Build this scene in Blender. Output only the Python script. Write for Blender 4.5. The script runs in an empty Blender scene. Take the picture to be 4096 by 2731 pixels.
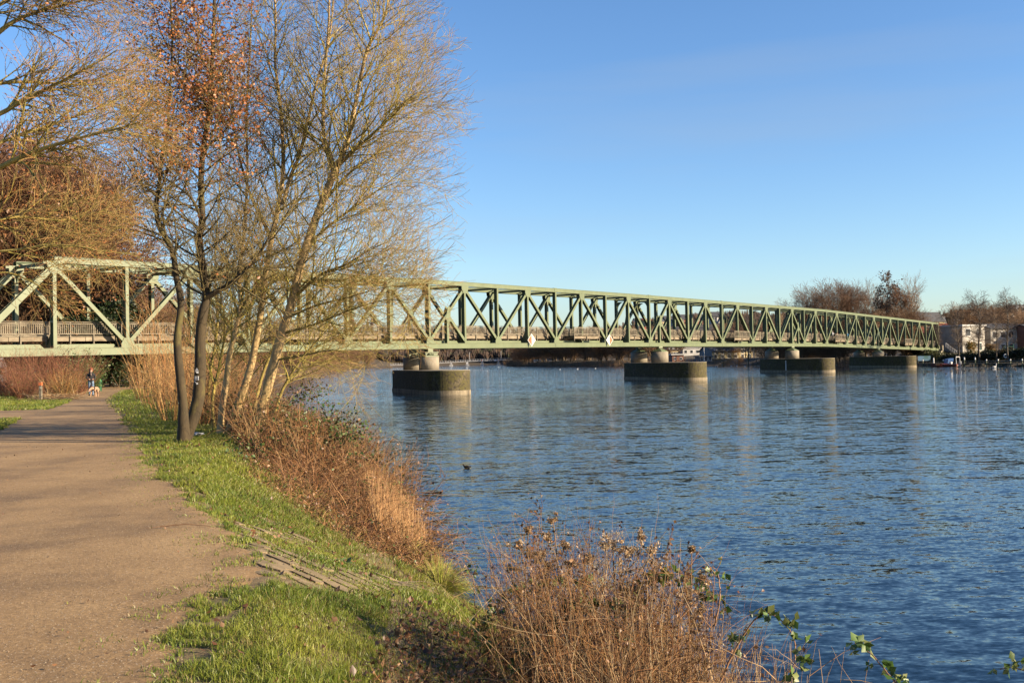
import bpy, math, random
import numpy as np
from mathutils import Vector, Matrix

# ------------------------------------------------------------------ camera, sky, sun, exposure
C = bpy.context.scene.collection
scene = bpy.context.scene
F = 4180.0                      # focal length in pixels of the 4096 px wide photograph
EYE = 3.48                      # eye height over the water
PITCH, ROLL = math.radians(0.985), -0.0195
cam_d = bpy.data.cameras.new('camera'); cam_d.sensor_width = 36; cam_d.lens = 36 * F / 4096
cam_d.clip_start = 0.1; cam_d.clip_end = 8000
cam = bpy.data.objects.new('camera', cam_d); C.objects.link(cam)
RM = Matrix.Rotation(math.pi / 2 + PITCH, 3, 'X') @ Matrix.Rotation(ROLL, 3, 'Z')
cam.matrix_world = Matrix.Translation((0, 0, EYE)) @ RM.to_4x4()
scene.camera = cam

SUN_EL = math.radians(20.0)
SUN_DIR = (0.955, -0.297)       # horizontal direction towards the sun
world = bpy.data.worlds.new('World'); scene.world = world; world.use_nodes = True
wn = world.node_tree; wn.nodes.clear()
sky = wn.nodes.new('ShaderNodeTexSky'); sky.sky_type = 'NISHITA'; sky.sun_disc = False
sky.sun_elevation = SUN_EL; sky.sun_rotation = math.atan2(SUN_DIR[0], SUN_DIR[1])
sky.altitude = 60; sky.air_density = 1.0; sky.dust_density = 0.45; sky.ozone_density = 2.4
bg = wn.nodes.new('ShaderNodeBackground'); bg.inputs['Strength'].default_value = 0.057
wo = wn.nodes.new('ShaderNodeOutputWorld')
hs = wn.nodes.new('ShaderNodeHueSaturation'); hs.inputs['Saturation'].default_value = 1.12
tint = wn.nodes.new('ShaderNodeMix'); tint.data_type = 'RGBA'; tint.blend_type = 'MULTIPLY'; tint.inputs[0].default_value = 1; tint.inputs[7].default_value = (0.88, 0.97, 1.12, 1)
wn.links.new(sky.outputs[0], hs.inputs['Color']); wn.links.new(hs.outputs[0], tint.inputs[6]); wtc = wn.nodes.new('ShaderNodeTexCoord'); wmp = wn.nodes.new('ShaderNodeMapping'); wmp.inputs['Scale'].default_value = (.7, .7, 7.0); wmp.inputs['Rotation'].default_value = (.12, -.22, 0)
wno = wn.nodes.new('ShaderNodeTexNoise'); wno.inputs['Scale'].default_value = 2.2; wno.inputs['Detail'].default_value = 5
wr = wn.nodes.new('ShaderNodeMapRange'); wr.inputs[1].default_value = .52; wr.inputs[2].default_value = .80; wr.inputs[4].default_value = .22
wm_ = wn.nodes.new('ShaderNodeMix'); wm_.data_type = 'RGBA'; wm_.inputs[7].default_value = (2.6, 2.9, 3.2, 1)
wn.links.new(wtc.outputs['Generated'], wmp.inputs[0]); wn.links.new(wmp.outputs[0], wno.inputs['Vector']); wn.links.new(wno.outputs['Fac'], wr.inputs[0]); wn.links.new(wr.outputs[0], wm_.inputs[0])
wn.links.new(tint.outputs[2], wm_.inputs[6]); wn.links.new(wm_.outputs[2], bg.inputs[0])
wn.links.new(bg.outputs[0], wo.inputs[0])
sun_d = bpy.data.lights.new('sun', 'SUN'); sun_d.energy = 5.0; sun_d.angle = math.radians(0.5)
sun_d.color = (1.0, 0.80, 0.55)
sun = bpy.data.objects.new('sun', sun_d); C.objects.link(sun)
sv = Vector((SUN_DIR[0] * math.cos(SUN_EL), SUN_DIR[1] * math.cos(SUN_EL), math.sin(SUN_EL)))
sun.rotation_euler = sv.to_track_quat('Z', 'Y').to_euler(); sun.location = (60, -20, 60)
scene.view_settings.view_transform = 'Standard'; scene.view_settings.look = 'None'
scene.view_settings.gamma = 1.0; scene.view_settings.exposure = 1.72
scene.cycles.max_bounces = 6; scene.cycles.diffuse_bounces = 2; scene.cycles.glossy_bounces = 3
scene.cycles.transparent_max_bounces = 4; scene.cycles.transmission_bounces = 2

def ray(px, py):
    v = RM @ Vector((px - 2048.0, 1365.5 - py, -F))
    return v / v.y
def atY(px, py, Y):
    v = ray(px, py) * Y
    return Vector((v.x, v.y, v.z + EYE))
def atZ(px, py, z):
    v = ray(px, py)
    k = (z - EYE) / v.z
    return Vector((v.x * k, v.y * k, z))
def proj(p):
    q = RM.transposed() @ (Vector(p) - Vector((0, 0, EYE)))
    return 2048 + F * q.x / -q.z, 1365.5 - F * q.y / -q.z

rnd = random.Random(11)
NR = np.random.default_rng(7)

# ------------------------------------------------------------------ materials
def new_mat(name):
    m = bpy.data.materials.new(name); m.use_nodes = True
    nt = m.node_tree; nt.nodes.clear()
    out = nt.nodes.new('ShaderNodeOutputMaterial'); b = nt.nodes.new('ShaderNodeBsdfPrincipled')
    nt.links.new(b.outputs[0], out.inputs[0])
    return m, nt, b
def tex_coord(nt, scale=(1, 1, 1), kind='Object', rot=(0, 0, 0)):
    tc = nt.nodes.new('ShaderNodeTexCoord'); mp = nt.nodes.new('ShaderNodeMapping')
    mp.inputs['Scale'].default_value = scale; mp.inputs['Rotation'].default_value = rot
    if kind == 'World':
        g = nt.nodes.new('ShaderNodeNewGeometry'); nt.links.new(g.outputs['Position'], mp.inputs[0])
    else:
        nt.links.new(tc.outputs[kind], mp.inputs[0])
    return mp.outputs[0]
def noise(nt, vec, scale, detail=4, rough=0.55):
    n = nt.nodes.new('ShaderNodeTexNoise'); n.inputs['Scale'].default_value = scale
    n.inputs['Detail'].default_value = detail; n.inputs['Roughness'].default_value = rough
    nt.links.new(vec, n.inputs['Vector']); return n.outputs['Fac']
def ramp(nt, fac, stops):
    r = nt.nodes.new('ShaderNodeValToRGB'); e = r.color_ramp.elements
    while len(e) < len(stops): e.new(0.5)
    for el, (p, c) in zip(e, stops):
        el.position = p; el.color = tuple(c) + (1,) if len(c) == 3 else c
    nt.links.new(fac, r.inputs[0]); return r.outputs[0]
def mix(nt, fac, a, b, mode='MIX'):
    m = nt.nodes.new('ShaderNodeMix'); m.data_type = 'RGBA'; m.blend_type = mode
    for sock, val in ((m.inputs[0], fac), (m.inputs[6], a), (m.inputs[7], b)):
        if hasattr(val, 'links'): nt.links.new(val, sock)
        elif isinstance(val, (int, float)): sock.default_value = val
        else: sock.default_value = tuple(val) + (1,)
    return m.outputs[2]
def bump(nt, b, h, strength=0.5, dist=0.02):
    n = nt.nodes.new('ShaderNodeBump'); n.inputs['Strength'].default_value = strength
    n.inputs['Distance'].default_value = dist
    nt.links.new(h, n.inputs['Height']); nt.links.new(n.outputs[0], b.inputs['Normal']); return n
def simple(name, c1, c2, scale=3.0, rough=0.7, bump_s=0.0, metal=0.0, stretch=(1, 1, 1), lo=0.35, hi=0.65, bd=0.02, kind='World'):
    m, nt, b = new_mat(name)
    v = tex_coord(nt, stretch, kind); f = noise(nt, v, scale, 5, 0.6)
    nt.links.new(ramp(nt, f, [(lo, c1), (hi, c2)]), b.inputs['Base Color'])
    b.inputs['Roughness'].default_value = rough; b.inputs['Metallic'].default_value = metal
    if bump_s: bump(nt, b, noise(nt, v, scale * 3, 4, 0.6), bump_s, bd)
    return m
def veg_mat(name, rough=0.65, trans=0.0, spec=0.3):
    m, nt, b = new_mat(name)
    a = nt.nodes.new('ShaderNodeAttribute'); a.attribute_name = 'col'
    f = noise(nt, tex_coord(nt, (1, 1, 1), 'World'), 9.0, 3)
    col = mix(nt, ramp(nt, f, [(0.3, (0, 0, 0)), (0.7, (1, 1, 1))]), mix(nt, 1.0, a.outputs['Color'], (0.72, 0.72, 0.70), 'MULTIPLY'), a.outputs['Color'])
    nt.links.new(col, b.inputs['Base Color']); b.inputs['Roughness'].default_value = rough
    b.inputs['Specular IOR Level'].default_value = spec
    if trans:
        t = nt.nodes.new('ShaderNodeBsdfTranslucent'); nt.links.new(col, t.inputs['Color'])
        ms = nt.nodes.new('ShaderNodeMixShader'); ms.inputs[0].default_value = trans
        out = [n for n in nt.nodes if n.type == 'OUTPUT_MATERIAL'][0]
        nt.links.new(b.outputs[0], ms.inputs[1]); nt.links.new(t.outputs[0], ms.inputs[2]); nt.links.new(ms.outputs[0], out.inputs[0])
    return m
M = {}
M['veg'] = veg_mat('vegetation'); M['leaf'] = veg_mat('leaf', 0.45, 0.3, 0.4)
# sage green bridge paint with rust runs and grime
def paint():
    m, nt, b = new_mat('sage_paint')
    v = tex_coord(nt, (1, 1, 0.35), 'World')
    f = noise(nt, v, 0.9, 6, 0.65)
    base = ramp(nt, f, [(0.3, (0.070, 0.090, 0.043)), (0.7, (0.095, 0.118, 0.058))])
    r = noise(nt, tex_coord(nt, (1.6, 1.6, 0.5), 'World'), 1.5, 8, 0.75)
    rm = ramp(nt, r, [(0.62, (0, 0, 0)), (0.69, (1, 1, 1))])
    c = mix(nt, rm, base, (0.16, 0.07, 0.03))
    g = noise(nt, tex_coord(nt, (3, 3, 3), 'World'), 2.0, 5, 0.7)
    c = mix(nt, ramp(nt, g, [(0.6, (0, 0, 0)), (0.8, (0.6, 0.6, 0.6))]), c, (0.075, 0.09, 0.045))
    nt.links.new(c, b.inputs['Base Color']); b.inputs['Roughness'].default_value = 0.5
    return m
M['paint'] = paint()
M['wood'] = simple('weathered_deck_wood', (0.075, 0.062, 0.042), (0.17, 0.145, 0.105), 2.2, 0.85, 0.3, stretch=(1, 1, 4))
M['oldwood'] = simple('mossy_beam_wood', (0.085, 0.065, 0.04), (0.20, 0.165, 0.115), 0.8, 0.85, 0.3, stretch=(1, 1, 2))
M['steel_dark'] = simple('grimy_steel', (0.06, 0.075, 0.04), (0.12, 0.14, 0.08), 1.5, 0.6)
# concrete
def concrete(name, a, b_, moss=False):
    m, nt, b = new_mat(name)
    v = tex_coord(nt, (1, 1, 0.35), 'World')
    f = noise(nt, v, 1.6, 8, 0.7)
    col = ramp(nt, f, [(0.3, a), (0.7, b_)])
    if moss:
        mo = noise(nt, tex_coord(nt, (1, 1, 0.8), 'World'), 1.3, 9, 0.78)
        col = mix(nt, ramp(nt, mo, [(0.40, (0, 0, 0)), (0.50, (1, 1, 1))]), col, (0.05, 0.042, 0.008))
        mo2 = noise(nt, tex_coord(nt, (1, 1, 1), 'World'), 4.3, 6, 0.7)
        col = mix(nt, ramp(nt, mo2, [(0.50, (0, 0, 0)), (0.56, (0.9, 0.9, 0.9))]), col, (0.02, 0.014, 0.008))
    nt.links.new(col, b.inputs['Base Color']); b.inputs['Roughness'].default_value = 0.9
    bump(nt, b, noise(nt, v, 6, 6, 0.7), 0.6, 0.05)
    return m
M['concrete'] = concrete('weathered_concrete', (0.13, 0.115, 0.085), (0.22, 0.19, 0.145))
M['plinth'] = concrete('mossy_concrete', (0.030, 0.024, 0.014), (0.12, 0.095, 0.06), True)
M['kerb'] = concrete('pale_concrete', (0.06, 0.048, 0.03), (0.24, 0.20, 0.135))
M['white'] = simple('white_paint', (0.5, 0.5, 0.5), (0.6, 0.6, 0.6), 2, 0.6)
M['orange'] = simple('orange_signal_paint', (0.36, 0.09, 0.03), (0.42, 0.11, 0.035), 2, 0.5)
M['black'] = simple('black_rubber', (0.012, 0.012, 0.012), (0.03, 0.03, 0.03), 4, 0.6)
M['glass'] = simple('window_glass', (0.02, 0.025, 0.03), (0.05, 0.055, 0.06), 1, 0.1)
M['metal'] = simple('galvanised_metal', (0.35, 0.36, 0.36), (0.5, 0.5, 0.5), 2, 0.45, metal=0.3)

# ------------------------------------------------------------------ mesh helpers
def link_obj(name, me, mat, parent=None):
    o = bpy.data.objects.new(name, me); C.objects.link(o)
    if parent is not None: o.parent = parent
    if mat is not None:
        for mm in (mat if isinstance(mat, (list, tuple)) else [mat]): me.materials.append(mm)
    return o
def tag(o, label=None, cat=None, group=None, kind=None):
    if label: o['label'] = label
    if cat: o['category'] = cat
    if group: o['group'] = group
    if kind: o['kind'] = kind
    return o
def thing(name, loc, label, cat, group=None, rz=0.0):
    o = bpy.data.objects.new(name, None); C.objects.link(o); o.location = loc; o.rotation_euler = (0, 0, rz)
    o.empty_display_size = 0.3
    return tag(o, label, cat, group)
def copy_tree(o, parent=None):
    c = o.copy(); C.objects.link(c); c.parent = parent
    for ch in [x for x in bpy.data.objects if x.parent == o]: copy_tree(ch, c)
    return c
KIDS = {}
def dup(root, loc, rz=0.0, sc=1.0, label=None, group=None):
    c = root.copy(); C.objects.link(c); c.location = loc; c.rotation_euler = (0, 0, rz)
    c.scale = (sc, sc, sc) if isinstance(sc, (int, float)) else sc
    if label: c['label'] = label
    if group: c['group'] = group
    for ch in root.children:
        d = ch.copy(); C.objects.link(d); d.parent = c
        for g in ch.children:
            e = g.copy(); C.objects.link(e); e.parent = d
    return c
def np_mesh(name, V, faces, cols=None, smooth=False, mat_idx=None):
    """faces: list of int arrays (n,k)"""
    V = np.asarray(V, np.float32)
    me = bpy.data.meshes.new(name)
    faces = [np.asarray(f, np.int32) for f in faces if len(f)]
    nl = sum(f.size for f in faces); npoly = sum(len(f) for f in faces)
    me.vertices.add(len(V)); me.vertices.foreach_set('co', V.ravel())
    me.loops.add(nl); me.polygons.add(npoly)
    me.loops.foreach_set('vertex_index', np.concatenate([f.ravel() for f in faces]))
    starts = []; s = 0
    for f in faces:
        starts.append(s + np.arange(len(f)) * f.shape[1]); s += f.size
    me.polygons.foreach_set('loop_start', np.concatenate(starts).astype(np.int32))
    if smooth: me.polygons.foreach_set('use_smooth', np.ones(npoly, bool))
    if cols is not None:
        a = me.color_attributes.new('col', 'FLOAT_COLOR', 'POINT')
        cc = np.ones((len(V), 4), np.float32); cc[:, :3] = cols
        a.data.foreach_set('color', cc.ravel())
    me.update(calc_edges=True); me.validate()
    return me
class MB:
    """collects simple solids, builds one mesh"""
    def __init__(s): s.v = []; s.f = []; s.c = []; s.cur = (0.5, 0.5, 0.5)
    def add(s, vs, fs):
        n = len(s.v); s.v += [tuple(v) for v in vs]; s.c += [s.cur] * len(vs)
        s.f += [tuple(i + n for i in f) for f in fs]
    def frame(s, o, ax, ay, az):       # box spanned from corner o by three vectors
        o, ax, ay, az = map(Vector, (o, ax, ay, az))
        vs = [o, o + ax, o + ax + ay, o + ay, o + az, o + ax + az, o + ax + ay + az, o + ay + az]
        s.add(vs, [(0, 3, 2, 1), (4, 5, 6, 7), (0, 1, 5, 4), (1, 2, 6, 5), (2, 3, 7, 6), (3, 0, 4, 7)])
    def box(s, c, size, rz=0.0):
        x, y, z = size; cs, sn = math.cos(rz), math.sin(rz)
        ax = Vector((cs, sn, 0)) * x; ay = Vector((-sn, cs, 0)) * y; az = Vector((0, 0, z))
        s.frame(Vector(c) - ax / 2 - ay / 2 - az / 2, ax, ay, az)
    def bar(s, a, b, w, h, side):      # bar from a to b, w along 'side', h along the third axis
        a, b, side = Vector(a), Vector(b), Vector(side).normalized()
        d = (b - a); t = d.cross(side).normalized()
        s.frame(a - side * w / 2 - t * h / 2, d, side * w, t * h)
    def cyl(s, a, b, r0, r1=None, n=10, cap=True):
        a, b = Vector(a), Vector(b); r1 = r0 if r1 is None else r1
        d = (b - a).normalized(); u = d.orthogonal().normalized(); w = d.cross(u)
        vs = []
        for p, r in ((a, r0), (b, r1)):
            for k in range(n):
                t = 2 * math.pi * k / n; vs.append(p + (u * math.cos(t) + w * math.sin(t)) * r)
        fs = [(k, (k + 1) % n, n + (k + 1) % n, n + k) for k in range(n)]
        if cap: fs += [tuple(range(n - 1, -1, -1)), tuple(range(n, 2 * n))]
        s.add(vs, fs)
    def prism(s, pts, z0, z1):         # horizontal outline
        n = len(pts); vs = [(p[0], p[1], z0) for p in pts] + [(p[0], p[1], z1) for p in pts]
        s.add(vs, [tuple(range(n - 1, -1, -1)), tuple(range(n, 2 * n))] + [(k, (k + 1) % n, n + (k + 1) % n, n + k) for k in range(n)])
    def plate(s, pts, thick):          # any planar outline given thickness vector
        n = len(pts); t = Vector(thick); vs = [Vector(p) for p in pts] + [Vector(p) + t for p in pts]
        s.add(vs, [tuple(range(n - 1, -1, -1)), tuple(range(n, 2 * n))] + [(k, (k + 1) % n, n + (k + 1) % n, n + k) for k in range(n)])
    def ball(s, c, r, n=8, m=6, sc=(1, 1, 1)):
        c = Vector(c); vs = [c + Vector((0, 0, r * sc[2]))]
        for i in range(1, m):
            p = math.pi * i / m
            for k in range(n):
                t = 2 * math.pi * k / n
                vs.append(c + Vector((math.sin(p) * math.cos(t) * r * sc[0], math.sin(p) * math.sin(t) * r * sc[1], math.cos(p) * r * sc[2])))
        vs.append(c - Vector((0, 0, r * sc[2])))
        fs = [(0, 1 + k, 1 + (k + 1) % n) for k in range(n)]
        for i in range(m - 2):
            for k in range(n):
                a = 1 + i * n + k; b = 1 + i * n + (k + 1) % n
                fs.append((a, a + n, b + n, b))
        l = len(vs) - 1; o = 1 + (m - 2) * n
        fs += [(l, o + (k + 1) % n, o + k) for k in range(n)]
        s.add(vs, fs)
    def build(s, name, mat, parent=None, smooth=False, cols=False, origin=None):
        off = Vector((0, 0, 0))
        if parent is not None and origin is None: off = Vector(parent.location)
        if origin is not None: off = Vector(origin)
        me = bpy.data.meshes.new(name)
        me.from_pydata([(x - off.x, y - off.y, z - off.z) for x, y, z in s.v], [], s.f)
        if cols:
            a = me.color_attributes.new('col', 'FLOAT_COLOR', 'POINT')
            a.data.foreach_set('color', np.array([tuple(c) + (1,) for c in s.c], np.float32).ravel())
        if smooth:
            for p in me.polygons: p.use_smooth = True
        me.update()
        o = link_obj(name, me, mat, parent)
        if parent is None and origin is not None: o.location = off
        return o

# ------------------------------------------------------------------ tubes in bulk
class Tubes:
    def __init__(s): s.lines = []
    def add(s, pts, radii, col): s.lines.append((pts, radii, col))
    def mesh(s, name, sides=3, off=(0, 0, 0), smooth=True):
        P = []; R = []; K = []; ids = []
        for i, (p, r, c) in enumerate(s.lines):
            P += p; R += r; K += [c] * len(p); ids += [i] * len(p)
        if not P: return None
        P = np.array(P, np.float64); R = np.array(R); K = np.array(K); ids = np.array(ids)
        n = len(P); same_next = np.zeros(n, bool); same_next[:-1] = ids[:-1] == ids[1:]
        same_prev = np.zeros(n, bool); same_prev[1:] = same_next[:-1]
        nx = np.where(same_next[:, None], np.roll(P, -1, 0), P); pv = np.where(same_prev[:, None], np.roll(P, 1, 0), P)
        T = nx - pv; T /= np.linalg.norm(T, axis=1)[:, None] + 1e-9
        ref = np.tile(np.array([0.31, 0.52, 0.11]), (n, 1))
        U = np.cross(T, ref); U /= np.linalg.norm(U, axis=1)[:, None] + 1e-9
        W = np.cross(T, U)
        ang = 2 * np.pi * np.arange(sides) / sides
        V = P[:, None, :] + R[:, None, None] * (np.cos(ang)[None, :, None] * U[:, None, :] + np.sin(ang)[None, :, None] * W[:, None, :])
        V = V.reshape(-1, 3) - np.array(off)
        st = np.nonzero(same_next)[0] * sides
        Fs = []
        for k in range(sides):
            k2 = (k + 1) % sides
            Fs.append(np.stack([st + k, st + k2, st + sides + k2, st + sides + k], 1))
        return np_mesh(name, V, [np.concatenate(Fs)], np.repeat(K, sides, 0), smooth)

def leaf_mesh(name, pts, size, cols, off=(0, 0, 0), up=0.0, seed=1, aspect=0.7):
    """pointed little leaves (two triangles folded on a midrib)"""
    g = np.random.default_rng(seed); P = np.asarray(pts, float); n = len(P)
    d = g.normal(size=(n, 3)); d /= np.linalg.norm(d, axis=1)[:, None]
    e = g.normal(size=(n, 3)); e[:, 2] += up; e = np.cross(d, e); e /= np.linalg.norm(e, axis=1)[:, None] + 1e-9
    f = np.cross(d, e)
    sz = (np.asarray(size) * g.uniform(0.6, 1.3, n))[:, None]
    a = P; b = P + d * sz; c1 = P + d * sz * 0.45 + e * sz * aspect / 2 + f * sz * 0.12; c2 = P + d * sz * 0.45 - e * sz * aspect / 2 + f * sz * 0.12
    V = np.stack([a, c1, b, c2], 1).reshape(-1, 3) - np.array(off)
    i = np.arange(n) * 4
    return np_mesh(name, V, [np.stack([i, i + 1, i + 2], 1), np.stack([i, i + 2, i + 3], 1)], np.repeat(np.asarray(cols), 4, 0))

def vnorm(x, y, z):
    l = math.sqrt(x * x + y * y + z * z) or 1e-9
    return x / l, y / l, z / l
def grow(T, p, d, L, r, lvl, S, tips, R):
    """one branch and its children; S: dict of per-level settings"""
    n = max(3, int(L / S['seg'][lvl])); st = L / n
    x, y, z = p; dx, dy, dz = d; pts = [(x, y, z)]; rad = [r]
    j = S['jit'][lvl]; tr = S['trop'][lvl]; dirs = [d]
    r1 = max(r * S['taper'][lvl], S['rmin'])
    for i in range(n):
        dx, dy, dz = vnorm(dx + R.uniform(-j, j), dy + R.uniform(-j, j), dz + R.uniform(-j, j) + tr)
        if 'wind' in S: dx += S['wind'][0]; dy += S['wind'][1]; dx, dy, dz = vnorm(dx, dy, dz)
        x += dx * st; y += dy * st; z += dz * st
        pts.append((x, y, z)); rad.append(r + (r1 - r) * (i + 1) / n); dirs.append((dx, dy, dz))
    T[min(lvl, len(T) - 1)].add(pts, rad, S['col'][lvl] if R.random() > S.get('alt', 0) else S['col2'][lvl])
    if lvl + 1 >= S['levels']:
        tips.append(pts[-1]); tips.append(pts[len(pts) // 2]); return
    spawn(T, pts, dirs, rad, L, lvl, S, tips, R)
def spawn(T, pts, dirs, rad, L, lvl, S, tips, R, t0=None):
    k = S['n'][lvl]; n = len(pts) - 1
    k = max(1, int(k * R.uniform(0.8, 1.2)))
    a0 = R.uniform(0, 6.28); t0 = S['start'][lvl] if t0 is None else t0
    for c in range(k):
        t = t0 + (1 - t0) * (c + R.random()) / k
        i = min(n - 1, int(t * n)); f = t * n - i
        px = [pts[i][q] + (pts[i + 1][q] - pts[i][q]) * f for q in range(3)]
        dx, dy, dz = dirs[i]; az = a0 + c * 2.4 + R.uniform(-0.5, 0.5)
        u = vnorm(dy * 0.3 - dz, dz * 0.2 + 0.1, dx - dy * 0.2) if abs(dz) < 0.9 else vnorm(1, 0.1, -dx)
        q = dx * u[0] + dy * u[1] + dz * u[2]; u = vnorm(u[0] - q * dx, u[1] - q * dy, u[2] - q * dz)
        w = (dy * u[2] - dz * u[1], dz * u[0] - dx * u[2], dx * u[1] - dy * u[0])
        an = math.radians(S['ang'][lvl] * R.uniform(0.7, 1.25)); ca, sa = math.cos(an), math.sin(an)
        ux, uy = math.cos(az) * sa, math.sin(az) * sa
        nd = vnorm(dx * ca + u[0] * ux + w[0] * uy, dy * ca + u[1] * ux + w[1] * uy, dz * ca + u[2] * ux + w[2] * uy)
        if 'bias' in S and lvl == 0:
            nd = vnorm(nd[0] + S['bias'][0], nd[1] + S['bias'][1], nd[2] + S['bias'][2])
        cl = S['len'][lvl] * (1 - S.get('fall', 0.45) * t) * R.uniform(0.65, 1.2)
        cr = min(rad[i] * 0.65, S['r'][lvl]) * R.uniform(0.7, 1.1)
        grow(T, tuple(px), nd, cl, max(cr, S['rmin']), lvl + 1, S, tips, R)
def path_pts(ctrl, n=24, wob=0.0, R=rnd):
    """Catmull-Rom through control points -> polyline and directions"""
    P = [Vector(c) for c in ctrl]; P = [P[0] * 2 - P[1]] + P + [P[-1] * 2 - P[-2]]
    out = []; m = len(P) - 3
    for k in range(n + 1):
        t = k / n * m; i = min(m - 1, int(t)); f = t - i
        a, b, c, d = P[i:i + 4]
        q = 0.5 * ((2 * b) + (c - a) * f + (2 * a - 5 * b + 4 * c - d) * f * f + (3 * b - a - 3 * c + d) * f ** 3)
        if wob: q += Vector((R.uniform(-wob, wob), R.uniform(-wob, wob), 0))
        out.append(tuple(q))
    dirs = []
    for i in range(n + 1):
        a = out[max(0, i - 1)]; b = out[min(n, i + 1)]; dirs.append(vnorm(b[0] - a[0], b[1] - a[1], b[2] - a[2]))
    return out, dirs
# ------------------------------------------------------------------ terrain, water, path
SHORE = [(6, -30), (5, -12), (3.2, 0), (2.3, 6), (1.5, 9.5), (0.5, 12.2), (-0.75, 14.5), (-1.8, 18.5), (-2.3, 21.5), (-3.6, 27), (-6.5, 36),
         (-10, 48), (-15, 62), (-21, 80), (-29, 110), (-35, 150), (-43, 200), (-56, 300), (-70, 428), (-92, 606), (-86, 690), (-66, 760), (-30, 785)]
FARSH = [(-8, 775), (2, 740), (6, 560), (4, 520), (12, 500), (39, 430), (56, 388), (66, 365), (79, 340), (92, 300), (97, 262), (104, 232), (107, 217), (118, 160), (140, 60), (150, -30)]
WPOLY = np.array(SHORE + FARSH, float)
def shore_dist(X, Y):
    """signed distance to the water outline, positive on land"""
    d2 = np.full(X.shape, 1e12); inside = np.zeros(X.shape, bool); n = len(WPOLY)
    for i in range(n):
        a = WPOLY[i]; b = WPOLY[(i + 1) % n]; e = b - a
        t = np.clip(((X - a[0]) * e[0] + (Y - a[1]) * e[1]) / (e @ e), 0, 1)
        q = (X - a[0] - t * e[0]) ** 2 + (Y - a[1] - t * e[1]) ** 2
        d2 = np.minimum(d2, q)
        cond = ((a[1] > Y) != (b[1] > Y)) & (X < (b[0] - a[0]) * (Y - a[1]) / (b[1] - a[1] + 1e-12) + a[0])
        inside ^= cond
    d = np.sqrt(d2); return np.where(inside, -d, d)
# bridge frame (needed for the embankments)
VP = ray(5127, 1375); U = Vector((VP.x, VP.y, 0)).normalized(); Vt = Vector((-U.y, U.x, 0))   # along, and across to the far truss
P0 = atY(1715, 1395, 115.3); P0.z = 0
PANEL = 10.06 / U.y; TW = 5.57; TH = 7.6
def dz_b(i): return EYE + float(np.interp(i, [-4, 0, 3.5, 8, 10, 17], [0.93, 1.40, 1.55, 1.49, 1.42, 0.15]))
def BP(i, t, z): q = P0 + U * (i * PANEL) + Vt * t; return Vector((q.x, q.y, z))
def smooth(a, b, x): t = np.clip((x - a) / (b - a), 0, 1); return t * t * (3 - 2 * t)
_g = np.random.default_rng(3); _ph = _g.uniform(0, 6.28, (6, 2)); _fr = np.array([[.9, .3], [-.4, 1.1], [1.7, -1.2], [2.9, 1.3], [-2.1, 3.1], [.17, .11]])
def lumps(X, Y):
    s = 0
    for (a, b), (p, q), w in zip(_fr, _ph, (1, .9, .5, .3, .25, 1.2)): s = s + w * np.sin(a * X + p) * np.cos(b * Y + q)
    return s / 3
def ground_z(X, Y):
    X = np.asarray(X, float); Y = np.asarray(Y, float)
    sd = shore_dist(X, Y)
    ours = X < -0.17 * Y + 12
    w = np.where(ours, 3.6, 5.0); top = np.where(ours, 1.75, np.where(X > 60, 2.3, 1.6))
    z = top * np.clip(sd / w, 0, 1) ** 0.8 * 1.0
    z = z + 0.05 * lumps(X, Y) * smooth(0.2, 1.0, sd) * np.where((Y < 60) & (sd > 3.4), 0.0, 1.0)
    z = np.where(sd < 0, np.maximum(sd * 0.55, -1.6), z)
    # hills
    r = np.hypot(X, Y); az = np.degrees(np.arctan2(X, np.maximum(Y, 1.0)))
    A = np.interp(az, [-60, -26, -12, -5, 3, 5, 8.8, 12, 18, 22, 27, 60], [34, 30, 20, 19, 18, 17, 22, 24, 20, 19, 22, 28])
    h = A * smooth(330, 760, r) * np.where(sd > 0, smooth(0, 90, sd), 0)
    # embankments carrying the old railway at both ends
    s = (X - P0.x) * U.x + (Y - P0.y) * U.y; t = (X - P0.x) * Vt.x + (Y - P0.y) * Vt.y - TW / 2
    e = np.maximum(-4.25 * PANEL - s, s - 17.2 * PANEL)
    bank = np.clip(np.minimum(1.0 + 4.2 * np.clip((7.5 - np.abs(t)) / 4.2, 0, 1), 5.2), 0, 5.2)
    bank = 4.2 * np.clip((7.5 - np.abs(t)) / 4.2, 0, 1) * smooth(-3, 3, e) * (sd > 0)
    return z + np.maximum(h, bank)
def gz(x, y): return float(ground_z(np.array([x]), np.array([y]))[0])

def graded(lo, hi, c0, c1, step, grow_=1.18):
    xs = list(np.arange(c0, c1, step)); s = step; x = c0
    left = []
    while x > lo: s *= grow_; x -= s; left.append(max(x, lo))
    s = step; x = xs[-1]; right = []
    while x < hi: s *= grow_; x += s; right.append(min(x, hi))
    return np.array(left[::-1] + xs + right)
gx = graded(-3500, 3500, -34, 6, 0.25, 1.11); gy = graded(-120, 6000, -4, 62, 0.25, 1.065)
GX, GY = np.meshgrid(gx, gy); GZ = ground_z(GX, GY)
nx_, ny_ = len(gx), len(gy)
idx = (np.arange(ny_ - 1)[:, None] * nx_ + np.arange(nx_ - 1)[None, :]).ravel()
def gmesh(x, y):
    i = int(np.clip(np.searchsorted(gx, x) - 1, 0, nx_ - 2)); j = int(np.clip(np.searchsorted(gy, y) - 1, 0, ny_ - 2))
    f = (x - gx[i]) / (gx[i + 1] - gx[i]); q = (y - gy[j]) / (gy[j + 1] - gy[j])
    return float((GZ[j, i] * (1 - f) + GZ[j, i + 1] * f) * (1 - q) + (GZ[j + 1, i] * (1 - f) + GZ[j + 1, i + 1] * f) * q)
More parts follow.
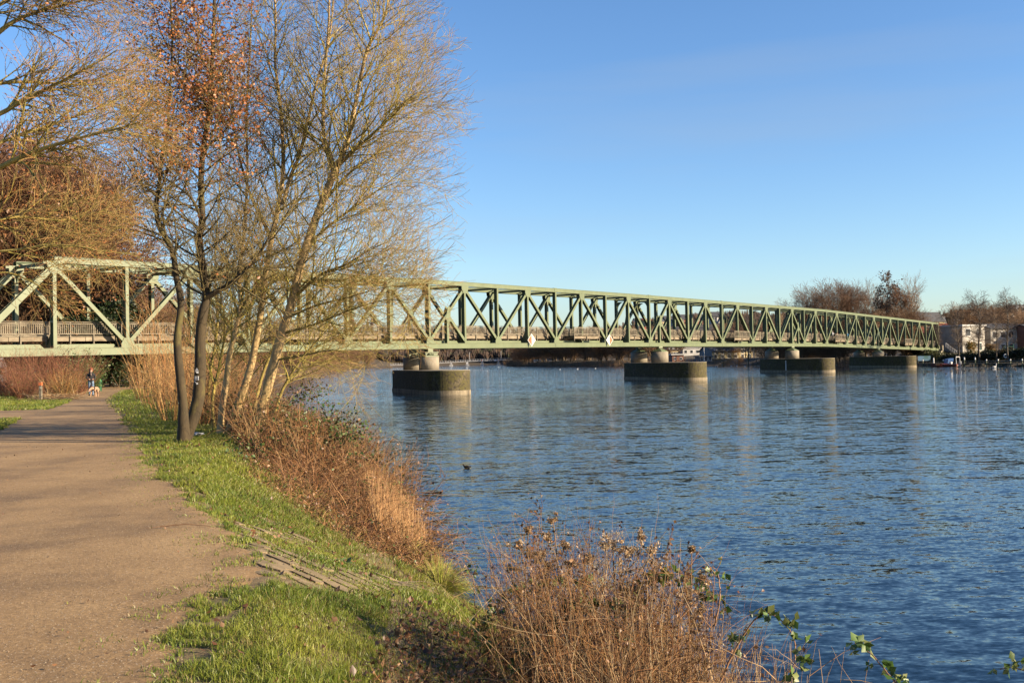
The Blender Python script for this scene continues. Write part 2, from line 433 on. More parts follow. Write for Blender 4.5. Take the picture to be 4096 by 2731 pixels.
def ground_mat():
    m, nt, b = new_mat('bank_soil_and_turf')
    v = tex_coord(nt, (1, 1, 1), 'World')
    f = noise(nt, v, 0.8, 8, 0.7); f2 = noise(nt, v, 14, 5, 0.7)
    c = ramp(nt, f, [(0.36, (0.085, 0.055, 0.028)), (0.52, (0.10, 0.07, 0.03)), (0.70, (0.07, 0.085, 0.02))])
    c = mix(nt, ramp(nt, f2, [(0.42, (0, 0, 0)), (0.62, (0.8, 0.8, 0.8))]), c, (0.13, 0.095, 0.045))
    far = noise(nt, v, 0.03, 6, 0.7)
    farc = ramp(nt, far, [(0.4, (0.035, 0.025, 0.014)), (0.6, (0.06, 0.044, 0.024))])
    g = nt.nodes.new('ShaderNodeNewGeometry'); sx = nt.nodes.new('ShaderNodeSeparateXYZ'); nt.links.new(g.outputs['Position'], sx.inputs[0])
    mr = nt.nodes.new('ShaderNodeMapRange'); mr.inputs[1].default_value = 75; mr.inputs[2].default_value = 140; nt.links.new(sx.outputs['Y'], mr.inputs[0])
    nt.links.new(mix(nt, mr.outputs[0], c, farc), b.inputs['Base Color']); b.inputs['Roughness'].default_value = 0.95
    bump(nt, b, f2, 0.8, 0.04)
    return m
me = np_mesh('ground', np.stack([GX.ravel(), GY.ravel(), GZ.ravel()], 1), [np.stack([idx, idx + 1, idx + nx_ + 1, idx + nx_], 1)], smooth=True)
tag(link_obj('ground', me, ground_mat()), kind='structure')

def water_mat():
    m, nt, b = new_mat('river_water')
    b.inputs['Base Color'].default_value = (0.004, 0.013, 0.026, 1); b.inputs['Roughness'].default_value = 0.03
    b.inputs['IOR'].default_value = 1.333; b.inputs['Specular IOR Level'].default_value = 0.5
    def slopes(scale, sx, rot, amp, det=3):
        n = nt.nodes.new('ShaderNodeTexNoise'); n.inputs['Scale'].default_value = scale; n.inputs['Detail'].default_value = det; n.inputs['Roughness'].default_value = 0.5
        nt.links.new(tex_coord(nt, (sx, 1.0, 1), 'World', (0, 0, rot)), n.inputs['Vector'])
        v = nt.nodes.new('ShaderNodeVectorMath'); v.operation = 'SUBTRACT'; v.inputs[1].default_value = (.5, .5, .5); nt.links.new(n.outputs['Color'], v.inputs[0])
        w = nt.nodes.new('ShaderNodeVectorMath'); w.operation = 'MULTIPLY'; w.inputs[1].default_value = (amp * .55, amp, 0); nt.links.new(v.outputs[0], w.inputs[0]); return w.outputs[0]
    def add(a, c, op='ADD'):
        v = nt.nodes.new('ShaderNodeVectorMath'); v.operation = op; nt.links.new(a, v.inputs[0])
        if hasattr(c, 'links'): nt.links.new(c, v.inputs[1])
        else: v.inputs[1].default_value = c
        return v.outputs[0]
    tot = add(add(slopes(0.55, .30, .06, .10, 2), slopes(2.1, .36, .16, .28, 2)), add(slopes(6.0, .42, -.12, .44, 3), slopes(17, .6, .2, .40, 2)))
    big = noise(nt, tex_coord(nt, (0.35, 1, 1), 'World', (0, 0, 0.2)), 0.045, 3, 0.6)
    amp = nt.nodes.new('ShaderNodeMapRange'); amp.inputs[1].default_value = 0.36; amp.inputs[2].default_value = 0.64
    amp.inputs[3].default_value = 0.7; amp.inputs[4].default_value = 1.15; nt.links.new(big, amp.inputs[0])
    sc = nt.nodes.new('ShaderNodeVectorMath'); sc.operation = 'SCALE'; nt.links.new(tot, sc.inputs[0]); nt.links.new(amp.outputs[0], sc.inputs['Scale'])
    nrm = add(add(sc.outputs[0], (0, 0, 1)), (0, 0, 0)); nn = nt.nodes.new('ShaderNodeVectorMath'); nn.operation = 'NORMALIZE'; nt.links.new(nrm, nn.inputs[0])
    nt.links.new(nn.outputs[0], b.inputs['Normal'])
    return m
wm = bpy.data.meshes.new('river_water')
wm.from_pydata([(-400, -200, 0), (600, -200, 0), (600, 2000, 0), (-400, 2000, 0)], [], [(0, 1, 2, 3)])
tag(link_obj('river_water', wm, water_mat()), kind='structure')

# ---- path: outline read on the ground, smooth level sheet a little above it
def path_mat():
    m, nt, b = new_mat('gravel_path')
    v = tex_coord(nt, (1, 1, 1), 'World')
    f = noise(nt, v, 0.55, 6, 0.65)
    c = ramp(nt, f, [(0.34, (0.14, 0.085, 0.036)), (0.5, (0.25, 0.158, 0.068)), (0.7, (0.33, 0.22, 0.10))])
    gr = noise(nt, v, 26, 6, 0.8)
    c = mix(nt, ramp(nt, gr, [(0.40, (0.2, 0.2, 0.2)), (0.62, (1.0, 1.0, 1.0))]), mix(nt, 1.0, c, (0.5, 0.46, 0.40), 'MULTIPLY'), c)
    vo = nt.nodes.new('ShaderNodeTexVoronoi'); vo.inputs['Scale'].default_value = 34; nt.links.new(v, vo.inputs['Vector'])
    c = mix(nt, ramp(nt, vo.outputs['Distance'], [(0.10, (0.75, 0.75, 0.75)), (0.22, (0, 0, 0))]), c, (0.42, 0.36, 0.28))
    nt.links.new(c, b.inputs['Base Color']); b.inputs['Roughness'].default_value = 0.92
    bump(nt, b, gr, 0.7, 0.015)
    return m
M['path'] = path_mat()
RIGHT = [(-1.2, -6), (-1.45, 2), (-1.9, 5.6), (-2.15, 7.2), (-2.1, 9.0), (-2.7, 10.6), (-3.5, 12.3), (-5.0, 15.5), (-6.6, 19), (-9.2, 26), (-12.0, 32.4), (-14.9, 39.7), (-17.8, 46.4), (-20.9, 54), (-25.0, 66), (-28.5, 76), (-31.2, 88), (-34.5, 100), (-42, 125)]
LEFTE = [(-5.5, -6), (-5.8, 2), (-6.2, 6), (-7.3, 10), (-9.7, 17), (-12.4, 24), (-15.1, 31), (-17.4, 37), (-19.6, 44), (-22.2, 52), (-25.2, 60), (-28.6, 69), (-32, 78), (-36.5, 90), (-41.5, 104), (-52, 125)]
def edge_at(E, y):
    ys = [p[1] for p in E]; xs = [p[0] for p in E]; return np.interp(y, ys, xs)
def path_x(y, side):
    y = np.asarray(y, float)
    wob = 0.06 * np.sin(2.1 * y + side * 2) + 0.05 * np.sin(5.3 * y + side) + 0.04 * np.sin(13 * y) + 0.03 * np.sin(29 * y + 1)
    return edge_at(RIGHT if side else LEFTE, y) + wob
ys = np.concatenate([np.arange(-6, 30, 0.12), np.arange(30, 124, 0.4)]); nw = 28
V = []
for y in ys:
    a, b = path_x(y, 0), path_x(y, 1)
    for k in range(nw + 1): V.append((a + (b - a) * k / nw, y, 0))
V = np.array(V); V[:, 2] = ground_z(V[:, 0], V[:, 1]) + 0.012
edge = np.tile(np.concatenate([[1], np.zeros(nw - 1), [1]]), len(ys)); V[:, 2] -= edge * 0.03
n0 = nw + 1; ii = (np.arange(len(ys) - 1)[:, None] * n0 + np.arange(nw)[None, :]).ravel()
faces = [np.stack([ii, ii + 1, ii + n0 + 1, ii + n0], 1)]
# side path joining from the left
sV = []; xs = np.arange(-60, -15.5, 0.5); k0 = len(V)
for x in xs:
    yc = 40.5 + (-x - 18) * 0.05; hw = 2.0 + max(0, (x + 26)) * 0.22
    for k in range(9): sV.append((x, yc + (k / 4 - 1) * hw + 0.1 * math.sin(x * 2 + k // 8), 0))
sV = np.array(sV); sV[:, 2] = ground_z(sV[:, 0], sV[:, 1]) + 0.007
jj = k0 + (np.arange(len(xs) - 1)[:, None] * 9 + np.arange(8)[None, :]).ravel()
faces.append(np.stack([jj, jj + 9, jj + 10, jj + 1], 1))
me = np_mesh('gravel_path', np.concatenate([V, sV]), faces, smooth=True)
tag(link_obj('gravel_path', me, M['path']), kind='structure')
# ------------------------------------------------------------------ the truss bridge
bridge = thing('truss_bridge', BP(-4, 0, 4.4), 'long sage green steel truss footbridge on concrete river piers', 'bridge')
def hsec(mb, a, b, w=0.34, d=0.42):
    """H shaped member in the plane of a truss: near and far flange plates and a web"""
    a, b = Vector(a), Vector(b); ax = (b - a).normalized(); sd = ax.cross(Vt).normalized()
    for off in (-d / 2, d / 2):
        mb.frame(a - sd * w / 2 + Vt * (off - 0.02), b - a, sd * w, Vt * 0.04)
    mb.frame(a - sd * 0.03 - Vt * (d / 2 - 0.02), b - a, sd * 0.06, Vt * (d - 0.04))
    n = max(2, int((b - a).length / 1.6))
    for k in range(1, n):
        q = a + (b - a) * k / n
        mb.frame(q - sd * w / 2 - Vt * (d / 2 - 0.02) - ax * 0.08, ax * 0.16, sd * w * 0.98, Vt * (d - 0.04))
def chord(z0, h, t, name, gus):
    mb = MB(); hs = [i / 2 for i in range(-8, 35)]
    for i in hs[:-1]:
        if z0 > 1 and i < -3.5: continue
        a, b = BP(i, t, dz_b(i) + z0), BP(i + .5, t, dz_b(i + .5) + z0)
        for off in (-0.25, 0.21): mb.frame(a + Vt * off, b - a, Vt * 0.04, Vector((0, 0, h)))
        mb.frame(a + Vt * -0.29 + Vector((0, 0, h)), b - a, Vt * 0.58, Vector((0, 0, 0.035)))
        mb.frame(a + Vt * -0.27 - Vector((0, 0, 0.03)), b - a, Vt * 0.54, Vector((0, 0, 0.03)))
        if int(i * 2) % 4 == 0:
            mb.frame(a + Vt * -0.275 - U * 0.35 + Vector((0, 0, 0.03)), U * 0.7, Vt * 0.025, Vector((0, 0, h - 0.06)))
            mb.frame(a + Vt * -0.22 - U * 0.30 + Vector((0, 0, h + 0.037)), U * 0.6, Vt * 0.44, Vector((0, 0, 0.05)))
    for i in gus:
        z = dz_b(i) + z0; cc = BP(i, t, z)
        for off in (-0.262, 0.236):
            o = cc + Vt * off; th = Vt * 0.026
            if z0 > 1:
                pts = [(-0.62, 0.1), (0.62, 0.1), (0.60, -0.35), (0.30, -0.85), (-0.30, -0.85), (-0.60, -0.35)]
            else:
                pts = [(-0.62, h - .1), (0.62, h - .1), (0.60, h + .35), (0.34, h + .80), (-0.34, h + .80), (-0.60, h + .35)]
            mb.plate([o + U * x + Vector((0, 0, y)) for x, y in pts], th)
    mb.build(name, M['paint'], bridge)
for t in (0, TW):
    chord(0, 0.52, t, 'bottom_chord', range(-4, 18))
    chord(TH - 0.47, 0.43, t, 'top_chord', [i + .5 for i in range(-4, 17)])
ZB, ZT = 0.52, TH - 0.47
half = {0: (0.25, 0.5), 4: (4.25, 4.5), 8: (8.75, 8.5), 12: (12.75, 12.5)}
for t in (0, TW):
    for j in range(-7, 35):                                   # uprights at nodes and between
        i = j / 2
        if i == -3.5 or i > -3.5:
            mb = MB(); w = 0.42 if i in (4.5, 5, 8, 8.5, 17) else 0.29
            hsec(mb, BP(i, t, dz_b(i) + ZB + (0.05 if j % 2 else 0.4)), BP(i, t, dz_b(i) + ZT - (0.02 if j % 2 == 0 else 0.5)), w)
            mb.build('upright', M['paint'], bridge)
    for i in range(-4, 17):
        for a, b in (((i, ZB + .3), (i + .5, ZT - .25)), ((i + .5, ZT - .25), (i + 1, ZB + .3))):
            mb = MB(); p = BP(a[0], t, dz_b(a[0]) + a[1]); q = BP(b[0], t, dz_b(b[0]) + b[1]); d = (q - p).normalized()
            hsec(mb, p + d * 0.45, q - d * 0.45, 0.46 if i == -4 and a[0] == -4 else 0.32, 0.36)
            mb.build('diagonal', M['paint'], bridge)
    for i, (m_, e_) in half.items():                          # forked struts over the bearings
        mb = MB(); zc = dz_b(m_) + (ZB + ZT) / 2
        hsec(mb, BP(m_, t, zc - 0.3), BP(m_, t, dz_b(m_) + ZB), 0.32, 0.38)
        p = BP(m_, t, zc); q = BP(e_, t, dz_b(e_) + ZB + 0.25); hsec(mb, p + (q - p) * 0.08, q, 0.32, 0.36)
        for off in (-0.235, 0.205):
            o = BP(m_, t, zc) + Vt * off; sg = 1 if e_ > m_ else -1
            mb.plate([o + U * (x * sg) + Vector((0, 0, y)) for x, y in [(-.42, -.55), (.08, .95), (.50, .75), (.46, -.2), (.62, -.75), (.05, -.95)]][::sg], Vt * 0.03)
        mb.build('forked_strut', M['paint'], bridge)
for j in range(-7, 35):                                        # sway struts and portals across the top
    i = j / 2; mb = MB(); z = dz_b(i) + ZT
    mb.frame(BP(i, 0.25, z + 0.02) - U * 0.1, U * 0.2, Vt * (TW - 0.5), Vector((0, 0, 0.05)))
    mb.frame(BP(i, 0.25, z - 0.12) - U * 0.02, U * 0.04, Vt * (TW - 0.5), Vector((0, 0, 0.14)))
    mb.frame(BP(i, 0.25, z - 0.16) - U * 0.08, U * 0.16, Vt * (TW - 0.5), Vector((0, 0, 0.05)))
    if i in (-3.5, 0, 4, 4.5, 8, 8.5, 12, 17):
        for t0, sg in ((0.25, 1), (TW - 0.25, -1)):
            mb.plate([BP(i, t0, z - .3), BP(i, t0 + sg * 1.0, z - .3), BP(i, t0 + sg * .55, z - .5), BP(i, t0 + sg * .2, z - .85), BP(i, t0, z - 1.3)], U * 0.05)
    mb.build('sway_strut', M['paint'], bridge)
for i in range(-4, 17):                                        # upper lateral bracing
    for a in (i, i + .5):
        if a < -3.5: continue
        mb = MB(); z = dz_b(a + .25) + ZT + 0.2
        mb.bar(BP(a, .2, z), BP(a + .5, TW - .2, z), 0.13, 0.08, (0, 0, 1)); mb.bar(BP(a, TW - .2, z + .1), BP(a + .5, .2, z + .1), 0.13, 0.08, (0, 0, 1))
        mb.build('lateral_brace', M['paint'], bridge)
for j in range(-8, 35):                                        # floor beams with bracket plates
    i = j / 2; mb = MB(); z = dz_b(i)
    mb.frame(BP(i, 0.25, z + .1) - U * 0.02, U * 0.04, Vt * (TW - .5), Vector((0, 0, .85)))
    mb.frame(BP(i, 0.25, z + .95) - U * 0.13, U * 0.26, Vt * (TW - .5), Vector((0, 0, .04)))
    mb.frame(BP(i, 0.25, z + .06) - U * 0.13, U * 0.26, Vt * (TW - .5), Vector((0, 0, .04)))
    for t0, sg in ((0.22, 1), (TW - .22, -1)):
        mb.plate([BP(i, t0, z + .95), BP(i, t0 + sg * .75, z + .95), BP(i, t0, z + 2.1)], U * 0.04)
    mb.build('floor_beam', M['steel_dark'] if j % 2 else M['paint'], bridge)
for t in (0.95, TW - .95):                                     # stringers
    mb = MB()
    for j in range(-8, 34):
        i = j / 2; a = BP(i, t, dz_b(i) + .42) + U * 0.5; b = BP(i + .5, t, dz_b(i + .5) + .42) - U * 0.5
        mb.frame(a, b - a, Vt * 0.05, Vector((0, 0, .45)))
        mb.plate([a - Vt * .5 + Vector((0, 0, .1)), b - Vt * .5 + Vector((0, 0, .1)), b - Vt * .5 - U * .35 + Vector((0, 0, .42)), a - Vt * .5 + U * .35 + Vector((0, 0, .42))], Vt * .04) if t < 2 else None
    mb.build('stringer', M['paint'], bridge)
DK = 1.50
mb = MB()
for j in range(-8, 34):
    i = j / 2; a = BP(i, .75, dz_b(i) + DK - .06); b = BP(i + .5, .75, dz_b(i + .5) + DK - .06)
    mb.frame(a, b - a, Vt * (TW - 1.5), Vector((0, 0, .06)))
mb.build('deck', M['wood'], bridge)
for t in (.78, TW - .92):
    mb = MB()
    for k in range(21 * 4):
        i = -4 + k / 4; a = BP(i, t, dz_b(i) + DK - .40) + U * .02; b = BP(i + .25, t, dz_b(i + .25) + DK - .40) - U * .02
        mb.frame(a, b - a, Vt * .12, Vector((0, 0, .32)))
    mb.build('edge_beam', M['oldwood'], bridge)
    mb = MB()
    for j in range(-8, 34):
        i = j / 2
        for q in range(8):
            mb.frame(BP(i + q / 16, t + (.14 if t < 2 else -.3), dz_b(i) + DK - .33), U * .16, Vt * .16, Vector((0, 0, .24)))
    mb.build('deck_joists', M['oldwood'], bridge)
def railing_run(mb, i0, i1, toff, step=2.05, low=0.62):
    L = (i1 - i0) * PANEL; n = max(1, round(L / step))
    for k in range(n + 1):
        i = i0 + (i1 - i0) * k / n; mb.frame(BP(i, toff, dz_b(i) + DK - low) - U * .05, U * .10, Vt * .09, Vector((0, 0, low + 1.08)))
        if k == n: break
        i2 = i0 + (i1 - i0) * (k + 1) / n
        a = BP(i, toff - .015, 0); b = BP(i2, toff - .015, 0); a.z = dz_b(i) + DK; b.z = dz_b(i2) + DK
        mb.frame(a + Vector((0, 0, 1.08)), b - a, Vt * .12, Vector((0, 0, .05)))
        mb.frame(a + Vector((0, 0, .12)), b - a, Vt * .05, Vector((0, 0, .09)))
        mb.frame(a + Vector((0, 0, .93)), b - a, Vt * .05, Vector((0, 0, .08)))
        m = 12
        for q in range(1, m):
            p = a + (b - a) * q / m; mb.frame(p - U * .028 + Vt * .052 + Vector((0, 0, .14)), U * .056, Vt * .025, Vector((0, 0, .86)))
BALC = [-1.5, 2.5, 6.5, 10.5, 14.5]
for t in (.66, TW - .66):
    mb = MB(); cur = -4.0
    for bc in (BALC if t < 2 else []):
        railing_run(mb, cur, bc - .25, t); cur = bc + .25
    railing_run(mb, cur, 17, t)
    mb.build('railing', M['wood'], bridge)
for bc in BALC:
    mb = MB(); i0, i1 = bc - .25, bc + .25; zz = dz_b(bc) + DK; e = -0.95
    mb.frame(BP(i0, e, zz - .06), U * PANEL * .5, Vt * 1.7, Vector((0, 0, .06)))
    mb.frame(BP(i0, e + .12, zz - .42) + U * .1, U * (PANEL * .25 - .15), Vt * .1, Vector((0, 0, .28)))
    mb.frame(BP(bc, e + .12, zz - .42) + U * .05, U * (PANEL * .25 - .15), Vt * .1, Vector((0, 0, .28)))
    for k in range(5): mb.frame(BP(i0 + .02 + k * .115, e + .2, zz - .3), U * .12, Vt * 1.5, Vector((0, 0, .2)))
    for k in range(3): mb.frame(BP(bc - .06 + k * .05, e + .5, zz - .62), U * .3, Vt * .9, Vector((0, 0, .22)))
    bal = mb.build('viewing_balcony', M['oldwood'], bridge)
    mb = MB(); railing_run(mb, i0, i1, e, 3.1, .7)
    for ii in (i0, i1):
        for q in range(1, 10): mb.frame(BP(ii, e + .17 * q, zz + .14), U * .03, Vt * .05, Vector((0, 0, .86)))
        for zq in (.12, .93, 1.08): mb.frame(BP(ii, e + .09, zz + zq), U * .05, Vt * 1.5, Vector((0, 0, .07)))
    r = mb.build('balcony_railing', M['wood'], None, origin=bridge.location); r.location = (0, 0, 0); r.parent = bal
# scribbled graffiti word on the lower chord
def lettering(name, text, size, mat, parent, loc, rot):
    fc = bpy.data.curves.new(name, 'FONT'); fc.body = text; fc.size = size; fc.extrude = 0.003
    t_ = bpy.data.objects.new(name, fc); C.objects.link(t_); bpy.context.view_layer.update()
    me = bpy.data.meshes.new_from_object(t_.evaluated_get(bpy.context.evaluated_depsgraph_get())); bpy.data.objects.remove(t_)
    o = link_obj(name, me, None, parent); me.materials.clear(); me.materials.append(mat); o.location = loc; o.rotation_euler = rot
    return o
lettering('graffiti', 'KRIPPINE', 0.34, M['kerb'], bridge, BP(-.16, -.262, dz_b(0) + .12) - bridge.location, (math.pi / 2, 0, math.atan2(U.y, U.x)))

AX = Vector((-0.354, 0.935, 0)).normalized(); AN = Vector((-AX.y, AX.x, 0))     # pier axis to the far side, left normal
# navigation boards: white and orange diamonds bolted on the chord
def diamond(i, h, left_orange, label):
    c = BP(i, -0.66, dz_b(i) + .90); k = h / 2; w = 0.54
    nrm = -Vt; root = thing('navigation_board', (c.x, c.y, c.z - k), label, 'sign', 'diamond navigation boards on the green bridge')
    def pl(pts, t0, t1, mat, nm):
        mb = MB(); mb.plate([c - AN * x + Vector((0, 0, z)) - AX * t1 for x, z in pts], AX * (t1 - t0)); mb.build(nm, mat, root)
    pl([(0, -k), (w, 0), (0, k), (-w, 0)], .0, .03, M['white'], 'board_face')
    s = -1 if left_orange else 1; q = .86
    pts = [(0, -k * q), (s * w * q, 0), (0, k * q)]
    pl(pts if s > 0 else pts[::-1], .033, .038, M['orange'], 'orange_half')
    mb = MB(); mb.bar(c + Vt * .02 - Vector((0, 0, k * .7)), c + Vt * .02 + Vector((0, 0, k * .7)), .05, .05, Vt)
    mb.bar(c + Vt * .02 - Vector((0, 0, .3)), c + Vt * .36 - Vector((0, 0, .3)), .06, .06, U); mb.build('bracket', M['steel_dark'], root)
diamond(1.5, 1.6, True, 'white diamond sign with orange left half on the bridge chord')
diamond(3.0, 1.6, False, 'white diamond sign with orange right half on the bridge chord')

# ------------------------------------------------------------------ piers
names = ['nearest', 'second nearest', 'third nearest', 'farthest']
for n_, (i, q, ztop) in enumerate([(0.0, 7.0, 2.45), (4.25, 9.0, 2.55), (8.5, 9.0, 2.55), (12.75, 9.0, 2.5)]):
    c = BP(i, 0, 0); c.z = 0
    root = thing('bridge_pier', (c.x, c.y, 0), f'{names[n_]} river pier: dark mossy plinth with round nose under the green bridge', 'pier', 'concrete piers of the green bridge')
    hw = 2.3; nose = c - AX * q; tail = c + AX * 7.4
    def outline(k):
        pts = [tail + AN * (hw + k) + AX * k, nose + AN * (hw + k)]
        for a in range(1, 24):
            th = math.pi * a / 24; pts.append(nose + AN * math.cos(th) * (hw + k) - AX * math.sin(th) * (hw + k))
        return pts + [nose - AN * (hw + k), tail - AN * (hw + k) + AX * k]
    mb = MB(); mb.prism(outline(0), .42, ztop); mb.build('plinth', M['plinth'], root)
    mb = MB(); mb.prism(outline(.05), -1.5, .42); mb.build('waterline_kerb', M['kerb'], root)
    mb = MB(); mb.prism(outline(.0)[::1], ztop, ztop + .05); mb.build('plinth_cap', M['concrete'], root)
    f = c + Vt * TW + U * 3.55
    for cc, tt in ((c, 0), (f, TW)):
        r = 1.12 if n_ == 0 else 1.3; zt = dz_b(i) - .95 if n_ == 0 else dz_b(i) - .82
        mb = MB(); mb.cyl((cc.x, cc.y, ztop + .02), (cc.x, cc.y, zt), r, r, 40); col = mb.build('column', M['concrete'], root, smooth=False)
        for p in col.data.polygons: p.use_smooth = len(p.vertices) == 4
        mb = MB(); zc = dz_b(i) - .03
        if n_ == 0:
            mb.box((cc.x, cc.y, zt + .08), (1.7, 1.5, .12), .6); mb.box((cc.x, cc.y, zt + .30), (1.5, 1.2, .22), .6); mb.box((cc.x, cc.y, zt + .50), (1.7, 1.4, .10), .6)
            for k in range(5): mb.cyl(cc + Vector((0, 0, zt + .3)) + U * (k - 2) * .3 - Vt * .72, cc + Vector((0, 0, zt + .3)) + U * (k - 2) * .3 + Vt * .72, .09, .09, 8)
            mb.box((cc.x, cc.y, (zt + .55 + zc) / 2), (.62, .8, zc - zt - .55), .6)
        else:
            b0 = [cc + U * a * .95 + Vt * b_ * .85 for a, b_ in ((-1, -1), (1, -1), (1, 1), (-1, 1))]; zq = zc - .22
            vs = [(p.x, p.y, zt) for p in b0] + [(p.x, p.y, zt + .1) for p in b0] + [(cc.x + (p.x - cc.x) * .16, cc.y + (p.y - cc.y) * .16, zq) for p in b0]
            fs = [(3, 2, 1, 0), (8, 9, 10, 11)] + [(k, (k + 1) % 4, 4 + (k + 1) % 4, 4 + k) for k in range(4)] + [(4 + k, 4 + (k + 1) % 4, 8 + (k + 1) % 4, 8 + k) for k in range(4)]
            mb.add(vs, fs); mb.box((cc.x, cc.y, (zq + zc) / 2), (.75, .6, zc - zq), .6)
        mb.build('bearing', M['paint'], root)
    if n_ == 2:
        g = c + AN * (hw + .03) - AX * 1.2; mb = MB(); mb.box((g.x, g.y, 1.3), (.10, .22, 1.9), math.atan2(AN.y, AN.x)); mb.build('water_gauge', M['white'], root)
# abutments
for i, nm in ((-4.12, 'left'), (17.06, 'far')):
    zz = dz_b(max(-4, min(17, i))); cc = BP(i, TW / 2, 0); root = thing('abutment', (cc.x, cc.y, gz(cc.x, cc.y) - 1), f'concrete abutment carrying the {"near left" if i < 0 else "far right"} end of the green bridge', 'abutment')
    mb = MB(); s = -1 if i < 0 else 1
    mb.frame(BP(i, -.8, -1) - U * (1.0), U * 2.0, Vt * (TW + 1.6), Vector((0, 0, zz + .9))); mb.frame(BP(i, -.8, zz) + U * (s * 1.0 - .4), U * .8, Vt * (TW + 1.6), Vector((0, 0, 1.45)))
    mb.build('abutment_wall', M['concrete'], root)
    mb = MB()
    for t in (0.02, TW - .6): mb.frame(BP(i, t, zz - .10) - U * .3, U * .6, Vt * .5, Vector((0, 0, .07)))
    mb.build('bearing', M['steel_dark'], root)
# ------------------------------------------------------------------ near bank: turf, stones, litter
def bank_points(n, y0, y1, seed, pad=0.0, power=1.0):
    g = np.random.default_rng(seed); y = y0 + (y1 - y0) * g.random(n) ** power
    xr = path_x(y, 1); sh = np.interp(y, [p[1] for p in SHORE[1:]], [p[0] for p in SHORE[1:]])
    x = xr - pad + (sh - xr + pad) * g.random(n)
    return x, y, g
STONEQ = np.array([tuple(atZ(px, py, z))[:2] for px, py, z in ((915, 2075, 1.68), (1040, 2035, 1.6), (1240, 2095, 1.3), (1440, 2250, 1.05), (1740, 2440, .8), (1560, 2500, 1.0), (1140, 2420, 1.6), (960, 2250, 1.7))])
def in_poly(x, y, P):
    ins = np.zeros(np.shape(x), bool)
    for i in range(len(P)):
        a, b = P[i], P[(i + 1) % len(P)]
        ins ^= ((a[1] > y) != (b[1] > y)) & (x < (b[0] - a[0]) * (y - a[1]) / (b[1] - a[1] + 1e-12) + a[0])
    return ins
def patch(x, y, f=1.0):
    return np.sin(2.3 * f * x + 1.7 * np.sin(1.3 * f * y)) * np.cos(1.9 * f * y + 1.1 * np.sin(1.7 * f * x)) + .5 * np.sin(5.1 * f * x + 4.3 * f * y) * np.cos(6.1 * f * y - 2 * f * x)
def blades(name, x, y, hgt, wid, cols, g, lean=0.95, zoff=0.0, zz=None, mat=None, droop=0.0):
    n = len(x); z = (ground_z(x, y) if zz is None else zz) + zoff
    h = hgt * g.uniform(0.4, 1.35, n) ; w = wid * g.uniform(0.7, 1.3, n); a = g.uniform(0, 2 * np.pi, n); l = g.normal(0, lean, n) * h; la = g.uniform(0, 2 * np.pi, n)
    dx, dy = np.cos(a) * w / 2, np.sin(a) * w / 2; lx, ly = np.cos(la) * l, np.sin(la) * l
    b0 = np.stack([x - dx, y - dy, z - 0.01], 1); b1 = np.stack([x + dx, y + dy, z - 0.01], 1)
    m0 = np.stack([x - dx * .8 + lx * .35, y - dy * .8 + ly * .35, z + h * .6], 1); m1 = np.stack([x + dx * .8 + lx * .35, y + dy * .8 + ly * .35, z + h * .6], 1)
    t = np.stack([x + lx, y + ly, z + h * (1 - np.minimum(.6, droop * np.abs(l) / h))], 1)
    V = np.stack([b0, b1, m1, m0, t], 1).reshape(-1, 3); i = np.arange(n) * 5
    me = np_mesh(name, V, [np.stack([i, i + 1, i + 2, i + 3], 1), np.stack([i + 3, i + 2, i + 4], 1)], np.repeat(cols, 5, 0))
    return link_obj(name, me, mat or M['leaf'])
def grass_cols(x, y, g, dry=0.0):
    n = len(x); k = np.clip(.5 + .35 * patch(x, y, .8) + g.normal(0, .25, n), 0, 1)[:, None]
    dry = dry + .30 * np.clip((x - path_x(y, 1) - 1.2) / 1.2, 0, 1) * (y > 12) + .25 * np.clip(-patch(x, y, 1.7) - .3, 0, 1)
    c = np.array([.085, .14, .016]) * (1 - k) + np.array([.23, .25, .035]) * k
    dr = g.random(n) < (0.10 + dry); c[dr] = np.array([.21, .16, .06]) * g.uniform(.7, 1.2, (dr.sum(), 1))
    return c
def keep_grass(x, y, g, stones=.10):
    k = np.ones(len(x), bool); st = in_poly(x, y, STONEQ)
    p = patch(x, y, 1.3); k &= ~(st & (g.random(len(x)) > np.where(p > .15, .9, .42)))
    bare = (p < -.75) & ~st; k &= ~(bare & (g.random(len(x)) > .35))
    lit = (x > -.9 - (y - 7) * .1) & (y < 10.2) & (y > 5); k &= ~(lit & (g.random(len(x)) > .22))
    bare2 = in_poly(x, y, np.array([(-2.3, 14.6), (-.9, 11.4), (-.6, 12.2), (-2.0, 16.0)])); k &= ~(bare2 & (g.random(len(x)) > .08))
    under = (y > 15.5) & (x > path_x(y, 1) + 2.6); k &= ~(under & (g.random(len(x)) > .25))
    return k
GR = []
for n, a, b, h, w, sd in ((190000, 3.6, 9, .045, .0045, 1), (130000, 9, 18, .06, .008, 2), (110000, 18, 34, .065, .012, 3), (50000, 34, 80, .09, .024, 4)):
    x, y, g = bank_points(n, a, b, 20 + sd, .12)
    if sd < 3: k = keep_grass(x, y, g)
    else: k = (g.random(len(x)) < .9)
    fr = (x - path_x(y, 1)); k &= ~((fr < .25) & (patch(x, y, 3.1) < .1))
    x, y = x[k], y[k]; hh = h * np.clip(1 + .45 * patch(x, y, .9), .4, 1.7) * np.where(in_poly(x, y, STONEQ), .5, 1.0)
    o = blades('grass', x, y, hh, w, grass_cols(x, y, g), g); tag(o, kind='stuff')
    o['label'] = 'short green turf on the river bank beside the path'
